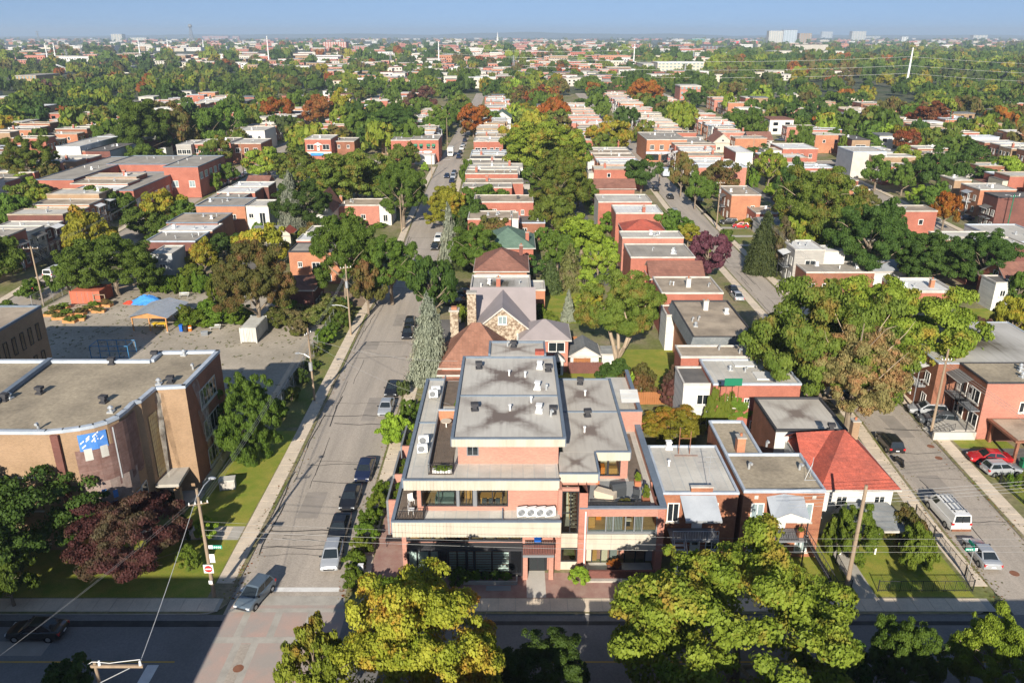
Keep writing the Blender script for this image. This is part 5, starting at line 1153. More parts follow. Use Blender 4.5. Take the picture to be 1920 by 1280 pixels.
part('skylight', MB().box(x0 + 4, x0 + 6.8, y0 + 5.5, y0 + 7, 6.86, 7.05, 'white_paint').box(x0 + 5.6, x0 + 7.6, y0 + 1.4, y0 + 3.6, 6.86, 7.05, 'white_paint'), IV)
# --- right hand block, houses facing the street with the white van
A1 = fh('two storey apartment house with a plain pink brick end wall and dark balconied front', 1852, 2040, 719, 681, 7.4, 'brick_brown', 'roof_school', 'cap_dark', vents=4, wall_s='brick_salmon', ptop=.15, south=((.42, 3.6, 1.2, 1.4),), cat='apartment house', name='apartment_house')
x0, x1, y0, y1 = front_of(A1); l = A1.location
for f, z in ((.3, 4.2), (.75, 4.2), (.22, 1.3), (.72, 1.3)): window(A1, x0, y0 + (y1 - y0) * f, z, 'w', 2.0, 1.7)
for k, f in enumerate((.32, .74)): link('balcony', balc_mesh(3.4, 'black_metal', 'roof_dark' if k else None), A1, (x0 - l.x, y0 + (y1 - y0) * f - l.y, 3.7), SIDE['w']); door(A1, x0, y0 + (y1 - y0) * (f + .14), 3.7, 'w', m='white_paint')
b = MB(); b.box(x0 - 2.6, x0 - .01, y0 + .3, y0 + 3.4, .9, 1.1, 'concrete').box(x0 - 1.0, x0 - .01, y0 + 3.4, y1 - 1, .9, 1.1, 'concrete'); part('front_terrace', b, A1)
for k in range(7): part('step', MB().box(x0 - 3.0 - .35 * k, x0 - 2.62 - .35 * k, y0 + .2, y0 + 2.8, 0, 1.05 - .15 * k, 'concrete_light', 'b'), A1)
part('stair_wall', MB().box(x0 - 5.2, x0 - .1, y0 - .2, y0 + .15, 0, 1.0, 'concrete_light', 'b'), A1)
b = MB(); railing(b, [(x0 - 2.6, y0 + 2.9, 1.1), (x0 - 5.4, y0 + 2.9, .1)], .9); railing(b, [(x0 - 2.6, y0 + .2, 1.1), (x0 - 5.4, y0 + .2, .1)], .9); railing(b, [(x0 - .95, y0 + 3.5, 1.1), (x0 - .95, y1 - 1.2, 1.1)], .9); part('stair_rail', b, A1)
A2 = flat_house('wide apartment house under a broad pale membrane roof with a drain stain', x0 - 2.6, x0 + 15, y1 + .1, y1 + 15.5, 7.3, 'brick_brown', 'roof_pond', 'cap_pale', 'w', vents=2, nf=4, cat='apartment house', name='apartment_house', ptop=.12)
link('staircase', stair_mesh('white_metal', 3.3, 5), A2, (-8.8 - 1.4, -4.5, 0), SIDE['w']); link('balcony', balc_mesh(4.4, 'white_metal', 'white_metal'), A2, (-8.8, -3.5, 3.3), SIDE['w']); link('staircase', stair_mesh('white_metal', 1.6, 2.4), A2, (-8.8, 2.5, 0), SIDE['w'])
flat_house('cream stair head rising at the back of the pale membrane roof', x0 + 3.5, x0 + 9, y1 + 15.6, y1 + 20, 8.6, 'cream_stucco', 'roof_grey', 'cap_dark', vents=0, name='outbuilding', cat='building')
G1 = fh('grey clad house with a white roof, dark front galleries and a white rear wing', 1491, 1547, 470, 452, 7.0, 'grey_siding', 'roof_white', 'cap_white', 'w', vents=3, south=((.55, 3.7, 2.0, 1.4),), balc='black_metal')
fh('white rear wing of the grey clad house', 1525, 1585, 473, 462, 6.6, 'white_siding', 'roof_white', 'cap_white', vents=1)
fh('long low bungalow with a grey flat roof behind the spreading pale tree', 1512, 1640, 512, 492, 4.2, 'brick_brown', 'roof_grey', 'cap_white', vents=4, south=((.1, .9, 1.2, 1.3), (.3, .9, 1.2, 1.3)))
x0, x1, y0, y1 = pxr(1470, 1545, 452, 438, 3.2); pitched('low garage with a plain grey roof beside a lone round tree', x0, x1, y0 + 16, y0 + 24, 3.0, 1.2, 'white_siding', 'shingle_grey', 'gx', name='garage', cat='garage')
x0, x1, y0, y1 = pxr(1640, 1700, 505, 490, 3.2); pitched('garage with a pale grey roof patched with leaf shade', x0, x1, y0, y0 + 8, 3.0, 1.0, 'white_siding', 'metal_sheet', 'gx', name='garage', cat='garage')
fh('bungalow with a white flat roof and brick chimney beside a fenced lawn', 1690, 1790, 549, 525, 3.8, 'brick_red', 'roof_white', 'cap_white', vents=3, chim=(.72, .4, 'brick_orange'), ptop=.5)
x0, x1, y0, y1 = pxr(1868, 1960, 540, 505, 4.0); t = pitched('brick cottage with a steep brown roof and white shed at its side', x0 + 2.5, x0 + 15, y0, y0 + 10, 4.0, 3.4, 'brick_red', 'shingle_brown', 'gx'); window(t, x0 + 2.5, y0 + 5, 4.6, 'w', 1.6, 1.2)
flat_house('small white clad lean-to at the end of the brown roofed cottage', x0 - .6, x0 + 2.4, y0 - .6, y0 + 4, 5.0, 'white_siding', 'roof_dark', 'cap_white', vents=0, south=((.5, 2.6, 1, 1.2),), name='lean_to')
fh('end house of a brick row with a stripe of white coping and street stair', 1372, 1427, 367, 350, 7.0, 'brick_orange', 'roof_tan', 'cap_white', 'w', vents=3, south=((.75, 3.4, 1.0, 1.0),), stairs='black_metal', balc='black_metal')
row(lambda y: E2R(y) + 5.2, 'w', 13.5, 253, 302, 'of the gallery side row', 'w', 'm', 1, 41, 2, stairs='black_metal', balc='white_metal')
fh('brick bungalow with a grey canopy beside the end house of the gallery row', 1418, 1462, 401, 388, 4.0, 'brick_red', 'roof_tan', 'cap_white', 'w', vents=1)
row(lambda y: E3L(y) - 5, 'e', 13.5, 224, 302, 'of the white roofed row', 'e', 'm', 1, 43, 1, roofs=(('roof_white', 3), ('roof_pale', 2), ('roof_grey', 1)), hbase=5.2)
fh('tan end annex with a flat pale roof below the white roofed row', 1692, 1750, 412, 399, 3.4, 'brick_tan', 'roof_pale', 'cap_white', vents=1)
fh('brick duplex with a brown porch roof and green bins beside the amber tree', 1838, 1906, 357, 345, 7.0, 'brick_orange', 'roof_pale', 'cap_white', 'w', vents=3, wall_s='brick_orange', balc='white_metal')
fh('tan brick duplex partly hidden behind the amber tree', 1790, 1822, 339, 330, 7.0, 'brick_tan', 'roof_pale', 'cap_white', 'w', vents=2)
fh('dark brick walk-up with balconies in shade', 1872, 1960, 371, 362, 8.6, 'brick_dark', 'roof_dark', 'cap_dark', 'w', vents=1, balc='black_metal', nf=3)
fh('white walled hall with a grey roof behind the dark round trees', 1887, 1990, 455, 422, 6.0, 'white_paint', 'roof_pale', 'cap_pale', vents=3)
row(lambda y: E3R(y) + 5, 'w', 13, 262, 302, 'beyond the green lamp post', 'w', 'w', .9, 47, 1, balc='white_metal')
row(lambda y: 100 + 0 * y, 'e', 12, 150, 210, 'behind the dark round trees', 'e', 'w', .5, 48, 1)
row(lambda y: 165 - (y - 50) * .02, 'e', 13, 190, 300, 'along the outer east street', 'e', 'w', .6, 49, 1)
# --- left block
fh('orange brick house with a dark window and tall white rear galleries', 367, 459, 387, 372, 6.6, 'brick_orange', 'roof_grey', 'cap_blue', vents=4, south=((.36, 3.4, 1.0, 1.0), (.75, 3.4, 1.2, 1.2)))
fh('white clad gallery wing with a glazed corner', 461, 503, 388, 376, 6.4, 'white_siding', 'roof_pale', 'cap_white', vents=0, south=((.2, 3.6, 1.2, 1.2), (.7, 1.0, 1.5, 4.0)))
fh('brown walled flat roofed house with a tan gravel roof', 312, 408, 419, 401, 6.0, 'brick_brown', 'roof_tan', 'cap_blue', vents=3)
fh('house with a bluish white roof below the tan gravel roof', 298, 398, 434, 421, 5.6, 'brick_brown', 'roof_white', 'cap_white', vents=3)
fh('house with a slate grey roof behind the yellow tree', 272, 366, 454, 436, 5.8, 'brick_dark', 'roof_grey', 'cap_pale', vents=4)
fh('pale blue clad house with an open porch in shade behind the hedge', 282, 322, 478, 462, 6.4, 'panel_grey', 'roof_pale', 'cap_white', vents=1, south=((.5, 3.4, 1.2, 1.2),))
fh('pale roofed brick house with a step in its parapet', 398, 455, 373, 363, 6.0, 'brick_red', 'roof_grey', 'cap_white', vents=2)
fh('white roofed house in the school lane, nearer one', 407, 478, 362, 351, 6.2, 'brick_red', 'roof_white', 'cap_white', vents=2)
fh('white roofed house in the school lane, farther one', 432, 503, 351, 342, 6.4, 'brick_dark', 'roof_white', 'cap_white', vents=2)
x0, x1, y0, y1 = pxr(462, 500, 340, 333, 5.2); pitched('low house with a rusty ridge roof at the end of the school lane', x0, x1, y0, y0 + 8, 4.6, 1.6, 'brick_red', 'shingle_brown', 'gx')
x0, x1, y0, y1 = pxr(474, 522, 436, 426, 2.6); pitched('cream garden garage with a grey brown roof beside the silver spruce', x0, x1, y0, y0 + 7, 2.5, .9, 'cream_stucco', 'shingle_grey', 'gx', name='garage', cat='garage')
x0, x1, y0, y1 = pxr(524, 544, 438, 430, 3.0); pitched('tiny cream shed with a red roof beside the silver spruce', x0, x1, y0, y0 + 4.5, 2.8, 1.1, 'cream_stucco', 'shingle_red', 'gy', name='garden_shed', cat='shed', south=((.5, 1.2, .6, .7),))
fh('brick house with a warm grey roof partly behind the crooked tree', 541, 640, 473, 457, 6.4, 'brick_orange', 'roof_grey', 'cap_dark', vents=3, south=((.2, 3.4, .9, 1.1), (.5, 3.0, 1.6, 1.4), (.7, .6, 1.6, 1.4)))
fh('pale strip roofed house behind the warm grey roof', 556, 650, 452, 440, 6.0, 'brick_red', 'roof_white', 'cap_white', vents=2)
fh('pale bluish roofed house below the white cottage', 574, 640, 437, 425, 5.6, 'white_siding', 'roof_pale', 'cap_white', vents=1)
fh('low brick house with a long tan roof and brick chimney by the street bend', 624, 710, 386, 374, 5.0, 'brick_salmon', 'roof_tan', 'cap_white', vents=3, chim=(.1, .6, 'brick_orange'), south=((.65, 1.6, 1.2, 1.2),))
x0, x1, y0, y1 = pxr(711, 733, 386, 374, 5.0); flat_house('white gabled end bay of the low brick house', x0, x1, y0 - .3, y1, 5.2, 'white_siding', 'roof_pale', 'cap_white', 'e', vents=0, south=((.5, 1.0, 1.2, 1.8),))
x0, x1, y0, y1 = pxr(583, 622, 398, 385, 5.0); pitched('white timber cottage with a steep gable and brown roof', x0, x1, y0, y0 + 11, 5.0, 4.2, 'white_siding', 'shingle_brown', 'gy', south=((.5, 5.6, .9, .9), (.25, 1.6, 1, 1.3), (.75, 1.6, 1, 1.3)))
x0, x1, y0, y1 = pxr(556, 586, 540, 524, 5.0); t = pitched('dark brown house with a garage door under the spreading tree', x0 - 4, x1, y0, y0 + 8, 4.8, 1.2, 'brick_dark', 'shingle_brown', 'hip', front='e'); part('garage_door', MB().box(x1 + .01, x1 + .06, y0 + .6, y0 + 3.4, 0, 2.2, 'frame_black'), t)
row(lambda y: E0L(y) - 6.5, 'e', 14, 158, 232, 'facing the schoolyard road', 'e', 'w', 1, 51, 2, stairs='black_metal', balc='frame_grey', hbase=6.8)
row(lambda y: -158 + 0 * y, 'w', 13, 195, 300, 'along the outer west street', 'w', 'w', .75, 53, 1)
row(lambda y: -178 + 0 * y, 'e', 13, 215, 300, 'across the outer west street', 'e', 'w', .75, 54, 1, balc='frame_grey')
# --- red brick school complex in the left distance
for k, (u0, u1, vf, vb, h, w) in enumerate(((67, 138, 338, 295, 7.0, 'long west wing of the red brick school with a row of paired windows'), (200, 322, 309, 293, 7.2, 'back wing of the red brick school with pale window strip'), (137, 250, 358, 324, 6.6, 'broad front hall of the red brick school under a streaked grey roof'), (306, 371, 314, 293, 9.0, 'tall east block of the red brick school with ribbon windows'), (252, 306, 330, 318, 5.0, 'low link of the red brick school beside the parked cars'))):
    t = fh(w, u0, u1, vf, vb, h, 'brick_red', 'roof_grey', 'cap_blue', vents=3, name='school_wing', cat='school building', group='wings of the red brick school')
    x0, x1, y0, y1 = HOUSES[-1]
    n = int((y1 - y0) / 4)
    for j in range(n): window(t, x1, y0 + 2 + 4 * j, h * .35 if h < 8 else h * .6, 'e', 2.2, 1.9, 'frame_white', 'glass_pale', 1)
    n = int((x1 - x0) / 5)
    for j in range(n): window(t, x0 + 3 + 5 * j, y0, h * .35, 's', 1.8, 1.9, 'frame_white', 'glass_pale', 1)
fh('white walled industrial block with dark blue panelled side', 105, 150, 276, 257, 8.5, 'panel_grey', 'roof_pale', 'cap_pale', vents=2, wall_s='white_paint', name='workshop', cat='workshop')
fh('dark panelled industrial shed with a cluttered roof', 160, 206, 284, 270, 7.5, 'panel_grey', 'roof_dark', 'cap_dark', vents=4, wall_s='brick_dark', name='workshop', cat='workshop')
fh('pale cube shaped building with a tiled side roof', 185, 213, 257, 249, 8.5, 'white_paint', 'roof_pale', 'cap_white', vents=1, name='workshop', cat='workshop')
fh('low flat roofed house with a chimney stack in front of the red brick school', 68, 150, 402, 388, 4.8, 'brick_red', 'roof_tan', 'cap_white', vents=2, chim=(.5, .4, 'brick_red'))
# --- corner buildings along the far cross street
def shopfront(label, u0, u1, vf, vb, h, wall, roof, **k):
    t = fh(label, u0, u1, vf, vb, h, wall, roof, 'cap_white', name='corner_shop', cat='shop', **k); return t, HOUSES[-1]
t, (x0, x1, y0, y1) = shopfront('red brick corner shop with four green awnings and pale shop windows', 770, 822, 263, 254, 8.2, 'brick_red', 'roof_grey', vents=3)
for f in (.17, .37, .63, .82): X = x0 + (x1 - x0) * f; window(t, X, y0, 4.9, 's', 1.1, 1.8, 'frame_black'); part('awning', MB().tube([(X - .65, y0 - .1, 6.3), (X + .65, y0 - .1, 6.3)], .55, 'green_metal', 10), t)
part('shop_window', MB().box(x0 + 1, x0 + 4.6, y0 - .1, y0 - .01, .9, 3.2, 'glass_pale').box(x0 + 5, x0 + 8.4, y0 - .1, y0 - .01, .9, 3.2, 'glass_pale'), t)
part('sign_board', MB().box(x0 + 1, x0 + 4.4, y0 - .15, y0 - .01, 3.5, 4.1, 'cap_pale').box(x0 + 4.8, x0 + 8, y0 - .15, y0 - .01, 3.5, 4.1, 'white_sign'), t)
part('white_extension', MB().box(x0 + 2, x1 - 1.2, y0 - 6.5, y0 - .2, 0, 3.2, 'white_paint', 'b'), t)
t, (x0, x1, y0, y1) = shopfront('red brick shop with a scalloped parapet beside the green awnings', 733, 769, 264, 256, 8.0, 'brick_red', 'roof_grey', vents=2); window(t, x0 + 3, y0, 4.6, 's', 1.6, 1.8); window(t, x0 + 8, y0, 4.6, 's', 1.4, 1.8)
t, (x0, x1, y0, y1) = shopfront('red corner shop with a white pediment over its upper door', 571, 620, 262, 254, 8.2, 'brick_red', 'roof_pale', vents=3)
for f, w in ((.2, 2.6), (.8, 2.6)): window(t, x0 + (x1 - x0) * f, y0, 4.4, 's', w, 2.0)
door(t, (x0 + x1) / 2, y0, 4.0, 's'); part('pediment', MB().face([((x0 + x1) / 2 - 1.6, y0 - .3, 6.4), ((x0 + x1) / 2 + 1.6, y0 - .3, 6.4), ((x0 + x1) / 2, y0 - .3, 7.2)], 'white_paint').box((x0 + x1) / 2 - 1.6, (x0 + x1) / 2 + 1.6, y0 - .3, y0 - .02, 6.2, 6.4, 'white_paint'), t)
part('shop_fascia', MB().box(x0, x1, y0 - .5, y0 - .02, 2.9, 3.6, 'white_paint').box(x0 + 2, x0 + 7, y0 - .56, y0 - .5, 2.2, 3.2, 'blue_tarp'), t)
t, _ = shopfront('brown brick house with white window surrounds beside the pediment shop', 625, 664, 266, 259, 6.6, 'brick_brown', 'roof_grey', vents=2, south=WU(.25, .7))
t, (x0, x1, y0, y1) = shopfront('red corner building with a double curved parapet and wide white windows', 888, 943, 266, 258, 8.2, 'brick_red', 'roof_pale', vents=2)
for f, w in ((.14, 2.0), (.36, 2.0), (.62, 1.4), (.8, 1.4)): window(t, x0 + (x1 - x0) * f, y0, 4.2, 's', w, 1.8)
for f in (.28, .72): part('parapet_curve', MB().tube([(x0 + (x1 - x0) * f + 2.4 * math.cos(a * PI / 8), y0 - .02, 8.0 + 1.0 * math.sin(a * PI / 8)) for a in range(9)], .16, 'cap_white', 5), t)
part('low_front', MB().box(x0 - 1, x1 + 2, y0 - 12, y0 - .2, 0, 3.6, 'brick_red', 'tb').box(x0 - .8, x1 + 1.8, y0 - 11.8, y0 - .2, 3.4, 3.55, 'roof_dark', 'b'), t)
t, (x0, x1, y0, y1) = shopfront('orange brick corner building with paned windows over pale storefronts', 1213, 1288, 263, 249, 8.2, 'brick_orange', 'roof_grey', vents=5)
for f in (.14, .38, .62, .85): window(t, x0 + (x1 - x0) * f, y0, 4.6, 's', 1.6, 1.8, nm=2)
part('shop_fascia', MB().box(x0 - .1, x1 + .1, y0 - .3, y0 - .02, 3.0, 3.9, 'cap_pale'), t)
for f, m in ((.2, 'glass'), (.5, 'glass'), (.8, 'glass_pale')): part('shop_window', MB().box(x0 + (x1 - x0) * f - 1.8, x0 + (x1 - x0) * f + 1.8, y0 - .12, y0 - .02, .6, 2.8, m), t)
part('poster', MB().box(x0 + 8.2, x0 + 9.2, y0 - .16, y0 - .13, .9, 2.6, 'red_sign').box(x0 + 13.2, x0 + 14.2, y0 - .16, y0 - .13, .9, 2.6, 'blue_plastic'), t)
t, (x0, x1, y0, y1) = shopfront('low shop with a bright blue front awning beside the orange corner building', 1290, 1331, 271, 258, 6.0, 'brick_orange', 'roof_grey', vents=2); part('awning', MB().face([(x0 + .5, y0 - 3, 1.9), (x1 - .5, y0 - 3, 1.9), (x1 - .5, y0 - .05, 3.0), (x0 + .5, y0 - .05, 3.0)], 'blue_plastic').box(x0 + .5, x1 - .5, y0 - 3.1, y0 - 3.0, 1.0, 1.9, 'blue_plastic'), t)
part('sign_board', MB().box(x0 + .6, x1 - .6, y0 - .3, y0 - .02, 3.2, 3.9, 'green_metal'), t)
for u0, u1, vf, w, ro, lb in ((360, 396, 271, 'brick_red', 'roof_pale', 'red brick house with pale trimmed windows at the left of the blue balcony'), (397, 432, 268, 'brick_red', 'roof_grey', 'red brick front with a recessed stair and blue balcony'), (433, 489, 270, 'brick_brown', 'roof_pale', 'brown brick corner house with three wide white windows'), (330, 358, 273, 'grey_siding', 'roof_pale', 'small grey shop with yellow framed windows')):
    t, (x0, x1, y0, y1) = shopfront(lb, u0, u1, vf, vf - 9, 7.4, w, ro, vents=2)
    for f in (.2, .5, .8): window(t, x0 + (x1 - x0) * f, y0, 4.2, 's', 1.6, 1.7)
t, (x0, x1, y0, y1) = shopfront('white rendered house with three arched windows under a pale roof', 441, 496, 246, 238, 8.2, 'white_paint', 'roof_pale', vents=2)
for f in (.25, .45, .8): X = x0 + (x1 - x0) * f; window(t, X, y0, 3.9, 's', 1.2, 1.6, 'frame_grey'); part('window_arch', MB().tube([(X, y0 - .06, 5.5), (X, y0 - .01, 5.5)], .6, 'glass', 12), t)
x0, x1, y0, y1 = pxr(925, 958, 222, 215, 6); pitched('white gabled hall with a greenish roof beyond the far cross street', x0, x1, y0, y0 + 20, 6, 3.2, 'white_paint', 'shingle_green', 'gy')
x0, x1, y0, y1 = pxr(1338, 1372, 268, 255, 4); pitched('cream cottage with a brown front gable beyond the blue awning', x0, x1, y0, y0 + 12, 4.2, 3.4, 'cream_stucco', 'shingle_brown', 'gy', south=((.5, 4.4, 1.2, 1.0), (.3, 1, 1.4, 1.4)))
x0, x1, y0, y1 = pxr(1405, 1448, 262, 255, 5.4); pitched('barn like house with a maroon ridge roof and white wall', x0, x1, y0, y0 + 10, 5.2, 2.8, 'white_siding', 'shingle_brown', 'gx')
fh('square building with a white end wall by the far car park', 1380, 1412, 287, 275, 6.6, 'brick_red', 'roof_white', 'cap_white', vents=1, wall_s='white_paint')
fh('flat brick house with white quoins and a bright white roof', 1468, 1534, 280, 270, 6.8, 'brick_red', 'roof_white', 'cap_white', vents=2, south=((.3, 3.6, 1.2, 1.5), (.55, 3.6, 1.2, 1.5), (.8, 3.6, 1.2, 1.5)))
fh('grey office block with a ribbon of windows and pale side wall', 1600, 1662, 286, 276, 8.6, 'panel_grey', 'roof_pale', 'cap_pale', vents=2, wall_s='concrete_light', name='office_block', cat='office building')
fh('tan fronted modern house with wide blue window', 1598, 1632, 263, 255, 7.6, 'brick_dark', 'roof_dark', 'cap_dark', vents=2, wall_s='brick_tan', south=((.5, 3.6, 4.0, 2.2),))
row(lambda y: E1L(y) - 5, 'e', 14, 345, 470, 'past the green awnings', 'e', 'n', .8, 61, 1, balc='white_metal')
row(lambda y: E1R(y) + 5, 'w', 13, 336, 560, 'past the curved parapet', None, 'n', .9, 62, 1)
row(lambda y: E2L(y) - 5, 'e', 14, 330, 520, 'past the far crossing', None, 'n', .8, 63, 1)
row(lambda y: E2R(y) + 6, 'w', 14, 345, 600, 'past the orange corner shop', 'w', 'n', .9, 64, 1, balc='white_metal')
row(lambda y: E2R(y) + 34, 'w', 13, 330, 560, 'behind the orange corner shop', 'w', 'n', .85, 65, 1)
row(lambda y: E3R(y) + 6, 'w', 14, 322, 560, 'beyond the far office block', 'w', 'n', .65, 66, 1)
row(lambda y: E0R(y) + 5, 'w', 13, 340, 540, 'past the arched white house', 'w', 'n', .45, 67, 1)
row(lambda y: E0L(y) - 5, 'e', 13, 330, 560, 'past the red brick school', 'e', 'n', .65, 68, 1, balc='white_metal')
row(lambda y: -184 + 0 * y, 'e', 13, 322, 560, 'in the far west terrace', 'e', 'w', .75, 69, 1)
row(lambda y: -152 + 0 * y, 'w', 13, 322, 480, 'opposite the far west terrace', None, 'w', .55, 70, 1)
row(lambda y: 184 + 0 * y, 'w', 13, 280, 520, 'in the far east terrace', 'w', 'w', .6, 71, 1)
row(lambda y: 226 + 0 * y, 'e', 13, 330, 520, 'in the outermost east terrace', 's', 'w', .5, 72, 1)
row(lambda y: -226 + 0 * y, 'w', 13, 330, 600, 'in the outermost west terrace', None, 'w', .6, 73, 1)

# ------------------------------------------------------------------ tan brick school beside the street bend (near left)
S = thing('school_building', 'tan brick three storey school with a curved corner wrapped in torn netting', 'school', (-48, 78, 0))
HOUSES.append((-60, -33.5, 65, 86))
SH = 12.5
front = [at(u, v, SH) for u, v in ((347, 726), (292, 729), (264, 753), (252, 757))]
curve_px = ((252, 757), (238, 771), (222, 783), (200, 793), (176, 800), (150, 805), (118, 809), (85, 812))
curve = [at(u, v, SH) for u, v in curve_px]
right = front[0]
back = [at(407, 659, SH), at(300, 661, SH), at(283, 677, SH), at(-60, 677, SH)]
west = (at(0, 813, SH)[0] - 12, curve[-1][1] + .1)
outline = [west] + curve[::-1][0:] + front[::-1][1:] + back[:1] + back[1:]
outline = [west] + list(reversed(curve)) + list(reversed(front))[1:] + [(right[0] + .15, back[0][1])] + back[1:]
def wall_run(pts, z0, z1, m):
    b = MB()
    for p, q in zip(pts, pts[1:]): b.face([(p[0], p[1], z0), (q[0], q[1], z0), (q[0], q[1], z1), (p[0], p[1], z1)], m)
    return b
nC = len(curve)
part('west_wall', wall_run([west, curve[-1]], 0, SH, 'brick_tan'), S)
part('curved_wall', wall_run(list(reversed(curve)), 0, SH, 'brick_tan'), S)
part('front_wall', wall_run(list(reversed(front)), 0, SH, 'brick_tan'), S)
part('east_wall', wall_run([front[0], (right[0] + .15, back[0][1])], 0, SH, 'brick_brown'), S)  # same tan brick school: the east side's shade is put into this darker colour
part('rear_wall', wall_run([(right[0] + .15, back[0][1])] + back[1:] + [west], 0, SH, 'brick_tan'), S)
b = MB(); b.face([(x, y, SH - .15) for x, y in outline], 'roof_school'); part('roof', b, S)
def edge_strip(pts, w, z0, z1, m):
    """an upstand following a wall top, w to the inside (left of the run)"""
    b = MB()
    for p, q in zip(pts, pts[1:]):
        d = math.hypot(q[0] - p[0], q[1] - p[1]); nx, ny = -(q[1] - p[1]) / d, (q[0] - p[0]) / d; ex, ey = (q[0] - p[0]) / d * .04, (q[1] - p[1]) / d * .04
        P = [(p[0] - nx * .08 - ex, p[1] - ny * .08 - ey), (q[0] - nx * .08 + ex, q[1] - ny * .08 + ey), (q[0] + nx * w + ex, q[1] + ny * w + ey), (p[0] + nx * w - ex, p[1] + ny * w - ey)]
        b.prism(P, z0, z1, m)
    return b
part('parapet', edge_strip(outline + [outline[0]], .38, SH - .1, SH + .22, 'cap_pale'), S)
px_, py_ = at(92, 676, SH), at(0, 745, SH); d_ = (py_[0] - px_[0], py_[1] - px_[1])
part('roof_divider', edge_strip([px_, (px_[0] + d_[0] * 1.6, px_[1] + d_[1] * 1.6)], .45, SH - .1, SH + .35, 'cap_blue'), S)
for u, v, k in ((75, 735, 2), (10, 748, 2), (18, 745, 0), (195, 752, 2), (208, 770, 0), (72, 802, 4), (210, 680, 2), (290, 668, 2), (345, 664, 0), (362, 690, 4), (298, 718, 0), (320, 715, 2)): X, Y = at(u, v, SH); vent(S, X, Y, SH - .15, k)
def on_curve(t, off=.05):
    """point and outward turn at parameter t (0 at the west end) along the curved wall"""
    pts = list(reversed(curve)); L_ = [math.hypot(q[0] - p[0], q[1] - p[1]) for p, q in zip(pts, pts[1:])]; s = t * sum(L_)
    for (p, q), l_ in zip(zip(pts, pts[1:]), L_):
        if s <= l_ or q == pts[-1]:
            f = s / l_; nx, ny = (q[1] - p[1]) / l_, -(q[0] - p[0]) / l_
            return p[0] + (q[0] - p[0]) * f + nx * off, p[1] + (q[1] - p[1]) * f + ny * off, math.atan2(q[1] - p[1], q[0] - p[0])
        s -= l_
def curved_panel(t0, t1, z0, z1, m, off=.06, n=8, wav=0.0):
    b = MB(); pr = None
    for k in range(n + 1):
        x, y, a = on_curve(t0 + (t1 - t0) * k / n, off + wav * math.sin(k * 2.1)); zz = z0 + wav * 4 * math.sin(k * 1.7)
        c = ((x, y, zz), (x, y, z1))
        if pr: b.face([pr[0], c[0], c[1], pr[1]], m)
        pr = c
    return b
part('netting', curved_panel(.22, .62, 6.2, 10.4, 'netting', .10), S, 'red brown debris netting on the curved corner')
part('netting', curved_panel(.56, .96, 6.0, 12.1, 'netting', .13, 8, .04), S)
part('netting', curved_panel(.20, .80, 4.4, 6.9, 'netting_pale', .17, 9, .06), S, 'pale torn netting sagging under the red brown netting')
part('house_wrap', curved_panel(.27, .52, 10.3, 12.0, 'housewrap', .11), S, 'blue house wrap showing between the nets')
part('netting_tear', curved_panel(.47, .515, 4.9, 5.7, 'housewrap', .22, 3), S); part('netting_tear', curved_panel(.38, .42, 5.6, 6.1, 'housewrap', .22, 3), S); part('netting_tear', curved_panel(.43, .50, 4.1, 4.6, 'housewrap', .22, 3), S)
for t0, t1 in ((.30, .37), (.44, .51)): part('window', curved_panel(t0, t1, 9.3, 10.5, 'container_white', .12, 3), S)
part('white_rope', curved_panel(.575, .59, 6.6, 12.0, 'white_metal', .2, 1), S)
for k in range(14):
    a0 = .28 + .2 * R.random(); z = 10.4 + 1.3 * R.random(); x, y, a = on_curve(a0, .12); x2, y2, a2 = on_curve(a0 + .035, .12)
    if k < 10: part('tape_mark', MB().face([(x, y, z), (x2, y2, z + .25), (x2, y2, z + .4), (x, y, z + .15)], 'white_sign'), S)
for t_, z in ((.50, 1.2), (.62, 1.4), (.75, 1.6), (.88, 1.8)):
    for zz in (z, ):
        x, y, a = on_curve(t_, .03); window(S, x, y, zz, 's', 1.2, 2.6, 'container_white', 'glass', 0, True, rz=a)
x, y, a = on_curve(.08, .03); part('drain_shaft', MB().box(x - .35, x + .35, y - .25, y, 0, SH - .2, 'brick_dark', 'b'), S)
wx = curve[-1][0]
for z in (8.0, 4.4, .8): window(S, wx - 5.2, west[1], z, 's', 6.6, 2.4, 'container_white', 'glass_pale', 3)
for k in range(3): part('curtain', MB().box(wx - 5.6 + 1.5 * k - .5, wx - 5.6 + 1.5 * k + .5, west[1] - .06, west[1] - .045, 8.3, 10.1, 'fabric_beige'), S)
# stair bay with glass blocks, pilaster, canopy
p0, p1 = front[2], front[1]
d = Vector((p1[0] - p0[0], p1[1] - p0[1])); n_ = Vector((d.y, -d.x)).normalized(); ang = math.atan2(d.y, d.x); mid = Vector(((p0[0] + p1[0]) / 2, (p0[1] + p1[1]) / 2))
b = MB(); L_ = d.length; u_ = d.normalized()
for i in range(5):
    for j in range(12):
        c0 = Vector(p0) + u_ * (L_ * .22 + L_ * .56 * i / 5) + n_ * .08; c1 = Vector(p0) + u_ * (L_ * .22 + L_ * .56 * (i + .9) / 5) + n_ * .08; z0 = 3.6 + .58 * j
        b.face([(c0.x, c0.y, z0), (c1.x, c1.y, z0), (c1.x, c1.y, z0 + .52), (c0.x, c0.y, z0 + .52)], 'glass_block')
part('glass_block_panel', b, S); S.children[-1]['label'] = 'tall yellowish glass block panel in the stair bay'
b = MB(); q0 = Vector(p0) + n_ * .1 - u_ * .3; q1 = Vector(p1) + u_ * .6; b.prism([tuple(q0), tuple(q0 + n_ * 2.3 + u_ * .3), tuple(q1 + n_ * 1.9), tuple(q1)], 3.0, 3.35, 'concrete'); part('entrance_canopy', b, S)
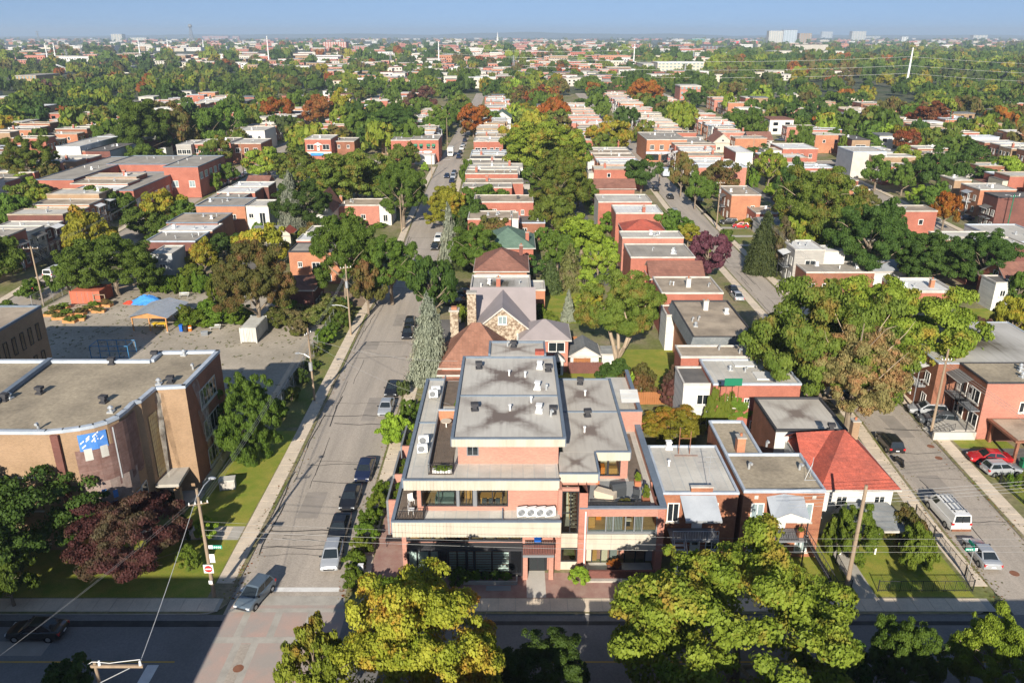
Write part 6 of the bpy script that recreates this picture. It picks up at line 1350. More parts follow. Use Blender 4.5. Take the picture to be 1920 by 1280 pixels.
q = q0 + n_ * 2.0; part('canopy_pier', MB().box(q.x - .1, q.x + .5, q.y - .1, q.y + .4, 0, 3.0, 'brick_tan', 'tb'), S)
part('entrance_door', MB().box(mid.x - .4, mid.x + 1.6, mid.y - .9, mid.y - .8, 0, 2.6, 'glass_dark'), S)
ex = right[0] + .04; y0e, y1e = front[0][1], back[0][1]
for z in (8.6, 5.0, 1.6): window(S, ex + .04, y0e + 5.2, z, 'e', 4.6, 2.1, 'container_white', 'glass', 4)
part('plinth', MB().box(ex + .01, ex + .16, y0e + .3, y1e, 0, 1.2, 'concrete', 'b'), S)
def veil(p, q, r): part('netting_veil', MB().face([p, q, r], 'netting_veil'), S)
veil((front[1][0] - .3, front[1][1] - .3, 12.3), (front[1][0] + .6, front[1][1] - .35, 12.2), (front[1][0] + 1.0, front[1][1] - 2.6, .3)); veil((front[0][0] + .2, y0e + 1.2, 12.3), (front[0][0] + .2, y0e + 2.8, 12.3), (front[0][0] + 2.0, y0e + 2.6, .2)); veil((front[0][0] + .25, y0e + 1.5, 9), (front[0][0] + .25, y0e + 4.5, 9), (front[0][0] + .4, y0e + 3, 2))
part('front_step', MB().box(right[0] - 3.2, right[0] + .3, front[0][1] - 2.4, front[0][1] - .02, 0, .5, 'concrete', 'b'), S)
t = thing('electrical_cabinet', 'white utility cabinet on the lawn beside the school east wall', 'utility box', (right[0] + 2.4, front[0][1] + 1.2, 0), .2); link('cabinet', MB().box(-.8, .8, -.5, .5, 0, 1.1, 'container_white').box(-.85, .85, -.55, .55, 1.1, 1.18, 'container_white').mesh('cabinet'), t); link('door_panel', MB().box(-.7, -.02, -.54, -.51, .1, 1.0, 'cap_white').box(.02, .7, -.54, -.51, .1, 1.0, 'cap_white').mesh('door_panel'), t)
for k in range(4): rect('path_step', -31.6 + 1.0 * k, -30.9 + 1.0 * k, 65.7, 67.8, 'walk', .05 - .01 * k)
# second school wing in the left margin
x0, y0 = at(-70, 700, 0)
t = flat_house('tan brick school wing with narrow dark windows facing the shaded yard', -82, -62, 85.5, 99.5, 12.5, 'brick_tan', 'roof_tan', 'cap_blue', vents=3, name='school_wing', cat='school building', det=2)
for k in range(7):
    for z in (1.2, 4.8, 8.6): window(t, -62, 87.2 + 1.75 * k, z, 'e', .8, 2.3, 'frame_black', 'glass_dark', 0, False)

# ------------------------------------------------------------------ things in the school yard
def container(u0, u1, vb, dpt, h, m, label, rz=0.0):
    x0, y0 = at(u0, vb, 0); x1 = at(u1, vb, 0)[0]; w = x1 - x0
    t = thing('storage_container', label, 'container', ((x0 + x1) / 2, y0 + dpt / 2, 0), rz)
    b = MB(); w2 = w / 2; b.box(-w2 + .06, w2 - .06, -dpt / 2 + .06, dpt / 2 - .06, .15, h - .06, m)
    n = int(dpt / .28)
    for k in range(n):
        y = -dpt / 2 + .1 + (dpt - .2) * k / n
        for s in (-1, 1): b.box(s * w2 - .06 if s > 0 else s * w2, s * w2 if s > 0 else s * w2 + .06, y, y + .15, .2, h - .1, m)
    link('body', b.mesh('body'), t)
    b = MB()
    for sx in (-1, 1):
        for sy in (-1, 1): b.box(sx * w2 - .09, sx * w2 + .09, sy * dpt / 2 - .09, sy * dpt / 2 + .09, 0, h, m)
    link('corner_post', b.mesh('corner_post'), t)
    b = MB(); b.box(-w2 + .1, -.02, -dpt / 2 - .06, -dpt / 2 + .05, .2, h - .12, m).box(.02, w2 - .1, -dpt / 2 - .06, -dpt / 2 + .05, .2, h - .12, m)
    for x in (-.55 * w2, -.2 * w2, .2 * w2, .55 * w2): b.tube([(x, -dpt / 2 - .09, .25), (x, -dpt / 2 - .09, h - .2)], .03, 'grey_metal', 5)
    link('container_door', b.mesh('container_door'), t); return t
container(453, 482, 643, 6.0, 2.6, 'container_white', 'dirty white shipping container standing open to the yard below the bushy tree')
t = container(136, 190, 571, 4.6, 2.6, 'container_red', 'faded orange red shipping container at the back of the school yard')
link('timber_frame', MB().box(1.6, 1.72, -2.6, -2.4, 0, 1.9, 'wood_pole').box(3.6, 3.72, -2.6, -2.4, 0, 1.9, 'wood_pole').box(1.6, 3.72, -2.62, -2.42, 1.9, 2.0, 'wood_pole').box(1.6, 3.72, -2.62, -2.42, .9, 1.0, 'wood_pole').mesh('timber_frame'), t)
# open shelter with a metal roof
x0, y0 = at(253, 622, 0); x1 = at(320, 620, 0)[0]; y1 = y0 + 7.5; cx = (x0 + x1) / 2
t = thing('picnic_shelter', 'open timber shelter with a low ribbed metal roof on the school yard', 'shelter', (cx, (y0 + y1) / 2, 0), -.05)
b = MB(); o = .5
for s in (-1, 1):
    n = 14
    for k in range(n):
        ya, yb = y0 - o + (y1 - y0 + 2 * o) * k / n, y0 - o + (y1 - y0 + 2 * o) * (k + .92) / n
        b.face([(cx + s * (x1 - x0 + 1) / 2, ya, 2.6), (cx + s * (x1 - x0 + 1) / 2, yb, 2.6), (cx, yb, 3.45), (cx, ya, 3.45)][::s], 'metal_sheet')
part('roof', b, t)
for x in (x0, cx, x1):
    for y in (y0, y1): part('post', MB().box(x - .09, x + .09, y - .09, y + .09, 0, 2.6 if x != cx else 3.3, 'wood_new').box(x - .25, x + .25, y - .25, y + .25, 0, .12, 'concrete'), t)
for y in (y0, y1): part('truss', MB().box(x0 - .2, x1 + .2, y - .07, y + .07, 2.4, 2.6, 'wood_new').face([(x0, y - .08, 2.6), (x1, y - .08, 2.6), (cx, y - .08, 3.3)], 'wood_new'), t)
for x in (x0, x1): part('beam', MB().box(x - .08, x + .08, y0 + .1, y1 - .1, 2.42, 2.6, 'wood_new'), t)
t2 = thing('yellow_table', 'yellow play table with plants under the timber shelter', 'table', (cx + .5, y0 + 2.2, 0)); link('table_top', MB().box(-1.2, 1.2, -.5, .5, .7, .8, 'yellow_plastic').mesh('table_top'), t2); link('leg', MB().box(-1, -.9, -.4, .4, 0, .7, 'yellow_plastic').box(.9, 1, -.4, .4, 0, .7, 'yellow_plastic').mesh('leg'), t2)
def heap(u, v, w, h, m, label, name='tarpaulin'):
    x, y = at(u, v, 0); b = MB(); rr = random.Random(int(u)); n = 14
    rings = [[(w * q * math.cos(6.283 * k / n) * rr.uniform(.85, 1.1), w * .6 * q * math.sin(6.283 * k / n) * rr.uniform(.85, 1.1), h * (1 - q ** 1.6) * rr.uniform(.85, 1.1)) for k in range(n)] for q in (1, .75, .5, .25)]
    for r0, r1 in zip(rings, rings[1:]):
        for k in range(n): b.face([r0[k], r0[(k + 1) % n], r1[(k + 1) % n], r1[k]], m)
    b.face(rings[-1], m); o = link(name, b.mesh(name), None, (x, y, 0)); return tag(o, label, 'tarpaulin')
heap(275, 566, 3.2, 1.4, 'blue_tarp', 'crumpled blue tarpaulin over a heap in front of the hedge')
heap(243, 569, 1.2, .6, 'red_tarp', 'small red sheet lying beside the blue tarpaulin')
bin_(*at(341, 621, 0), 0, 'blue_plastic', 'blue bin standing between the shelter and the bushes', 1.15); bin_(*at(349, 622, 0), 0, 'black_plastic', 'black bin between the blue bin and the orange drum', 1.0)
t = thing('orange_drum', 'orange and white drum beside the black bin', 'drum', (*at(357, 620, 0), 0)); link('body', MB().cyl(0, 0, 0, .9, .3, 'orange_plastic', 12).mesh('body'), t); link('band', MB().cyl(0, 0, .55, .7, .31, 'white_sign', 12).mesh('band'), t)
def bench(u, v, label, rz=0.0):
    t = thing('bench', label, 'bench', (*at(u, v, 0), 0), rz)
    link('seat', cached('bseat', lambda: MB().box(-.9, .9, -.2, .2, .42, .48, 'container_white').mesh('seat')), t); link('backrest', cached('bback', lambda: MB().box(-.9, .9, .2, .25, .6, .9, 'container_white').mesh('backrest')), t)
    for s in (-.7, .7): link('leg', cached('bleg', lambda: MB().box(-.04, .04, -.2, .25, 0, .42, 'grey_metal').box(-.04, .04, .2, .26, .42, .9, 'grey_metal').mesh('leg')), t, (s, 0, 0))
bench(404, 618, 'pale bench in front of the leafy bushes', .1); bench(346, 557, 'pale bench below the tall hedge', .1)
t = thing('planter_box', 'dark grey box lying on the yard near the bench', 'box', (*at(384, 628, 0), 0), .3); link('box', MB().box(-.5, .5, -.4, .4, 0, .55, 'frame_grey').mesh('box'), t); link('lid', MB().box(-.54, .54, -.44, .44, .55, .6, 'panel_grey').mesh('lid'), t)
for k, (u, v) in enumerate(((105, 586), (120, 578), (150, 590), (165, 582), (178, 576), (112, 598), (132, 604), (148, 600), (200, 574), (96, 592), (128, 592), (186, 585))):
    t = thing('raised_bed', '%s timber vegetable bed of the yard garden, overgrown with herbs' % ordn(k + 1), 'planting bed', (*at(u, v, 0), 0), R.uniform(-.2, .2), 'vegetable beds on the school yard')
    link('box', cached('vbox', lambda: MB().box(-1.1, 1.1, -.55, .55, 0, .45, 'wood_new').mesh('box')), t); leaf_part('foliage', (('weed', 'hedge', 'rust')[k % 3], 'bush', 'mid', k % 5), t, (0, 0, .3), 0, (1.1, .7, R.uniform(.6, 1.2)))
x0, y0 = at(172, 672, 0); x1 = at(245, 670, 0)[0]
t = thing('pipe_frame_fence', 'light blue pipe frame enclosure behind the school roof', 'fence', (x0, y0, 0)); b = MB()
for y in (y0, y0 + 2.6):
    for k in range(5): x = x0 + (x1 - x0) * k / 4; b.tube([(x, y, 0), (x, y, 2.0)], .06, 'blue_metal', 6)
    b.tube([(x0, y, 2.0), (x1, y, 2.0)], .06, 'blue_metal', 6).tube([(x0, y, .2), (x1, y, .2)], .05, 'blue_metal', 6)
for x in (x0, x1): b.tube([(x, y0, 2.0), (x, y0 + 2.6, 2.0)], .05, 'blue_metal', 6)
part('frame', b, t); o = part('fence_mesh', MB().face([(x0, y0 + 2.6, .2), (x1, y0 + 2.6, .2), (x1, y0 + 2.6, 2.0), (x0, y0 + 2.6, 2.0)], 'netting_veil'), t)
def mesh_fence(pts, h, label, gate=False):
    t = thing('chain_link_fence', label, 'fence', (pts[0][0], pts[0][1], 0))
    for p, q in zip(pts, pts[1:]):
        n = max(1, int(math.hypot(q[0] - p[0], q[1] - p[1]) / 3))
        for k in range(n + 1): x, y = p[0] + (q[0] - p[0]) * k / n, p[1] + (q[1] - p[1]) * k / n; part('fence_post', MB().cyl(x, y, 0, h + .1, .04, 'galvanised', 6), t)
        part('wire_mesh', MB().face([(p[0], p[1], .1), (q[0], q[1], .1), (q[0], q[1], h), (p[0], p[1], h)], 'netting_veil').tube([(p[0], p[1], h), (q[0], q[1], h)], .025, 'galvanised', 4), t)
mesh_fence([(-30.3, 89), (-30.3, 128)], 2.4, 'chain link fence between the school yard and the street verge')
mesh_fence([(-85, 134), (-84.6, 156), (-83, 172)], 3.0, 'tall chain link fence between the yard garden and the side road')
b = MB()
rr = random.Random(3)
for k in range(900):
    x, y = rr.uniform(-80, -31.5), rr.uniform(112, 146) if k % 3 else rr.uniform(90, 146)
    for j in range(4): a = rr.uniform(0, 6.28); r = rr.uniform(.08, .45); b.face([(x, y, .01), (x + r * math.cos(a), y + r * math.sin(a), .05), (x + r * .7 * math.cos(a + .5), y + r * .7 * math.sin(a + .5), .12)], 'leaf_weed')
tag(link('weeds', b.mesh('weeds')), kind='stuff')

# ------------------------------------------------------------------ cars
def loft(sections, m, b):
    n = len(sections[0]); i = len(b.v)
    for s in sections: b.v += s
    for k in range(len(sections) - 1):
        for j in range(n - 1): p = i + k * n + j; b.f.append((p, p + 1, p + n + 1, p + n)); b.m.append(m)
    b.f.append(tuple(i + j for j in reversed(range(n)))); b.m.append(m)
    e = i + (len(sections) - 1) * n; b.f.append(tuple(e + j for j in range(n))); b.m.append(m)
    return b
def sec(y, w, z0, z1, cr=.03):
    return [(-w * .9, y, z0), (-w, y, z0 + .12), (-w * 1.01, y, (z0 + z1) / 2), (-w * .96, y, z1 - .06), (-w * .82, y, z1), (0, y, z1 + cr), (w * .82, y, z1), (w * .96, y, z1 - .06), (w * 1.01, y, (z0 + z1) / 2), (w, y, z0 + .12), (w * .9, y, z0)]
CARS = {
 'sedan': dict(L=4.6, st=[(-2.3, .70, .42, .78), (-2.22, .82, .30, .93), (-1.95, .88, .22, 1.00), (-1.4, .90, .2, 1.0), (-.6, .905, .2, .96), (.8, .905, .2, .95), (1.1, .90, .2, .93), (1.7, .88, .22, .83), (2.1, .82, .26, .72), (2.28, .68, .36, .58)], gh=(-1.75, -.95, .22, 1.05, .96, 1.43, .79, .58), wy=(-1.35, 1.38), wr=.32),
 'hatch': dict(L=4.1, st=[(-2.0, .78, .40, .85), (-1.94, .85, .28, 1.0), (-1.5, .88, .2, 1.04), (-.6, .89, .2, 1.0), (.8, .89, .2, .98), (1.1, .88, .2, .95), (1.6, .86, .24, .84), (1.95, .80, .28, .72), (2.05, .66, .36, .58)], gh=(-1.92, -1.55, .20, 1.1, .98, 1.52, .78, .60), wy=(-1.25, 1.28), wr=.31),
 'suv': dict(L=4.7, st=[(-2.3, .82, .45, .95), (-2.25, .90, .32, 1.08), (-1.8, .93, .26, 1.12), (-.6, .94, .26, 1.08), (.9, .94, .26, 1.06), (1.15, .93, .26, 1.04), (1.8, .91, .28, .96), (2.2, .85, .32, .84), (2.32, .72, .42, .66)], gh=(-2.22, -1.9, .25, 1.1, 1.06, 1.66, .82, .66), wy=(-1.38, 1.42), wr=.36),
 'van': dict(L=5.7, st=[(-2.85, .93, .45, 1.25), (-2.8, .98, .34, 1.32), (-2.0, 1.0, .3, 1.32), (1.0, 1.0, .3, 1.3), (1.75, .99, .3, 1.28), (1.95, .97, .3, 1.22), (2.6, .95, .34, 1.08), (2.8, .90, .4, .95), (2.86, .80, .46, .8)], gh=(-2.83, -2.75, 1.15, 1.95, 1.28, 2.08, .93, .80), wy=(-1.75, 1.75), wr=.37),
 'pickup': dict(L=5.4, st=[(-2.7, .90, .5, 1.0), (-2.66, .95, .4, 1.05), (-1.0, .97, .34, 1.06), (1.2, .97, .34, 1.06), (1.4, .96, .34, 1.04), (2.2, .93, .36, 1.0), (2.6, .88, .4, .9), (2.7, .76, .46, .74)], gh=(-.75, -.45, .55, 1.3, 1.05, 1.75, .84, .70), wy=(-1.7, 1.7), wr=.39),
}
def car_parts(kind):
    c = CARS[kind]; P = {}
    b = MB(); b.sm = False
    loft([sec(*s) for s in c['st']], 'paint_white', b)
    yb0, yr0, yr1, yb1, zb, zr, wb, wr = c['gh']
    def ring(ya, yb, w, z): return [(-w, ya, z), (w, ya, z), (w, yb, z), (-w, yb, z)]
    lo, hi = ring(yb0, yb1, wb, zb - .03), ring(yr0, yr1, wr, zr)
    i = len(b.v); b.v += lo + hi
    mids = [(-wr * .6, yr0 + .05, zr + .04), (wr * .6, yr0 + .05, zr + .04), (wr * .6, yr1 - .05, zr + .04), (-wr * .6, yr1 - .05, zr + .04)]; b.v += mids
    for k in range(4): j = (k + 1) % 4; b.f.append((i + k, i + j, i + 4 + j, i + 4 + k)); b.m.append('paint_white'); b.f.append((i + 4 + k, i + 4 + j, i + 8 + j, i + 8 + k)); b.m.append('paint_white')
    b.f.append((i + 8, i + 9, i + 10, i + 11)); b.m.append('paint_white')
    if kind == 'pickup': b.box(-.78, .78, -2.5, -.95, 1.062, 1.08, 'black_plastic')
    P['body'] = b.mesh('body')
    def glasspane(a, b_, c_, d_, ins, name, off):
        A, B, C, D = map(Vector, (a, b_, c_, d_)); n = (B - A).cross(D - A).normalized() * off
        f = lambda s, t: tuple(A.lerp(B, s).lerp(D.lerp(C, s), t) + n)
        q = MB(); q.face([f(ins, .08), f(1 - ins, .08), f(1 - ins, .90), f(ins, .90)], 'glass'); return q.mesh(name)
    P['rear_window'] = glasspane(lo[0], lo[1], hi[1], hi[0], .07, 'rear_window', .012)
    P['windscreen'] = glasspane(lo[2], lo[3], hi[3], hi[2], .05, 'windscreen', .012)
    def side(s):
        q = MB(); qs = []
        a, d_, e, f_ = (lo[1], lo[2], hi[2], hi[1]) if s > 0 else (lo[3], lo[0], hi[0], hi[3])
        A, B, C, D = map(Vector, (a, d_, e, f_)); n = (B - A).cross(D - A).normalized() * .012
        f = lambda u, v: tuple(A.lerp(B, u).lerp(D.lerp(C, u), v) + n)
        cuts = ((.06, .47), (.51, .93)) if kind not in ('van',) else (((.72, .93),) if s > 0 else ((.07, .28),))
        if kind == 'pickup': cuts = ((.1, .46), (.52, .9))
        for u0, u1 in cuts: q.face([f(u0, .1), f(u1, .1), f(u1, .88), f(u0, .88)], 'glass')
        return q.mesh('side_window')
    P['side_window'] = side(1); P['side_window_b'] = side(-1)
    w0 = c['st'][0]; r = c['wr']
    def tyre(): q = MB(); q.tube([(-.11, 0, 0), (.11, 0, 0)], r, 'tyre', 16); return q.mesh('wheel')
    P['wheel'] = tyre(); q = MB(); q.tube([(-.01, 0, 0), (.01, 0, 0)], r * .62, 'rim', 12); P['rim'] = q.mesh('rim')
    yf, yr = c['st'][-2][0], c['st'][1][0]; wf, wz = c['st'][-2][1], c['st'][-2][3]
    P['headlight'] = MB().box(-.17, .17, -.16, .10, -.08, .06, 'lamp_clear').mesh('headlight'); P['tail_light'] = MB().box(-.13, .13, -.06, .12, -.12, .12, 'lamp_red').mesh('tail_light')
    P['number_plate'] = MB().box(-.2, .2, -.01, .01, -.06, .06, 'plate').mesh('number_plate'); P['mirror'] = MB().box(-.1, .1, -.06, .06, 0, .14, 'black_plastic').mesh('mirror')
    P['grille'] = MB().box(-.5, .5, 0, .03, -.1, .06, 'black_plastic').mesh('grille')
    P['arch'] = MB().tube([(-.02, 0, 0), (.02, 0, 0)], r + .07, 'black_plastic', 16).mesh('wheel_arch')
    return P
NCAR = [0]
def car(kind, col, x, y, rz, label, group='parked cars', cat='car', name='parked_car', z=-.12, lite=False):
    """rz: 0 points up the street, away from the camera"""
    c = CARS[kind]; P = cached(('car', kind), lambda: car_parts(kind)); NCAR[0] += 1
    t = thing(name, label, cat, (x, y, z), rz, group)
    body = link('body', P['body'], t); body.material_slots[0].link = 'OBJECT'; body.material_slots[0].material = MATS['paint_' + col]
    for k in ('rear_window', 'windscreen', 'side_window'): link(k, P[k], t)
    link('side_window', P['side_window_b'], t)
    for wy in c['wy']:
        for s in (-1, 1):
            w = link('wheel', P['wheel'], t, (s * (c['st'][3][1] - .09), wy, c['wr']))
            if not lite: link('rim', P['rim'], w, (s * .115, 0, 0)); link('wheel_arch', P['arch'], t, (s * (c['st'][3][1] - .015), wy, c['wr']))
    if lite: return t
    f, r = c['st'][-2], c['st'][1]
    for s in (-1, 1):
        link('headlight', P['headlight'], t, (s * (f[1] - .2), f[0], f[3] - .10)); link('tail_light', P['tail_light'], t, (s * (r[1] - .12), r[0], r[3] - .20)); link('mirror', P['mirror'], t, (s * (c['gh'][6] + .16), c['gh'][3] - .35, c['gh'][4]))
    link('number_plate', P['number_plate'], t, (0, c['st'][0][0] - .02, (c['st'][0][2] + c['st'][0][3]) / 2)); link('grille', P['grille'], t, (0, c['st'][-1][0], .52))
    return t
def cpx(kind, col, u, v, rz, label, **k): x, y = at(u, v, -.12); return car(kind, col, x, y, rz, label, **k)
G1c = 'cars parked along the bending street'
def kerb1(y, side=1): return (E1R(y) - (2.0 if y < 75 else 1.5)) if side > 0 else (E1L(y) + 1.15)
def k1(kind, col, v, label, side=1, u=650):
    y = at(u, v, -.12)[1]; x = kerb1(y, side); a = math.atan2(E1R(y - 3) - E1R(y + 3), 6); return car(kind, col, x, y, PI + a, label, G1c)
cpx('hatch', 'steel', 480, 1122, PI - .30, 'grey blue crossover car rolling over the white stop line', group=None, name='moving_car')
k1('hatch', 'silver', 1050, 'silver minivan shaped car parked nearest to the crossing beside round hedges')
k1('sedan', 'black', 998, 'black sedan with sunroof, parked right behind the silver minivan')
k1('sedan', 'black', 940, 'black sedan in the middle of the three dark cars by the hedge')
k1('sedan', 'navy', 888, 'dark navy sedan, farthest of the three dark cars by the hedge')
k1('sedan', 'silver', 770, 'silver sedan parked beside the lime green tree')
k1('sedan', 'black', 735, 'black sedan parked in front of the silver sedan near the blue spruce')
k1('sedan', 'black', 630, 'nearer black sedan of the pair beside the pale spruce')
k1('sedan', 'black', 610, 'farther black sedan of the pair beside the pale spruce')
cpx('suv', 'white', 822, 452, PI, 'white car half hidden behind the pale slim spruce on the bend', group=G1c)
cpx('sedan', 'black', 816, 466, PI, 'black car in tree shade on the bend', group=G1c)
cpx('sedan', 'navy', 838, 333, PI, 'blue car driving down the far bending street', group=None, name='moving_car')
for k, (v, cc) in enumerate(((342, 'navy'), (334, 'silver'), (327, 'black'), (297, 'navy'), (289, 'black'), (281, 'white'), (274, 'silver'), (266, 'navy'), (258, 'black'))):
    y = at(860, v, -.12)[1]; car(('sedan', 'suv')[k % 2], cc, E1R(y) - 1.2, y, PI, '%s car at the far kerb of the bending street, %s from the bend' % (cc, ordn(k + 1)), G1c, lite=True)
# box truck
x, y = at(845, 293, -.12)
t = thing('box_truck', 'white box truck parked past the far crossing', 'truck', (x, y, -.12), PI)
link('cargo_box', MB().box(-1.2, 1.2, -4.2, 1.0, .9, 3.5, 'white_paint').mesh('cargo_box'), t); link('cab', MB().prism([(-1.05, 1.1), (1.05, 1.1), (1.05, 2.6), (-1.05, 2.6)], .5, 1.4, 'paint_white').prism([(-1.0, 1.1), (1.0, 1.1), (.92, 2.1), (-.92, 2.1)], 1.4, 2.3, 'paint_white').mesh('cab'), t); link('windscreen', MB().box(-.85, .85, 2.1, 2.14, 1.45, 2.15, 'glass').mesh('windscreen'), t)
for wy in (-2.8, 1.8):
    for s in (-1, 1): link('wheel', cached('trwheel', lambda: MB().tube([(-.14, 0, 0), (.14, 0, 0)], .45, 'tyre', 14).mesh('wheel')), t, (s * .95, wy, .45))
# white van street
G2 = "cars parked along the white van's street"
x, y = at(1786, 1012, -.12)
V = car('van', 'white', E2L(70) + 1.35, 69.6, 0.0, 'white cargo van with a ladder rack on its roof', G2, 'van', 'parked_van')
link('roof_rack', MB().box(-.62, -.56, -2.3, 1.0, 2.16, 2.22, 'black_metal').box(.56, .62, -2.3, 1.0, 2.16, 2.22, 'black_metal').box(-.75, .75, -2.0, -1.92, 2.2, 2.26, 'grey_metal').box(-.75, .75, -.7, -.62, 2.2, 2.26, 'grey_metal').box(-.75, .75, .7, .78, 2.2, 2.26, 'grey_metal').tube([(-.2, -2.2, 2.3), (-.2, 1.0, 2.3)], .05, 'galvanised', 6).tube([(.25, -2.2, 2.3), (.25, 1.0, 2.3)], .05, 'galvanised', 6).mesh('roof_rack'), V)
link('door_seam', MB().box(-.015, .015, -2.86, -2.83, .6, 1.95, 'black_plastic').mesh('door_seam'), V)
link('rear_bumper', MB().box(-.95, .95, -2.98, -2.82, .38, .58, 'rust').mesh('rear_bumper'), V)
car('sedan', 'silver', E2L(63) + 1.35, 62.9, -.06, 'silver sedan parked at the corner behind the white van', G2)
car('suv', 'black', E2L(84.5) + 1.0, 84.6, -.03, 'black car parked behind the red pyramid roof', G2)
car('sedan', 'black', E2L(98) + 1.2, 97.4, 0, 'black sedan with red lamps parked by the white garden building', G2)
car('sedan', 'silver', E2L(104) + 1.2, 103.2, 0, 'pale car half hidden under the spreading tree', G2)
cpx('sedan', 'black', 1372, 548, 0, 'black sedan farther of two parked by the mansard house', group=G2); cpx('sedan', 'silver', 1381, 560, 0, 'silver sedan nearer of two parked by the mansard house', group=G2)
car('suv', 'grey', 53.9, 90.4, 1.35, 'grey car nose in on the driveway beside the timber pole', G2, z=.01); car('suv', 'silver', 53.9, 93.2, 1.35, 'silver car parked in front of the white stair', G2, z=.01)
car('sedan', 'red', 55.0, 80.9, 1.45, 'bright red sedan on the open driveway', G2, z=.01); car('hatch', 'silver', 54.9, 78.3, -1.5, 'silver hatchback parked beside the red sedan', G2, z=.01)
cpx('suv', 'black', 1366, 421, 1.4, 'black car under the end house stair', z=.01, group=G2); cpx('hatch', 'red', 1388, 428, 1.4, 'red car beside the end house stair', z=.01, group=G2)
for k, (u, v, cc) in enumerate(((1256, 372, 'black'), (1263, 401, 'silver'), (1229, 358, 'black'), (1252, 318, 'navy'), (1246, 304, 'black'), (1310, 377, 'grey'))):
    cpx(('sedan', 'suv')[k % 2], cc, u, v, 0, '%s car %s along the upper part of the straight street' % (cc, ordn(k + 1)), group=G2, lite=True)
x, y = at(1246, 331, -.12); t = thing('cube_van', 'pale cube van facing away, past the round dark tree', 'van', (x, y, -.12)); link('cargo_box', MB().box(-1.1, 1.1, -2.8, 1.2, .6, 3.0, 'cap_pale').mesh('cargo_box'), t); link('cab', MB().box(-1, 1, 1.3, 2.8, .4, 1.9, 'paint_white').mesh('cab'), t)
for wy in (-1.8, 1.9):
    for s in (-1, 1): link('wheel', cached('trwheel', lambda: None), t, (s * .9, wy, .45))
# yard and lane cars
car('suv', 'black', E0L(150) + 2.4, 148, -.06, 'black car parked on the side road behind the pole', 'cars near the school'); car('van', 'white', E0L(158) + 2.0, 157, -.06, 'white van parked on the side road ahead of the black car', 'cars near the school', 'van', 'parked_van')
cpx('pickup', 'champagne', 604, 577, 1.7, 'pale pickup on the paved drive beside the dark brown house', z=.02, group='cars near the school')
for k, (u, v, cc) in enumerate(((318, 519, 'silver'), (336, 521, 'white'))): cpx('sedan', cc, u, v, .3, '%s car behind the tall hedge' % cc, z=.01, group='cars near the school', lite=True)
for k in range(6): cpx('sedan', ('silver', 'white', 'white', 'black', 'silver', 'white')[k], 338 + 9 * k, 368 - 4.2 * k, 1.2, '%s car %s in the slanted row beside the school' % (('silver', 'white', 'white', 'black', 'silver', 'white')[k], ordn(k + 1)), z=.01, group='cars near the school', lite=True)
for k, (u, v, cc) in enumerate(((418, 350, 'navy'), (428, 345, 'silver'), (441, 338, 'red'), (452, 333, 'silver'), (462, 327, 'white'))): cpx('sedan', cc, u, v, 0, '%s car %s in the school lane' % (cc, ordn(k + 1)), group='cars near the school', lite=True)
for k, (u, v, cc) in enumerate(((860, 560, 'navy'), (868, 552, 'black'), (856, 572, 'black'), (846, 566, 'blue'))): cpx('sedan', cc, u, v, 1.5 + .1 * k, '%s car %s on the drive between the dark tree and the stone house' % (cc, ordn(k + 1)), z=.02, group='cars beside the stone house', lite=True)
cpx('sedan', 'black', 72, 1190, PI / 2, 'black car driving in the shade of the main road', group=None, name='moving_car')
for k, (u, v, cc) in enumerate(((1808, 413, 'navy'), (1545, 268, 'blue'), (1462, 265, 'navy'), (548, 274, 'blue'), (1780, 590, 'white'))): cpx('sedan', cc, u, v, 1.2, '%s car parked %s' % (cc, ('in the shade by the amber tree', 'by the tall cedars', 'at the roundel of flowers', 'below the row of dark balconies', 'behind the fenced lawn')[k]), z=.02, group='cars in far yards', lite=True)
t = thing('motorcycle', 'dark motorcycle parked behind the black car at the red roof', 'motorcycle', (E2L(80) + .6, 80.4, -.12), .2); link('body', MB().prism([(-.12, -.7), (.12, -.7), (.14, .5), (-.14, .5)], .45, .85, 'paint_black').tube([(-.35, .45, 1.0), (.35, .45, 1.0)], .03, 'grey_metal', 6).mesh('body'), t); link('seat', MB().box(-.14, .14, -.7, 0, .85, .93, 'black_plastic').mesh('seat'), t)
for y in (-.65, .75): link('wheel', cached('mwheel', lambda: MB().tube([(-.06, 0, 0), (.06, 0, 0)], .32, 'tyre', 14).mesh('wheel')), t, (0, y, .32))

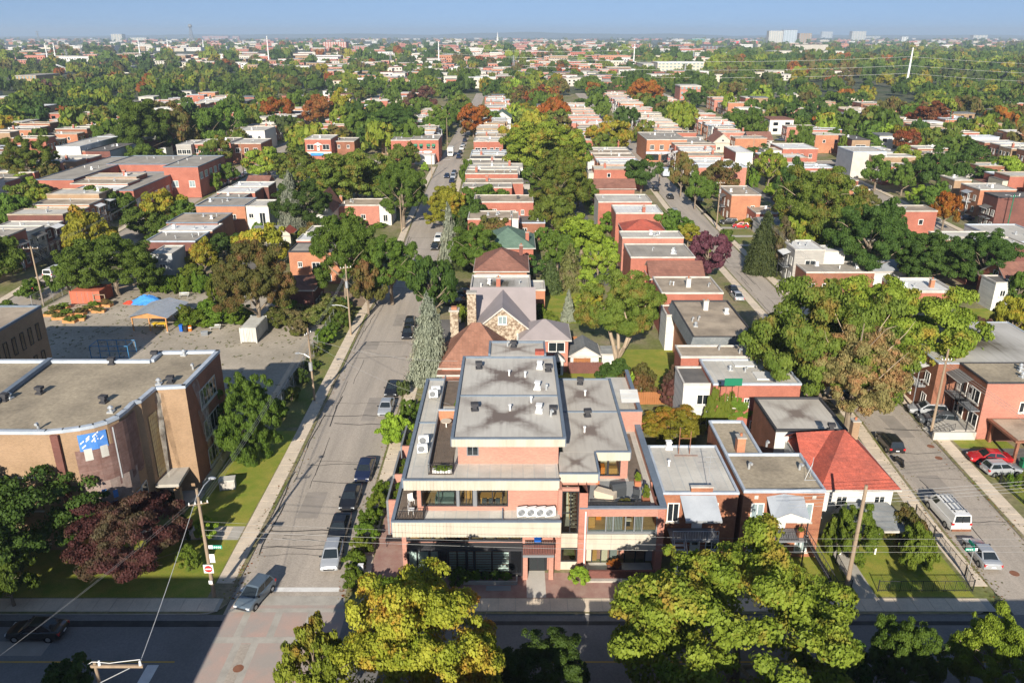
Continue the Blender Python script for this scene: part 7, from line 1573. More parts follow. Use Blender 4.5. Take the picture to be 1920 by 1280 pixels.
# ------------------------------------------------------------------ poles, wires, signs
def pole(x, y, h, label, arms=(), r=.14, m='wood_pole', box=None, lamp=None, lean=(0, 0), group='utility poles'):
    t = thing('utility_pole', label, 'pole', (x, y, 0), 0, group)
    link('shaft', MB().tube([(0, 0, 0), (lean[0], lean[1], h)], [r, r * .7], m, 9).mesh('shaft'), t)
    for z, w, a in arms:
        c, s = math.cos(a) * w / 2, math.sin(a) * w / 2; lx, ly = lean[0] * z / h, lean[1] * z / h
        link('crossarm', MB().tube([(lx - c, ly - s - .12, z), (lx + c, ly + s - .12, z)], .06, m, 4).mesh('crossarm'), t)
        for f in (-.9, -.3, .3, .9): link('insulator', cached('insul', lambda: MB().cyl(0, 0, 0, .22, .06, 'white_metal', 7, .04).mesh('insulator')), t, (lx + c * f, ly + s * f - .12, z + .05))
    if box: link('transformer', cached(('tbox', box[1]), lambda: MB().cyl(0, 0, 0, box[1], .24, 'galvanised', 10).mesh('transformer')), t, (.02 + lean[0] * box[0] / h, -.36 + lean[1] * box[0] / h, box[0]))
    if lamp:
        z, dx, dy = lamp; link('lamp_arm', MB().tube([(0, 0, z), (dx * .5, dy * .5, z + .5), (dx, dy, z + .6)], .04, 'galvanised', 6).mesh('lamp_arm'), t); link('lamp_head', MB().ball(dx * 1.1, dy * 1.1, z + .55, .35, .2, .12, 'galvanised').mesh('lamp_head'), t)
    return t
PA = at(402, 1118, 0); p1 = pole(*PA, 10.8, 'leaning timber pole at the lawn corner carrying a no entry sign', ((9.4, 1.6, .3),), .17, lamp=(10.2, .5, 1.8), lean=(-.1, .2))
l = Vector((PA[0], PA[1], 0))
t = thing('no_entry_sign', 'white square no entry sign with a red disc on the corner pole', 'road sign', (l.x, l.y - .22, 2.7)); link('sign_plate', MB().box(-.42, .42, -.03, 0, 0, .84, 'white_sign').mesh('sign_plate'), t)
b = MB(); b.tube([(0, -.045, .42), (0, -.034, .42)], .34, 'red_sign', 24); link('red_disc', b.mesh('red_disc'), t); link('white_bar', MB().box(-.25, .25, -.055, -.046, .36, .48, 'white_sign').mesh('white_bar'), t)
t = thing('street_name_sign', 'green and white street name plate jutting from the corner pole', 'road sign', (l.x + .25, l.y - .1, 5.1)); link('sign_plate', MB().box(0, .38, -.03, 0, 0, .34, 'white_sign').box(.38, 1.15, -.03, 0, 0, .34, 'green_sign').mesh('sign_plate'), t); link('lettering', MB().box(.46, .58, -.036, -.031, .08, .24, 'white_sign').box(.64, .74, -.036, -.031, .08, .24, 'white_sign').box(.80, .90, -.036, -.031, .08, .24, 'white_sign').box(.95, 1.06, -.036, -.031, .08, .24, 'white_sign').mesh('lettering'), t)
t = thing('notice_plate', 'blank pale notice plate above the no entry sign', 'road sign', (l.x + .42, l.y - .12, 3.7)); link('plate', MB().box(-.22, .22, -.03, 0, 0, .85, 'white_sign').mesh('plate'), t)
t = thing('notice_plate', 'small round edged white plate low on the corner pole', 'road sign', (l.x, l.y - .24, 1.55)); link('plate', MB().box(-.16, .16, -.03, 0, 0, .36, 'white_sign').mesh('plate'), t)
PB = at(590, 751, 0); pole(*PB, 10.4, 'timber pole with a grey box and curved lamp beside the yard fence', ((9.6, 1.4, 1.2),), .15, box=(4.6, 1.1), lamp=(6.2, -1.6, .3))
PC = at(658, 628, 0); pole(*PC, 12.0, 'timber pole with a transformer where the street starts to bend', ((11.4, 1.8, .4),), .16, box=(8.2, 1.1), lamp=(4.6, -2.2, 0))
PD = at(1585, 1112, 0); pole(*PD, 10.8, 'tall bare timber pole leaning in the corner garden', (), .2, lean=(.25, .3))
PE = at(1745, 812, 0); pole(*PE, 11.2, 'timber pole beside the driveway of the red sedan', ((9.8, 1.2, 0),), .17)
PF = at(1428, 507, 0); pole(*PF, 11.5, 'timber pole with a pale box in front of shaggy conifers', ((10.8, 1.4, .2),), .16)
PG = at(82, 572, 0); pole(*PG, 11, 'timber pole with a wide crossarm between side road and school wing', ((10.6, 2.6, .1),), .16)
for k, (u, v, h, lb) in enumerate(((1343, 428, 12, 'pole with transformers beside the gallery stairs'), (753, 434, 10, 'slim pale pole by the low tan roof'), (810, 334, 11, 'pole at the far street corner by the white extension'), (458, 333, 12, 'pole with twin transformers in the school lane'), (1236, 345, 10, 'thin pole beside the far round tree'), (839, 280, 13, 'tall pale pole beside the box truck'), (565, 275, 11, 'pole by the red pediment shop'), (1733, 355, 10, 'pole behind the broad dark tree'), (1410, 300, 10, 'pole rising from the cedar pair'), (36, 330, 11, 'white pole by the lime coloured tree'), (173, 262, 12, 'pole beside the pale cube building'), (217, 276, 11, 'pole in front of the pale cube building'), (1528, 276, 9, 'pale pole between tall cedars'), (1775, 255, 12, 'green lamp pole above the low roofs'), (1885, 440, 10, 'green lamp pole in front of the dark walk-up'))):
    x, y = at(u, v, 0); pole(x, y, h, lb, ((h - .6, 2.0, .1),) if k % 2 == 0 else (), .15, 'green_metal' if 'green lamp' in lb else 'wood_pole', (h - 3, 1.0) if 'transformer' in lb else None, lamp=(h - .8, -1.8, 0) if 'lamp' in lb else None)
# foreground pole with its crossarm, rising from below the picture
FX, FY = -21.6, 37.6
FX, FZ = high(178, 1243, 40.0); FY = 40.0
t = pole(FX, FY, FZ + .1, 'pale timber pole with a braced crossarm in the shaded road', (), .15, 'wood_pole', group=None)
ax, az = high(268, 1252, FY)
link('crossarm', MB().box(-.25, ax - FX + .1, -.16, -.04, FZ - .22, FZ - .04, 'wood_pole').mesh('crossarm'), t); link('brace', MB().tube([(.05, -.12, FZ - 1.5), ((ax - FX) * .75, -.12, FZ - .25)], .035, 'galvanised', 5).mesh('brace'), t)
for q in (.35, ax - FX - .05): link('insulator', cached('insul', lambda: None), t, (q, -.1, FZ - .03), 0, (1.6, 1.6, 1.5))
link('jumper_cable', MB().tube([(-.4, -.1, FZ + .02), (-.1, -.1, FZ + .22), (.35, -.1, FZ + .2), (1.0, -.1, FZ + .12), (1.6, -.1, FZ + .22), (ax - FX, -.1, FZ + .42)], .025, 'wire_pale', 5).mesh('jumper_cable'), t)
def wire(p, q, sag, r, label, m='wire', group='overhead wires', n=14):
    p, q = Vector(p), Vector(q); b = MB()
    b.tube([p + (q - p) * k / n - Vector((0, 0, sag * 4 * (k / n) * (1 - k / n))) for k in range(n + 1)], r, m, 4, False)
    o = link('overhead_wire', b.mesh('overhead_wire', tuple(p)), None, p); return tag(o, label, 'wire', group)
A9 = (PA[0], PA[1], 9.2)
wire((ax, FY, FZ + .3), (PA[0] - .1, PA[1] + .1, 10.3), .25, .022, 'slack service wire from the crossarm up to the corner pole', 'wire_pale')
for k, (dz, yy) in enumerate(((6.9, 0), (6.3, .1), (7.6, .2))):
    z0 = dz; wire((PA[0] + .1, PA[1] + yy, z0), (PD[0], PD[1] - 2.4, z0 - .2), .45, .015 if k < 2 else .009, ('upper', 'lower', 'thin third')[k] + ' cable crossing the front of the apartment building')
    wire((PD[0], PD[1] - 2.4, z0 - .2), (PD[0] + 42, PD[1] - 1.5, z0 + .3), .4, .011, ('upper', 'lower', 'thin third')[k] + ' cable running on over the corner garden past the van')
for k in range(4): wire((PD[0] - 6, PD[1] + .4, 9.6 - .35 * k), (PD[0] + 40, PD[1] + 6, 10.6 - .35 * k), .5, .018, '%s thin wire over the red pyramid roof and road' % ordn(k + 1))
for k in range(2): wire((PA[0], PA[1] + .2, 10.2 - .3 * k), (PA[0] - 6.5 - .5 * k, PA[1] - 24, 11.2 - .3 * k), .4, .008, '%s of the fan of wires above the purple tree' % ordn(k + 1))
for k in range(3): wire((PA[0], PA[1] + .3, 9.6 - .3 * k), (PB[0], PB[1], 9.6 - .3 * k), .6, .016, '%s wire between the corner pole and the fence pole' % ordn(k + 1)); wire((PB[0], PB[1], 9.6 - .3 * k), (PC[0], PC[1], 10.8 - .3 * k), .6, .016, '%s wire between the fence pole and the bend pole' % ordn(k + 1))
for k in range(2): wire((PB[0], PB[1], 9.0 - .4 * k), (-6.5, 88 - 12 * k, 9.6), .8, .016, '%s service wire from the fence pole across the street' % ordn(k + 1))
for k in range(3): wire((PE[0], PE[1], 9.7 - .3 * k), (PF[0], PF[1], 10.6 - .3 * k), .9, .02, '%s wire along the straight street between timber poles' % ordn(k + 1)); wire((PE[0], PE[1], 9.7 - .3 * k), (PE[0] + 4, PE[1] - 40, 10 - .3 * k), .7, .02, '%s wire leading from the driveway pole over the red car' % ordn(k + 1)); wire((PG[0], PG[1], 10.4 - .3 * k), (PG[0] - 4, PG[1] + 62, 10.4), 1.0, .02, '%s wire along the side road' % ordn(k + 1))
x, y = at(1812, 1084, .1); t = thing('street_sign_post', 'green street name plates on a thin post at the corner by the silver sedan', 'road sign', (x, y, 0)); link('post', MB().cyl(0, 0, 0, 3.4, .035, 'galvanised', 6).mesh('post'), t); link('sign_plate', MB().box(-.75, .12, -.03, 0, 3.1, 3.4, 'green_sign').box(.12, .34, -.03, 0, 3.1, 3.4, 'white_sign').mesh('sign_plate'), t); link('sign_plate', MB().box(-.02, .01, 0, .95, 3.42, 3.72, 'green_sign').mesh('sign_plate'), t)
link('lettering', MB().box(-.66, -.56, -.036, -.031, 3.18, 3.32, 'white_sign').box(-.5, -.42, -.036, -.031, 3.18, 3.32, 'white_sign').box(-.36, -.26, -.036, -.031, 3.18, 3.32, 'white_sign').box(-.2, -.1, -.036, -.031, 3.18, 3.32, 'white_sign').mesh('lettering'), t)
def iron_fence(pts, label, h=1.1, m='black_metal'):
    t = thing('iron_fence', label, 'fence', (pts[0][0], pts[0][1], 0)); b = MB(); railing(b, [(x, y, 0) for x, y in pts], h, m, .16, .012); part('railing', b, t)
    for x, y in pts: part('fence_post', MB().cyl(x, y, 0, h + .15, .05, m, 6), t)
iron_fence([(32.4, 57.9), (40.8, 57.9), (41.2, 60), (41.3, 66), (41.4, 70)], 'black iron fence round the corner garden'); iron_fence([(24.5, 57.9), (30.0, 57.9), (30.2, 62)], 'black iron fence beside the garden path')
iron_fence([(53.6, 76.0), (53.8, 72), (54, 66)], 'dark fence in front of the cedar row'); iron_fence([(53.6, 76.2), (62, 76.6)], 'dark fence along the silver hatchback driveway')
def board_fence(p, q, h, label, m='wood_fence'):
    t = thing('board_fence', label, 'fence', (p[0], p[1], 0)); n = max(2, int(math.hypot(q[0] - p[0], q[1] - p[1]) / .3)); a = math.atan2(q[1] - p[1], q[0] - p[0]); L_ = math.hypot(q[0] - p[0], q[1] - p[1]); s = L_ / n
    me = cached(('board', round(s, 2), h, m), lambda: MB().box(.01, s - .01, -.02, .02, 0, h, m, 'b').mesh('board'))
    for k in range(n): link('board', me, t, ((q[0] - p[0]) * k / n, (q[1] - p[1]) * k / n, R.uniform(-.03, .03)), a)
    link('rail', MB().box(0, L_, .025, .08, h * .75, h * .82, m).mesh('rail'), t, (0, 0, 0), a)
x, y = at(1065, 700, 0); board_fence((x, y), (x + 5, y), 1.8, 'dark red board fence in front of the white peaked shed', 'brick_dark'); board_fence((13.8, 96), (20.5, 96.2), 1.8, 'orange cedar board fence behind the forked maple')
board_fence((7.6, 117), (10.2, 117), 1.8, 'orange board fence beside the stone house garden'); board_fence((9, 108), (11.5, 108), 1.8, 'short orange board fence behind the grey wing')
board_fence((22, 92), (28.6, 92), 1.9, 'dark fence closing the yard behind the left duplex', 'brick_dark'); board_fence((15.5, 88), (20, 89.5), 1.7, 'bright orange board fence by the purple bush')
x0, x1, y0, y1 = *[at(u, 680, 0)[0] for u in (1068, 1120)], at(1090, 690, 0)[1], 0
pitched('small white shed with a dark peaked roof between the lawn and the forked maple', x0, x1, y0 + .5, y0 + 5, 1.9, 1.3, 'white_siding', 'shingle_grey', 'gy', name='garden_shed', cat='shed', over=.3)
x = at(1140, 680, 0)[0]; pitched('narrow white shed beside the forked maple trunk', x - 1, x + 1.6, y0 + 1.5, y0 + 4.5, 1.8, .5, 'white_siding', 'shingle_grey', 'gx', name='garden_shed', cat='shed', over=.2)
# carport, bins and hedge row at the right margin
x, y = 57.6, 80.6; t = thing('timber_carport', 'dark brown timber carport with a flat roof beside the green bin', 'carport', (x, y, 0)); part('roof', MB().box(x - .4, x + 7, y - .3, y + 5.5, 2.7, 2.95, 'brick_brown').box(x, x + 6.8, y, y + 5.2, 2.95, 3.0, 'roof_tan', 'b'), t)
for a, c in ((0, 0), (0, 5), (6.6, 0), (3.2, 0)): part('post', MB().box(x + a, x + a + .3, y + c - .1, y + c + .2, 0, 2.7, 'brick_brown', 'tb'), t)
part('back_wall', MB().box(x, x + 6.8, y + 5.2, y + 5.4, 0, 2.7, 'brick_dark', 'tb'), t)
bin_(58.2, 79.6, 0, 'green_plastic', 'green wheeled bin in front of the timber carport', 1.1); bin_(*at(1697, 735, 0), 0, 'green_plastic', 'green wheeled bin below the white outside stair', 1.15)
t = thing('letter_box', 'white letter box on a post between the round hedges and the pavement', 'letter box', (*at(678, 1080, 0), 0)); link('box', MB().box(-.25, .25, -.2, .2, .7, 1.3, 'white_metal').mesh('box'), t); link('post', MB().cyl(0, 0, 0, .7, .05, 'grey_metal', 6).mesh('post'), t)
t = thing('garden_table', 'dark garden table on the brick patio by the street corner', 'garden table', (*at(742, 1020, 0), 0)); link('table_top', MB().box(-.9, .9, -.5, .5, .7, .75, 'black_metal').mesh('table_top'), t)
for s in (-1, 1):
    for q in (-1, 1): link('leg', cached('gtl', lambda: MB().cyl(0, 0, 0, .7, .03, 'black_metal', 5).mesh('leg')), t, (s * .8, q * .4, 0))
rect('patio', -13.0, -9.5, 59.2, 71, 'paver_red', .012)
t = thing('satellite_dishes', 'white garden awning beside the rear terrace', 'awning', (13.0, 80, 8.4)); link('canopy', MB().face([(-1, -1, 0), (1, -1, 0), (1, 1.2, .6), (-1, 1.2, .6)], 'white_siding').mesh('canopy'), t); t.name = 'garden_awning'
x, y = at(1295, 850, 0); t = thing('green_sign_board', 'back of a green board on a frame above the left duplex roof', 'sign', (25.1, 82.6, 6.8)); link('board', MB().box(-1, 1, -.04, .04, 2.0, 2.9, 'green_metal').mesh('board'), t); link('frame', MB().tube([(-.7, .06, 0), (-.7, .06, 2.8)], .05, 'rust', 5).tube([(.7, .06, 0), (.7, .06, 2.8)], .05, 'rust', 5).mesh('frame'), t)

# ------------------------------------------------------------------ trees placed one by one
# near side of the main road
tree_at(-6.1, 44.8, 6.4, 10.6, 'maple', 'big yellow green maple with orange patches in front of the apartment building', lod='near', clear=.15)
tree_at(-14.6, 46.0, 2.6, 6.6, 'yellowgreen', 'thin leaved maple side tree at the edge of the paved crossing', lod='mid', clear=.2)
tree_at(16.4, 46.2, 7.9, 12.6, 'yellowgreen', 'largest round maple, green and gold, in front of the brick duplexes', lod='near', clear=.12)
tree_at(2.4, 45.4, 3.4, 6.2, 'dark', 'dark shaded tree with a few sunlit tips beside the yellow maple', lod='near')
tree_at(28.2, 45.0, 2.7, 8.2, 'green', 'narrow green tree with a sunlit tip before the corner garden', lod='near')
tree_at(34.4, 44.8, 3.0, 8.6, 'lime', 'sunlit green tree at the bottom margin beside the corner', lod='near')
tree_at(24.2, 44.6, 2.4, 5.4, 'dark', 'dark tree in deep shade right of the largest maple', lod='mid')
tree_at(-33.0, 45.2, 2.0, 3.6, 'dark', 'small dark tree in the road shade behind the crossarm pole', lod='mid')
tree_at(-46.5, 60.5, 8.0, 11.0, 'dark', 'broad dark green tree shading the school front', lod='near', clear=.1)
tree_at(-34.8, 61.0, 4.9, 7.8, 'burgundy', 'rounded burgundy maple beside the school entrance', lod='near', clear=.08)
tree_at(-43.0, 56.0, 2.2, 6.0, 'green', 'sunlit green branches at the picture margin by the pavement', lod='mid')
tree(475, 688, 876, 122, 'green', 'dense upright green tree on the school lawn', 'column', 'near', back=.6)
for a in ((384, 968, 1010, 40, 'lime', 'lime shrub behind the no entry pole'), (358, 1020, 1068, 44, 'vine', 'low bright shrub beside the purple maple'), (345, 965, 1010, 34, 'dark', 'dark shrub by the school path'),
          (742, 776, 832, 62, 'lime', 'round lime green tree by the parked silver sedan'), (770, 745, 790, 36, 'green', 'shrub on the lawn strip behind the lime tree'), (757, 714, 740, 30, 'pine', 'low dark shrub by the pavement near the spruce')): tree(a[0], a[1], a[2], a[3], a[4], a[5], 'bush')
for k, (u, v, w) in enumerate(((716, 932, 34), (706, 958, 40), (696, 986, 44), (689, 1012, 46), (680, 1036, 48), (668, 1066, 50), (664, 1098, 44))): tree(u, v - 34, v, w, ('hedge', 'vine', 'hedge')[k % 3], '%s clipped round bush from the far end of the hedge by the dark cars' % ordn(k + 1), 'bush', 'mid', 'clipped bushes along the side pavement')
t = thing('clipped_hedge', 'dark clipped hedge in front of the brick patio', 'hedge', (-10.3, 58.2, 0))
for k in range(7): leaf_part('foliage', ('hedge', 'bush', 'mid', k % 5), t, (-2.2 + .85 * k, .1 * (k % 2), 0), k * 1.1, (.75, .6, 1.3))
for k, (u, v, w, sp, lb) in enumerate(((862, 1092, 40, 'hedge', 'small bush beside the striped mat'), (1085, 1092, 36, 'lime', 'bright green bush at the foot of the brick pier'))): tree(u, v - 30, v, w, sp, lb, 'bush', 'mid')
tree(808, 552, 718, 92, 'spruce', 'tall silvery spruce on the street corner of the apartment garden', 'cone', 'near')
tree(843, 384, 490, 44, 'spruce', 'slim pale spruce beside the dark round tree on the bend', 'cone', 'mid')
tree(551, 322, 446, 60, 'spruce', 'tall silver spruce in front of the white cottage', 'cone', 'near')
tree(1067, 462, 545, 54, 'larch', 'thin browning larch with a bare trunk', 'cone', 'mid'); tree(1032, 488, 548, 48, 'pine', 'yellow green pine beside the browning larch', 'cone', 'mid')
tree(866, 410, 505, 40, 'pine', 'pointed green pine against the broad dark tree', 'cone', 'mid'); tree(1065, 545, 600, 30, 'spruce', 'small blue spruce beside the forked maple', 'cone', 'mid'); tree(888, 572, 600, 14, 'hedge', 'clipped cone beside the stone chimney', 'column', 'far'); tree(868, 580, 602, 12, 'hedge', 'small clipped cone by the drive', 'column', 'far')
x, y = at(1166, 692, 0); tree_at(x - .6, y + 1.0, 5.3, 15.6, 'olive', 'large maple with a pale forked trunk behind the apartments', lod='near', tk='fork', clear=.27)
tree(1262, 690, 765, 62, 'burgundy', 'dark purple bush beside the white clad extension', 'bush', 'near'); tree(1258, 765, 835, 112, 'gold', 'spreading yellow green bush at the right wall of the apartments', 'bush', 'near'); tree(1195, 675, 742, 76, 'rust', 'green bush with rusty flecks below the forked maple', 'bush', 'mid'); tree(1225, 545, 600, 40, 'green', 'small tree by the white sheds', lod='mid')
for k, (u, vt, vb, w, sp, lb) in enumerate(((1090, 405, 465, 92, 'lime', 'bright yellow green tree in the middle yards'), (1120, 452, 520, 62, 'yellowgreen', 'yellowing tree beside the middle lawn'), (1045, 430, 500, 60, 'green', 'green tree at the back of the middle yards'), (1012, 422, 470, 44, 'green', 'small round tree beside the green hip roof'), (1140, 395, 440, 44, 'hedge', 'leafy shrub tree against the white rear wall'), (1095, 500, 545, 50, 'yellowgreen', 'yellow shrub between larch and lawn'), (1010, 565, 605, 34, 'hedge', 'garden shrub beside the stone house'), (1050, 610, 640, 30, 'gold', 'flowering shrub behind the grey wing'), (1030, 640, 660, 24, 'hedge', 'low shrub near the porch'), (1185, 700, 735, 30, 'lime', 'lime shrub on the garden lawn'))): tree(u, vt, vb, w, sp, lb, 'round' if vb - vt > 50 else 'bush')
for a in ((1025, 213, 335, 152, 'yellowgreen', 'tall spreading olive green tree behind the curved parapet'), (1045, 275, 412, 122, 'olive', 'tallest olive tree with a visible trunk in the mid block'), (1142, 215, 282, 78, 'gold', 'yellow maple with red edges by the far crossing'), (1000, 310, 352, 60, 'green', 'green side tree left of the tall olive tree'),
          (892, 415, 512, 96, 'green', 'broad dark tree beside the slim pale spruce'), (812, 470, 594, 92, 'dark', 'dense dark tree overhanging the bend of the street'), (838, 345, 424, 98, 'gold', 'orange tinted maple at the middle of the bending street'), (757, 300, 418, 98, 'green', 'green tree on a thick trunk beside the far street'), (672, 268, 392, 162, 'olive', 'broad grey green tree in front of the awning shop'), (875, 296, 340, 28, 'green', 'narrow upright green tree on the street corner'), (895, 342, 372, 38, 'lime', 'small yellow green tree under the roof strips'),
          (572, 330, 432, 104, 'dark', 'dark tree behind the silver spruce'), (505, 268, 330, 92, 'yellowgreen', 'yellow green tree before the red pediment shop'), (560, 278, 340, 84, 'olive', 'olive tree in front of the brown brick house'), (610, 300, 360, 60, 'gold', 'golden tree at the edge of the grey green crown'),
          (650, 395, 560, 130, 'green', 'broad crooked tree with a bare leaning trunk'), (735, 430, 560, 100, 'green', 'leafy tree leaning over the street bend'), (690, 480, 575, 70, 'rust', 'brownish lower crown beside the crooked trunk'),
          (488, 440, 612, 136, 'rust', 'large brown tinged round tree behind the white container'), (220, 425, 548, 172, 'green', 'massive green tree above the orange container'), (168, 388, 470, 92, 'gold', 'orange flecked tree beside the row with stairs'), (130, 480, 548, 60, 'green', 'leafy tree at the head of the side road'),
          (384, 448, 505, 58, 'gold', 'bright yellow tree in front of the slate grey roof'), (420, 430, 478, 60, 'dark', 'dark green tree behind the yellow one'), (360, 490, 522, 50, 'vine', 'light green tree below the yellow one'), (420, 492, 524, 50, 'rust', 'brownish low tree beside the hedge end'),
          (185, 345, 402, 76, 'green', 'green tree at the front of the school hall'), (230, 355, 400, 60, 'green', 'second green tree by the school hall'), (312, 348, 424, 82, 'gold', 'orange green tree by the school parking row'), (345, 372, 425, 60, 'green', 'green tree above the brown walled house'), (270, 385, 430, 80, 'green', 'green tree row behind the school'), (25, 355, 428, 84, 'green', 'large green tree at the left margin'), (45, 322, 362, 46, 'lime', 'bright lime tree beside the school west wing'), (62, 248, 352, 104, 'olive', 'large olive tree left of the industrial block'), (98, 300, 350, 50, 'rust', 'rusty tree beside the school west wing'), (140, 290, 312, 46, 'olive', 'tree before the dark shed'), (275, 178, 292, 122, 'green', 'tall broad tree behind the school'), (340, 195, 285, 74, 'rust', 'tree with red tints behind the cross street shops'), (395, 195, 280, 70, 'green', 'tall green tree behind the blue balcony'), (430, 186, 262, 60, 'green', 'green tree with a yellow neighbour behind the arched house'), (225, 276, 296, 44, 'lime', 'small bright yellow tree in front of the cube building'), (288, 276, 294, 42, 'lime', 'second small bright yellow tree behind the school roof'), (405, 322, 350, 26, 'hedge', 'bushy young tree at the tall school block'), (432, 300, 340, 34, 'green', 'young tree on the school verge')): tree(*a)
for u, vb in ((93, 382), (112, 380)): tree(u, 345, vb, 30, 'hedge', ('left' if u < 100 else 'right') + ' one of two cone shaped trees by the school', 'column', 'mid')
tree(407, 515, 574, 40, 'vine', 'pale conical tree at the end of the tall hedge', 'column', 'mid'); tree(337, 452, 482, 16, 'hedge', 'thin cedar before the pale blue house', 'column', 'far')
# right side
b = MB()
for k in range(2600):
    f = R.choice((E1L, E1R, E2L, E2R)); y = 57 + 150 * R.random() ** 1.5; x = f(y) + R.gauss(0, .5); z = -.105 if (f in (E1L, E2L)) == (x > f(y)) else .05; a = R.random() * 6; s = .05 + .07 * R.random(); c, d = s * math.cos(a), s * math.sin(a)
    b.face([(x - c, y - d, z), (x + d, y - c, z), (x + c, y + d, z), (x - d, y + c, z)], R.choice(('leaf_gold', 'leaf_rust', 'leaf_orange', 'dirt')))
tag(link('fallen_leaves', b.mesh('fallen_leaves')), kind='stuff')
for a in ((1530, 510, 745, 255, 'olive', 'huge spreading maple turning buff and orange over the street', .1), (1668, 512, 690, 260, 'yellowgreen', 'huge yellow green maple joined to the buff one', .15), (1592, 600, 775, 175, 'buff', 'drooping buff orange lower crown of the street maples', .3)): tree(*a[:6], clear=a[6], zb=4.5)
for a in ((1526, 300, 470, 168, 'olive', 'giant olive tree behind the grey clad house'), (1620, 375, 525, 132, 'dark', 'tall dark green tree beside the giant olive tree'), (1738, 420, 532, 122, 'dark', 'dense dark round tree behind the bungalow'), (1838, 430, 540, 108, 'dark', 'rightmost of the dark round trees by the white wall'), (1460, 410, 500, 56, 'larch', 'reddish green conifer beside the shaggy one'),
          (1202, 288, 354, 66, 'dark', 'dense round dark tree at the far end of the straight street'), (1276, 280, 360, 46, 'rust', 'tall olive brown tree opposite the round dark tree'), (1303, 315, 382, 42, 'green', 'leaning tree in front of the gallery row'), (1325, 430, 516, 84, 'plum', 'plum coloured tree leaning over the straight street'), (1290, 415, 450, 44, 'gold', 'yellow bush at the kerb before the plum tree'), (1755, 270, 362, 92, 'dark', 'big dark dome shaped tree on a pale double trunk'), (1690, 300, 358, 50, 'green', 'green tree left of the dark dome'), (1640, 285, 350, 54, 'green', 'green tree beside the grey office block'), (1768, 352, 420, 54, 'orange', 'amber tree turning orange near the tan annex'), (1722, 345, 378, 40, 'lime', 'yellowish shrub tree below the dark dome'), (1890, 545, 645, 82, 'gold', 'yellow green tree at the right margin'), (1905, 500, 570, 50, 'green', 'dark shrub above the yellow tree'), (1835, 590, 640, 50, 'burgundy', 'dark shrub beside the fenced lawn'),
          (1440, 275, 345, 48, 'yellowgreen', 'yellow green tree beside the two cedars'), (1405, 205, 268, 58, 'green', 'round dark tree by the far brick row'), (1480, 300, 400, 60, 'dark', 'dark shoulder of trees behind the gallery row'), (1500, 380, 470, 70, 'yellowgreen', 'olive green tree in front of the giant one'), (1585, 235, 270, 46, 'green', 'dark tree before the barrel roofed hall'), (1820, 265, 320, 60, 'dark', 'flat topped dark tree behind the low brick row'), (1885, 290, 340, 60, 'lime', 'feathery light green tree at the right'), (1850, 310, 345, 70, 'dark', 'dark hedge like tree under the feathery one'), (1560, 240, 275, 40, 'green', 'green tree near the far cedars'), (1555, 430, 462, 40, 'lime', 'lone round tree behind the grey clad house'), (1425, 268, 300, 50, 'dark', 'dark tree by the white end wall')): tree(*a)
tree(1428, 398, 512, 70, 'pine', 'shaggy conifer beside the timber pole', 'cone', 'near'); tree(1696, 456, 528, 46, 'pine', 'pointed conifer in front of the dark round trees', 'cone', 'mid')
for k, (u, vt, vb, w) in enumerate(((1400, 300, 345, 20), (1412, 305, 350, 22), (1446, 295, 345, 28), (1505, 250, 278, 22), (1520, 248, 278, 20), (1540, 250, 285, 20), (1577, 248, 296, 16), (1482, 232, 256, 12))): tree(u, vt, vb, w, ('vine', 'hedge')[k % 2], '%s columnar cedar counted from the gallery row' % ordn(k + 1), 'column', 'mid', 'columnar cedars')
for k in range(7): tree_at(54.2 + .75 * k, 75.4 - .2 * k, .36, 1.7 + .2 * (k % 3), ('hedge', 'hedge', 'vine')[k % 3], '%s small cone cedar along the fence in front of the silver hatchback' % ordn(k + 1), 'column', 'mid', 'small cedars by the driveway')
for a in ((1595, 945, 1052, 96, 'vine', 'tall leafy vine covered bush beside the leaning pole'), (1690, 955, 1030, 80, 'rust', 'berry bush at the porch of the red roofed house'), (1712, 985, 1070, 66, 'vine', 'sunlit tall weeds on the corner garden'), (1560, 960, 1040, 40, 'vine', 'climbing shrub against the white house wall'), (1718, 705, 745, 40, 'lime', 'yellow green shrub below the white stair'), (1745, 715, 750, 30, 'lime', 'shrub beside the white stair'), (1690, 665, 700, 24, 'green', 'shrub under the spreading maple'), (60, 520, 560, 50, 'green', 'bush on the verge of the side road'), (15, 560, 590, 40, 'green', 'bush behind the school wing'), (1360, 430, 455, 30, 'green', 'shrub on the verge by the end house')): tree(*a, 'bush')
for k, (u, v, w, sp) in enumerate(((370, 612, 60, 'hedge'), (410, 608, 70, 'hedge'), (445, 606, 60, 'hedge'), (350, 606, 40, 'vine'), (388, 596, 50, 'hedge'), (520, 612, 60, 'weed'), (555, 606, 70, 'weed'), (595, 608, 70, 'weed'), (630, 600, 60, 'weed'), (540, 590, 70, 'hedge'), (620, 585, 60, 'weed'), (560, 630, 40, 'weed'), (640, 615, 40, 'green'), (610, 645, 40, 'hedge'))): tree(u, v - 34, v, w, sp, '%s leafy bush of the overgrown strip around the white container' % ordn(k + 1), 'bush', 'mid', 'bushes of the overgrown strip')
for k in range(9): y = 92 + 5.4 * k; tree_at(-30.0 + .3 * (k % 2), y, 1.3, 1.6 + .5 * (k % 3), ('green', 'weed', 'dark')[k % 3], '%s bush along the yard fence' % ordn(k + 1), 'bush', 'mid', 'bushes along the yard fence')
x0, y0 = at(262, 553, 0); x1 = at(396, 553, 0)[0]
t = thing('tall_hedge', 'tall clipped green hedge at the back of the school yard', 'hedge', ((x0 + x1) / 2, y0 + 1.5, 0))
n = 11
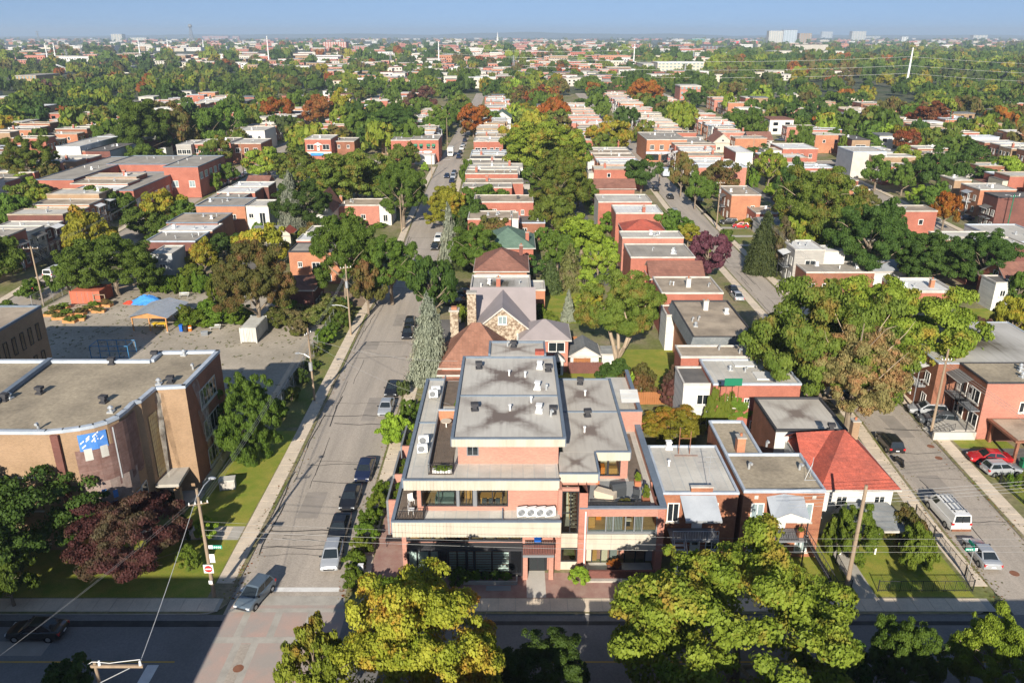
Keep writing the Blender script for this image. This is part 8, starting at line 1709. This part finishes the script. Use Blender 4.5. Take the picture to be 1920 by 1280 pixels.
for k in range(n): leaf_part('foliage', ('hedge', 'bush', 'mid', k % 5), t, ((x1 - x0) * ((k + .5) / n - .5), 0, -.3), k * 1.3, ((x1 - x0) / n * .85, 1.6, 4.2))
# ------------------------------------------------------------------ trees of the farther streets, notable colours first
for k, (u, vt, vb, w, sp, lb) in enumerate(((600, 175, 236, 58, 'red', 'reddest tree of the far tree belt'), (522, 180, 234, 62, 'orange', 'orange tree in the far tree belt beside the yellow one'), (640, 170, 232, 56, 'gold', 'golden tree right of the reddest tree'), (1010, 162, 200, 46, 'red', 'crimson tree beyond the gabled hall'), (966, 160, 196, 42, 'rust', 'dull red tree beside the crimson one'), (1205, 145, 200, 58, 'orange', 'rust orange round tree before the beige apartment block'), (738, 194, 264, 106, 'dark', 'wide dark tree above the curved shop fronts'), (792, 156, 202, 56, 'burgundy', 'dark purple tree up the bending street'), (888, 192, 252, 54, 'orange', 'amber tree closing the bending street'), (822, 193, 246, 44, 'olive', 'olive tree beside the tall pale pole'), (1742, 192, 240, 72, 'red', 'rusty red tree in the right distance'), (425, 205, 246, 14, 'lime', 'narrow yellow tree in the far belt'), (1365, 172, 212, 30, 'lime', 'narrow bright yellow tree by the strip roofs'), (88, 148, 172, 30, 'burgundy', 'dark purple tree by the tan block'), (45, 182, 206, 34, 'burgundy', 'purple round tree over the far west roofs'), (1255, 190, 228, 44, 'green', 'green tree at the head of the strip roofs'), (1285, 222, 250, 14, 'spruce', 'small blue spruce by the strip roofs'), (920, 205, 240, 40, 'green', 'green tree before the gabled hall'), (985, 190, 225, 50, 'gold', 'golden green tree right of the gabled hall'))): tree(u, vt, vb, w, sp, lb, 'cone' if sp == 'spruce' else 'column' if w < 20 else 'round')
MIX = (('green', 6), ('dark', 4), ('olive', 4), ('yellowgreen', 3), ('rust', 1.5), ('gold', 1.6), ('orange', .7), ('lime', .8), ('red', .35), ('burgundy', .25))
TW = {'green': 'mid green', 'dark': 'dark green', 'olive': 'olive green', 'yellowgreen': 'yellow green', 'rust': 'brownish', 'gold': 'golden', 'orange': 'orange', 'lime': 'bright lime', 'red': 'red', 'burgundy': 'purple', 'pine': 'conifer green', 'spruce': 'silver blue'}
rr = random.Random(77)
def free(x, y, r): return all(not (a - r * .45 < x < b + r * .45 and c - r * .45 < y < d + r * .45) for a, b, c, d in HOUSES) and all(math.hypot(x - a, y - b) > (r + q) * .62 for a, b, q in TREES)
def on_road(x, y, m=1.5): return any(fl(y) - m < x < fr(y) + m for fl, fr in ((E1L, E1R), (E2L, E2R), (E0L, E0R), (E3L, E3R))) or (CR0 - 2 < y < CR1 + 2) or y < 57 and y > 40
SAME = {}
ZONES = ((150, 306, -165, 165, 42, 'in the near yards'), (318, 470, -270, 260, 66, 'beyond the far crossing'), (470, 700, -380, 400, 50, 'before the power line'))
for y0, y1, xa, xb, cnt, where in ZONES:
    got = 0
    for _ in range(cnt * 40):
        if got >= cnt: break
        y = y0 + (y1 - y0) * rr.random(); x = rr.uniform(max(xa, -.72 * y), min(xb, .72 * y)); r = rr.uniform(3.2, 6.2) if y < 320 else rr.uniform(4.2, 8.0)
        if on_road(x, y, r * .35 if y > 318 else r * .6) or not free(x, y, r) or (y < 306 and (-95 < x < -58 and 215 < y)): continue
        sp = pick(MIX, rr); H = r * rr.uniform(1.5, 2.1); got += 1; c = ('left of the schoolyard road', 'left of the bending street', 'between the long streets', "right of the van's street")[(x > E0L(y)) + (x > E1L(y)) + (x > E2L(y))]; sz = 'tall' if H > 10.5 else 'small' if H < 7 else 'middling'
        t = tree_at(x, y, r, H, sp, '%s %s tree %s, %s' % (sz, TW[sp], where, c), lod='far' if y > 330 else 'mid', group='%s %s trees %s, %s' % (sz, TW[sp], where, c))
        SAME.setdefault(t['label'], []).append(t)
for _ in range(900):
    if len(SAME.get('s', ())) >= 70: break
    y = rr.uniform(96, 300); x = rr.uniform(-80, 95)
    if on_road(x, y, 2) or not free(x, y, 1.6) or (x < -30 and y < 152): continue
    sp = rr.choice(('green', 'hedge', 'lime', 'vine', 'dark', 'gold', 'yellowgreen')); c = ('left of the bending street', 'between the long streets', "right of the van's street")[(x > E1L(y)) + (x > E2L(y))]
    t = tree_at(x, y, rr.uniform(1.1, 2.4), rr.uniform(1.4, 4.2), sp, '%s shrub in the yards %s' % ({'hedge': 'fresh green', 'vine': 'light green'}.get(sp) or TW[sp], c), 'bush', 'mid', 'shrubs in the yards'); SAME.setdefault('s', []).append(t); SAME.setdefault(t['label'], []).append(t)
for k, ts in SAME.items():
    if k != 's' and len(ts) > 1:
        for i, t in enumerate(sorted(ts, key=lambda q: q.location.y)): t['label'] = (ordn(i + 1) + ' ' if i else '') + 'nearest ' + k

# ------------------------------------------------------------------ the far town: landmarks one by one
def block_b(label, u0, u1, vb, h, dpt, wall, roof='roof_pale', floors=0, cols=0, cat='building', name='distant_building', gm='glass_pale', Y=None, fm='frame_white'):
    x0, y0 = at(u0, vb, 0); x1 = at(u1, vb, 0)[0]
    HOUSES.append((x0, x1, y0, y0 + dpt)); t = thing(name, label, cat, ((x0 + x1) / 2, y0, 0))
    part('wall', MB().box(x0, x1, y0, y0 + dpt, 0, h, wall, 'tb'), t); part('roof', MB().box(x0 - .3, x1 + .3, y0 - .3, y0 + dpt + .3, h - .5, h + .3, roof), t)
    if floors and cols:
        w, hh = (x1 - x0) / cols * .55, h / floors * .5
        me = cached(('fw', round(w, 1), round(hh, 1), gm), lambda: MB().box(-w / 2, w / 2, -.3, 0, 0, hh, gm, 'n').mesh('window'))
        for i in range(cols):
            for j in range(floors): link('window', me, t, ((x1 - x0) * ((i + .5) / cols - .5), 0, h / floors * (j + .3)))
    return t, (x0, x1, y0)
block_b('tallest white apartment tower on the right horizon', 1440, 1466, 84, 62, 40, 'concrete_light', 'roof_pale', 14, 6, 'tower', 'tower_block')
block_b('white and grey stepped tower beside the tallest one', 1467, 1492, 84, 66, 36, 'cap_pale', 'roof_dark', 14, 5, 'tower', 'tower_block')
block_b('brown twin apartment tower right of the white towers', 1497, 1520, 82, 52, 36, 'brick_tan', 'roof_dark', 12, 5, 'tower', 'tower_block')
block_b('lower white slab in front of the brown tower', 1478, 1500, 80, 18, 30, 'white_paint', 'roof_white', 4, 5)
block_b('distant pale slab block on the wooded ridge', 1596, 1622, 76, 70, 60, 'concrete_light', 'roof_pale', 8, 5, 'tower', 'tower_block')
block_b('small white block among the ridge woods', 1690, 1702, 78, 30, 40, 'white_paint', 'roof_white', 3, 2)
block_b('long low pale hospital like block on the far ridge', 1612, 1650, 72, 24, 80, 'cream_stucco', 'roof_pale', 3, 6)
block_b('white dome roofed block at the ridge end', 1824, 1850, 76, 40, 60, 'concrete_light', 'roof_pale', 3, 4)
block_b('white terraced block left of the ridge', 1540, 1560, 72, 80, 60, 'white_paint', 'roof_white', 7, 4)
block_b('glass walled school with a white roof in the right distance', 1236, 1300, 112, 15, 40, 'glass_pale', 'roof_white', 1, 14, 'school', 'glass_building', 'glass')
block_b('grey banded wing of the glass walled school', 1302, 1367, 111, 12, 30, 'concrete_light', 'roof_pale', 3, 12, 'school', 'glass_building')
block_b('beige four storey apartment block with brick bays', 1232, 1318, 140, 14, 30, 'cream_stucco', 'roof_white', 4, 12, 'apartment house', 'apartment_house')
block_b('low pale wing of the beige apartment block', 1206, 1232, 136, 10, 60, 'cream_stucco', 'roof_pale', 3, 4, 'apartment house', 'apartment_house')
block_b('concrete museum like building with a dark recess', 1450, 1580, 113, 16, 60, 'concrete_light', 'roof_pale', 1, 6, 'public building', 'concrete_building', 'glass_dark')
block_b('raised roof blocks of the concrete building', 1488, 1550, 108, 26, 20, 'concrete', 'roof_dark', 0, 0, 'public building', 'concrete_building')
block_b('long mall with a bright red band', 1345, 1420, 83, 14, 60, 'red_sign', 'roof_white', 1, 8, 'shop', 'shopping_hall')
block_b('green glass office left of the red mall', 1297, 1321, 80, 22, 30, 'green_metal', 'roof_white', 4, 4, 'office building', 'office_block')
block_b('long pale retail shed in the right distance', 1245, 1296, 83, 9, 50, 'cream_stucco', 'roof_pale', 1, 9, 'shop', 'shopping_hall')
block_b('red and white apartment block with eight storeys in the centre distance', 607, 650, 97, 26, 40, 'brick_red', 'roof_dark', 7, 9, 'apartment house', 'apartment_house', 'white_paint')
block_b('red brick block right of the red and white apartments', 662, 692, 96, 14, 30, 'brick_red', 'roof_pale', 4, 6, 'apartment house', 'apartment_house')
block_b('long red brick terrace before the power line', 560, 640, 118, 11, 20, 'brick_orange', 'roof_white', 3, 16, 'apartment house', 'apartment_house')
block_b('pale flat terrace left of the red brick terrace', 508, 556, 118, 10, 20, 'concrete_light', 'roof_pale', 3, 9, 'apartment house', 'apartment_house')
block_b('red roofed terrace with white gables', 655, 740, 117, 9, 20, 'cream_stucco', 'shingle_red', 2, 14, 'apartment house', 'apartment_house')
block_b('continuing red and grey roofed terrace', 742, 800, 116, 8, 20, 'concrete_light', 'shingle_grey', 2, 10, 'apartment house', 'apartment_house')
block_b('red brick mill beyond the left power line', 450, 484, 108, 10, 30, 'brick_red', 'roof_white', 3, 8)
block_b('striped roof hall beside the mill', 405, 448, 110, 8, 40, 'panel_grey', 'roof_white', 1, 8)
block_b('yellow white block on the left horizon', 210, 230, 77, 48, 60, 'cream_stucco', 'roof_white', 5, 4)
block_b('pale buildings beside the yellow white block', 245, 275, 77, 22, 60, 'cream_stucco', 'roof_white', 3, 5)
block_b('long orange brick hospital on the horizon', 380, 428, 73, 28, 80, 'brick_salmon', 'roof_pale', 4, 9)
block_b('second orange brick horizon block', 436, 448, 73, 26, 60, 'brick_salmon', 'roof_pale', 4, 3)
block_b('long white warehouse at the left edge', 12, 70, 100, 8, 60, 'white_paint', 'roof_white', 1, 8, 'warehouse', 'warehouse')
block_b('tan warehouse below the white one', 0, 50, 108, 11, 50, 'brick_tan', 'roof_grey', 1, 5, 'warehouse', 'warehouse')
block_b('fenced substation wall with grey panels', 150, 330, 109, 7, 60, 'panel_grey', 'roof_pale', 1, 20, 'substation', 'substation')
block_b('tan three storey slab behind the west roofs', 34, 72, 166, 11, 40, 'brick_buff', 'roof_grey', 3, 6, 'apartment house', 'apartment_house')
block_b('pale motel like block on the left', 212, 245, 138, 8, 20, 'concrete_light', 'roof_white', 2, 6)
block_b('orange red flat block at the centre right', 1162, 1186, 92, 10, 30, 'red_tarp', 'roof_pale', 2, 4)
block_b('brick corner house at the far crossing', 1274, 1312, 188, 10, 20, 'brick_salmon', 'roof_pale', 3, 5, 'apartment house', 'apartment_house')
block_b('row of pink roofs on the right edge', 1790, 1920, 130, 7, 30, 'brick_salmon', 'shingle_red', 2, 22, 'apartment house', 'apartment_house')
block_b('dark roofed house row behind the glass school', 1235, 1375, 92, 8, 40, 'brick_dark', 'shingle_grey', 2, 20, 'apartment house', 'apartment_house')
x, y = at(110, 138, 0); t = thing('tent_hall', 'white tent like roof with pointed folds on the left', 'hall', (x, y, 0)); b = MB()
for k in range(12):
    a, c = 2 * PI * k / 12, 2 * PI * (k + 1) / 12; m_ = (a + c) / 2
    b.face([(17 * math.cos(a), 17 * math.sin(a), 3), (13 * math.cos(m_), 13 * math.sin(m_), 5.5), (0, 0, 11)], 'white_paint').face([(13 * math.cos(m_), 13 * math.sin(m_), 5.5), (17 * math.cos(c), 17 * math.sin(c), 3), (0, 0, 11)], 'white_paint')
link('roof', b.mesh('roof'), t); link('wall', MB().cyl(0, 0, 0, 3.2, 13, 'concrete_light', 12).mesh('wall'), t)
x, y = at(933, 84, 0); t = thing('church', 'pale church with a thin white spire in the centre distance', 'church', (x, y, 0)); link('nave', MB().box(-14, 14, 0, 40, 0, 16, 'concrete_light', 'b').mesh('nave'), t); link('spire', MB().box(-4, 4, -6, 0, 0, 30, 'white_paint').cyl(0, -3, 30, 58, 4, 'white_paint', 8, .3).mesh('spire'), t)
x, y = at(361, 84, 0); t = thing('water_tower', 'dark lattice tower with a round top on the left horizon', 'tower', (x, y, 0)); b = MB()
for s in (-1, 1):
    for q in (-1, 1): b.tube([(s * 9, q * 9, 0), (s * 3, q * 3, 78)], 1.1, 'grey_metal', 4)
for k in range(7): z = 10 * k; w = 9 - 6 * z / 78; w2 = 9 - 6 * (z + 10) / 78; b.tube([(-w, -w, z), (w2, -w2, z + 10)], .6, 'grey_metal', 4).tube([(w, -w, z), (-w2, -w2, z + 10)], .6, 'grey_metal', 4)
link('lattice', b.mesh('lattice'), t); link('tank', MB().ball(0, 0, 84, 10, 10, 8, 'frame_grey', 12, 6).mesh('tank'), t)
# power line: tubular monopoles, lattice pylons and their conductors
POLES = []
for k, (u, vb, vt, lb) in enumerate(((1697, 172, 90, 'nearest white tubular power pole, leaning slightly against the woods'), (1187, 132, 84, 'white tubular power pole left of the beige apartments'), (823, 124, 78, 'thin white tubular power pole in the centre'), (505, 121, 68, 'white tubular power pole before the brick terrace'), (264, 112, 74, 'white tubular power pole before the substation'), (92, 126, 82, 'left one of the two white power poles on the left'), (107, 124, 81, 'right one of the two white power poles on the left'), (316, 96, 74, 'far pale power pole beyond the substation'), (382, 94, 75, 'far thin pale power pole left of the mill'), (457, 91, 76, 'far thin pale power pole over the mill'))):
    x, y = at(u, vb, 0); h = high(u, vt, y)[1]; t = thing('power_pole', lb, 'power pole', (x, y, 0), 0, 'tubular power poles'); s = depth(y) / FPX
    link('shaft', MB().tube([(0, 0, 0), (.5, 0, h)], [(2.4 if k == 0 else 1.3) * s, (1.1 if k == 0 else .7) * s], 'white_metal', 10).mesh('shaft'), t); POLES.append((x, y, h))
    b = MB()
    for q in (.97, .8, .63): b.tube([(0, -3.0 * s, h * q), (0, 3.0 * s, h * q)], .35 * s, 'white_metal', 4)
    link('arm', b.mesh('arm'), t)
def conductor(p, q, sag, label):
    r = .15 * depth(min(p[1], q[1])) / FPX; wire(p, q, sag, r, label, 'wire_pale', 'power line conductors', 20)
a = POLES[0]
for k, f in enumerate((.80, .60, .42)):
    conductor((a[0], a[1], a[2] * f), (a[0] - 330, a[1] + 60, a[2] * (f - .06)), 4, '%s power line cable running from the leaning pole towards the centre' % ('upper', 'middle', 'lower')[k]); conductor((a[0], a[1], a[2] * f), (a[0] + 230, a[1] - 110, a[2] * (f - .08)), 4, '%s power line cable running from the leaning pole to the right edge' % ('upper', 'middle', 'lower')[k])
for k, f in enumerate((.8, .55)): conductor((POLES[1][0], POLES[1][1], POLES[1][2] * f), (POLES[2][0], POLES[2][1], POLES[2][2] * f), 5, '%s power line cable between the two centre poles' % ('upper', 'lower')[k])
for k, (u, vb, vt) in enumerate(((963, 140, 104), (1283, 150, 118), (128, 120, 92), (733, 122, 98), (74, 84, 58), (155, 112, 84))):
    x, y = at(u, vb, 0); h = high(u, vt, y)[1]; t = thing('lattice_pylon', '%s grey lattice pylon of the power line, %s' % (ordn(k + 1), ('in the centre trees', 'before the beige apartments', 'beside the two white poles', 'before the red roofed terrace', 'on the left horizon', 'left of the substation')[k]), 'pylon', (x, y, 0), .4, 'lattice pylons'); w = h * .11; r = .3 * depth(y) / FPX; b = MB()
    for s in (-1, 1):
        for q in (-1, 1): b.tube([(s * w, q * w, 0), (s * w * .25, q * w * .25, h * .7), (0, 0, h)], r, 'grey_metal', 4)
    for j in range(7): z, z2 = h * j / 9, h * (j + 1) / 9; wa, wb = w * (1 - z / h), w * (1 - z2 / h); b.tube([(-wa, -wa, z), (wb, -wb, z2)], r * .6, 'grey_metal', 4).tube([(wa, -wa, z), (-wb, -wb, z2)], r * .6, 'grey_metal', 4)
    link('lattice', b.mesh('lattice'), t); b = MB()
    for z in (.7, .82, .94): b.tube([(-w * 1.3, 0, h * z), (w * 1.3, 0, h * z)], r, 'grey_metal', 4)
    link('arm', b.mesh('arm'), t)
# ------------------------------------------------------------------ stuff: houses and woods too far off to count
NR2 = np.random.default_rng(9)
def town(n, ya, yb, seed, hmin, hmax, wmin, wmax, dens):
    rs = random.Random(seed); b = MB(); ws = ('brick_salmon', 'brick_red', 'cream_stucco', 'white_siding', 'concrete_light', 'brick_tan', 'brick_orange'); ro = ('roof_white', 'roof_pale', 'roof_pale', 'roof_grey', 'shingle_brown', 'shingle_grey')
    for _ in range(n):
        y = ya * (yb / ya) ** rs.random(); x = rs.uniform(-.84, .84) * y
        if dens and math.sin(x * .0045 + 1.7) + math.sin(y * .006 + x * .002) < dens: continue
        if x > .28 * y and 1000 < y < 2600: continue
        w, d, h = rs.uniform(wmin, wmax), rs.uniform(9, 16) * (wmax / 16) ** .5, rs.uniform(hmin, hmax)
        if clash(x - w / 2, x + w / 2, y, y + d) or y < 720 and (on_road(x - w / 2, y, 2) or on_road(x + w / 2, y, 2) or on_road(x, y + d, 4)): continue
        if 640 < y < 760 and abs(x) < 420: continue
        m1, m2 = rs.choice(ws), rs.choice(ro)
        b.box(x - w / 2, x + w / 2, y, y + d, 0, h, m1, 'tb').box(x - w / 2 - .2, x + w / 2 + .2, y - .2, y + d + .2, h, h + .4, m2, 'b')
        k = max(2, int(w / 4))
        for i in range(k):
            for z in ((h * .2, h * .62) if h > 5 else (h * .3,)): b.face([(x - w / 2 + w * (i + .3) / k, y - .05, z), (x - w / 2 + w * (i + .7) / k, y - .05, z), (x - w / 2 + w * (i + .7) / k, y - .05, z + 1.5), (x - w / 2 + w * (i + .3) / k, y - .05, z + 1.5)], 'glass_dark')
    return b
b = town(1500, 700, 1500, 1, 5, 9, 10, 30, -.2); tag(link('distant_houses', b.mesh('distant_houses')), kind='stuff')
b = town(2600, 1400, 9000, 2, 5, 13, 14, 60, -.5); tag(link('far_town', b.mesh('far_town')), kind='stuff')
b = town(150, 330, 690, 3, 5.5, 7, 8, 15, 0); tag(link('half_hidden_roofs', b.mesh('half_hidden_roofs')), kind='stuff')
def woods(name, n, ya, yb, lod, rmin, rmax, seed, wood=False):
    """a mass of far crowns merged into one mesh"""
    rs = np.random.default_rng(seed); protos = []
    ncl, nl, sz = LOD[lod]
    for v in range(4):
        P, N_, T = crown_points('round', ncl, nl, 50 + v)
        n_ = len(P); t = unit(np.cross(N_, unit(rs.normal(size=(n_, 3))))); q = np.cross(N_, t); s = (sz * rs.uniform(.7, 1.3, n_))[:, None]
        protos.append((np.stack([P - t * s * .62, P - q * s * .5, P + t * s * .62, P + q * s * .5], 1), T))
    kinds = ('green', 'dark', 'olive', 'yellowgreen', 'rust', 'gold', 'orange', 'pine'); pr = np.array([.30, .22, .18, .12, .08, .05, .02, .03]); out = {k: ([], []) for k in kinds}
    got = 0; tries = 0
    while got < n and tries < n * 12:
        tries += 1
        y = ya * (yb / ya) ** rs.random(); x = rs.uniform(-.84, .84) * y
        if wood and not (x > .24 * y or (y > 3000 and rs.random() < .35)): continue
        if not wood and x > .26 * y and 1050 < y < 2500 and rs.random() < .5: continue
        r = rs.uniform(rmin, rmax)
        if any(a - 2 < x < c + 2 and e - 3 < y < f + 2 for a, c, e, f in BIGH if abs(e - y) < 90): continue
        if y < 700 and (on_road(x, y, 0) or any(a - r * .3 < x < c + r * .3 and e - r * .3 < y < f + r * .3 for a, c, e, f in HOUSES)): continue
        k = kinds[int(rs.choice(len(kinds), p=pr))]; V, T = protos[int(rs.integers(4))]; a = rs.uniform(0, 6.28); c, s = math.cos(a), math.sin(a); H = r * rs.uniform(1.3, 1.9)
        W = V.copy(); W[..., 0], W[..., 1] = (V[..., 0] * c - V[..., 1] * s) * r + x, (V[..., 0] * s + V[..., 1] * c) * r + y; W[..., 2] = V[..., 2] * H * .9 + H * .08
        out[k][0].append(W); out[k][1].append(np.clip(T * .7 + rs.uniform(-.1, .35), 0, 1)); got += 1
    Vs, Ts, Ms, names = [], [], [], []
    for i, k in enumerate([k for k in kinds if out[k][0]]): v = np.concatenate(out[k][0]); Vs.append(v); Ts.append(np.concatenate(out[k][1])); Ms.append(np.full(len(v), i, dtype=np.int32)); names.append(k)
    V = np.concatenate(Vs).reshape(-1, 3); N = len(V) // 4; me = bpy.data.meshes.new(name)
    me.vertices.add(4 * N); me.vertices.foreach_set('co', V.astype(np.float32).ravel()); me.loops.add(4 * N); me.loops.foreach_set('vertex_index', np.arange(4 * N, dtype=np.int32)); me.polygons.add(N); me.polygons.foreach_set('loop_start', np.arange(0, 4 * N, 4, dtype=np.int32))
    A = me.attributes.new('tone', 'FLOAT', 'FACE'); A.data.foreach_set('value', np.concatenate(Ts).astype(np.float32))
    for k in names: me.materials.append(MATS['leaf_' + k])
    me.polygons.foreach_set('material_index', np.concatenate(Ms)); me.update(calc_edges=True)
    return tag(link(name, me), kind='stuff')
BIGH = [h for h in HOUSES if h[2] > 650]
woods('distant_trees', 430, 325, 720, 'far', 4.5, 8.5, 1)
woods('distant_woods', 1000, 700, 1400, 'tiny', 4.5, 8.5, 2)
woods('far_woods', 1200, 1300, 9000, 'tiny', 7, 14, 3)
woods('ridge_woods', 1100, 950, 2600, 'tiny', 7, 12, 4, True)
# ------------------------------------------------------------------ unseen buildings across the main road that shade it
flat_house('brick building across the main road that shades the crossing and the dark tree', -92, -28.6, 12, 29.6, 14.0, 'brick_brown', 'roof_grey', vents=0)
flat_house('brick shops across the main road opposite the apartment entrance', -11.8, 2.4, 18, 38.2, 8.2, 'brick_red', 'roof_grey', vents=0)
flat_house('brick shops across the main road opposite the duplexes', 4.2, 76, 18, 38.2, 8.4, 'brick_red', 'roof_grey', vents=0)
# ------------------------------------------------------------------ air
hz = MB(); hz.box(-9500, 9500, -200, 14500, -1.5, 130, 'wire')
m = bpy.data.materials.new('haze_air'); m.use_nodes = True; q = m.node_tree; q.nodes.clear(); o_ = q.nodes.new('ShaderNodeOutputMaterial'); pv = q.nodes.new('ShaderNodeVolumePrincipled')
pv.inputs['Color'].default_value = (.66, .82, 1.0, 1); pv.inputs['Density'].default_value = .00013; pv.inputs['Anisotropy'].default_value = .1; q.links.new(pv.outputs[0], o_.inputs[1])
MATS['wire_tmp'] = m
h_ = hz.mesh('haze'); h_.materials[0] = m; tag(link('haze', h_), kind='stuff')
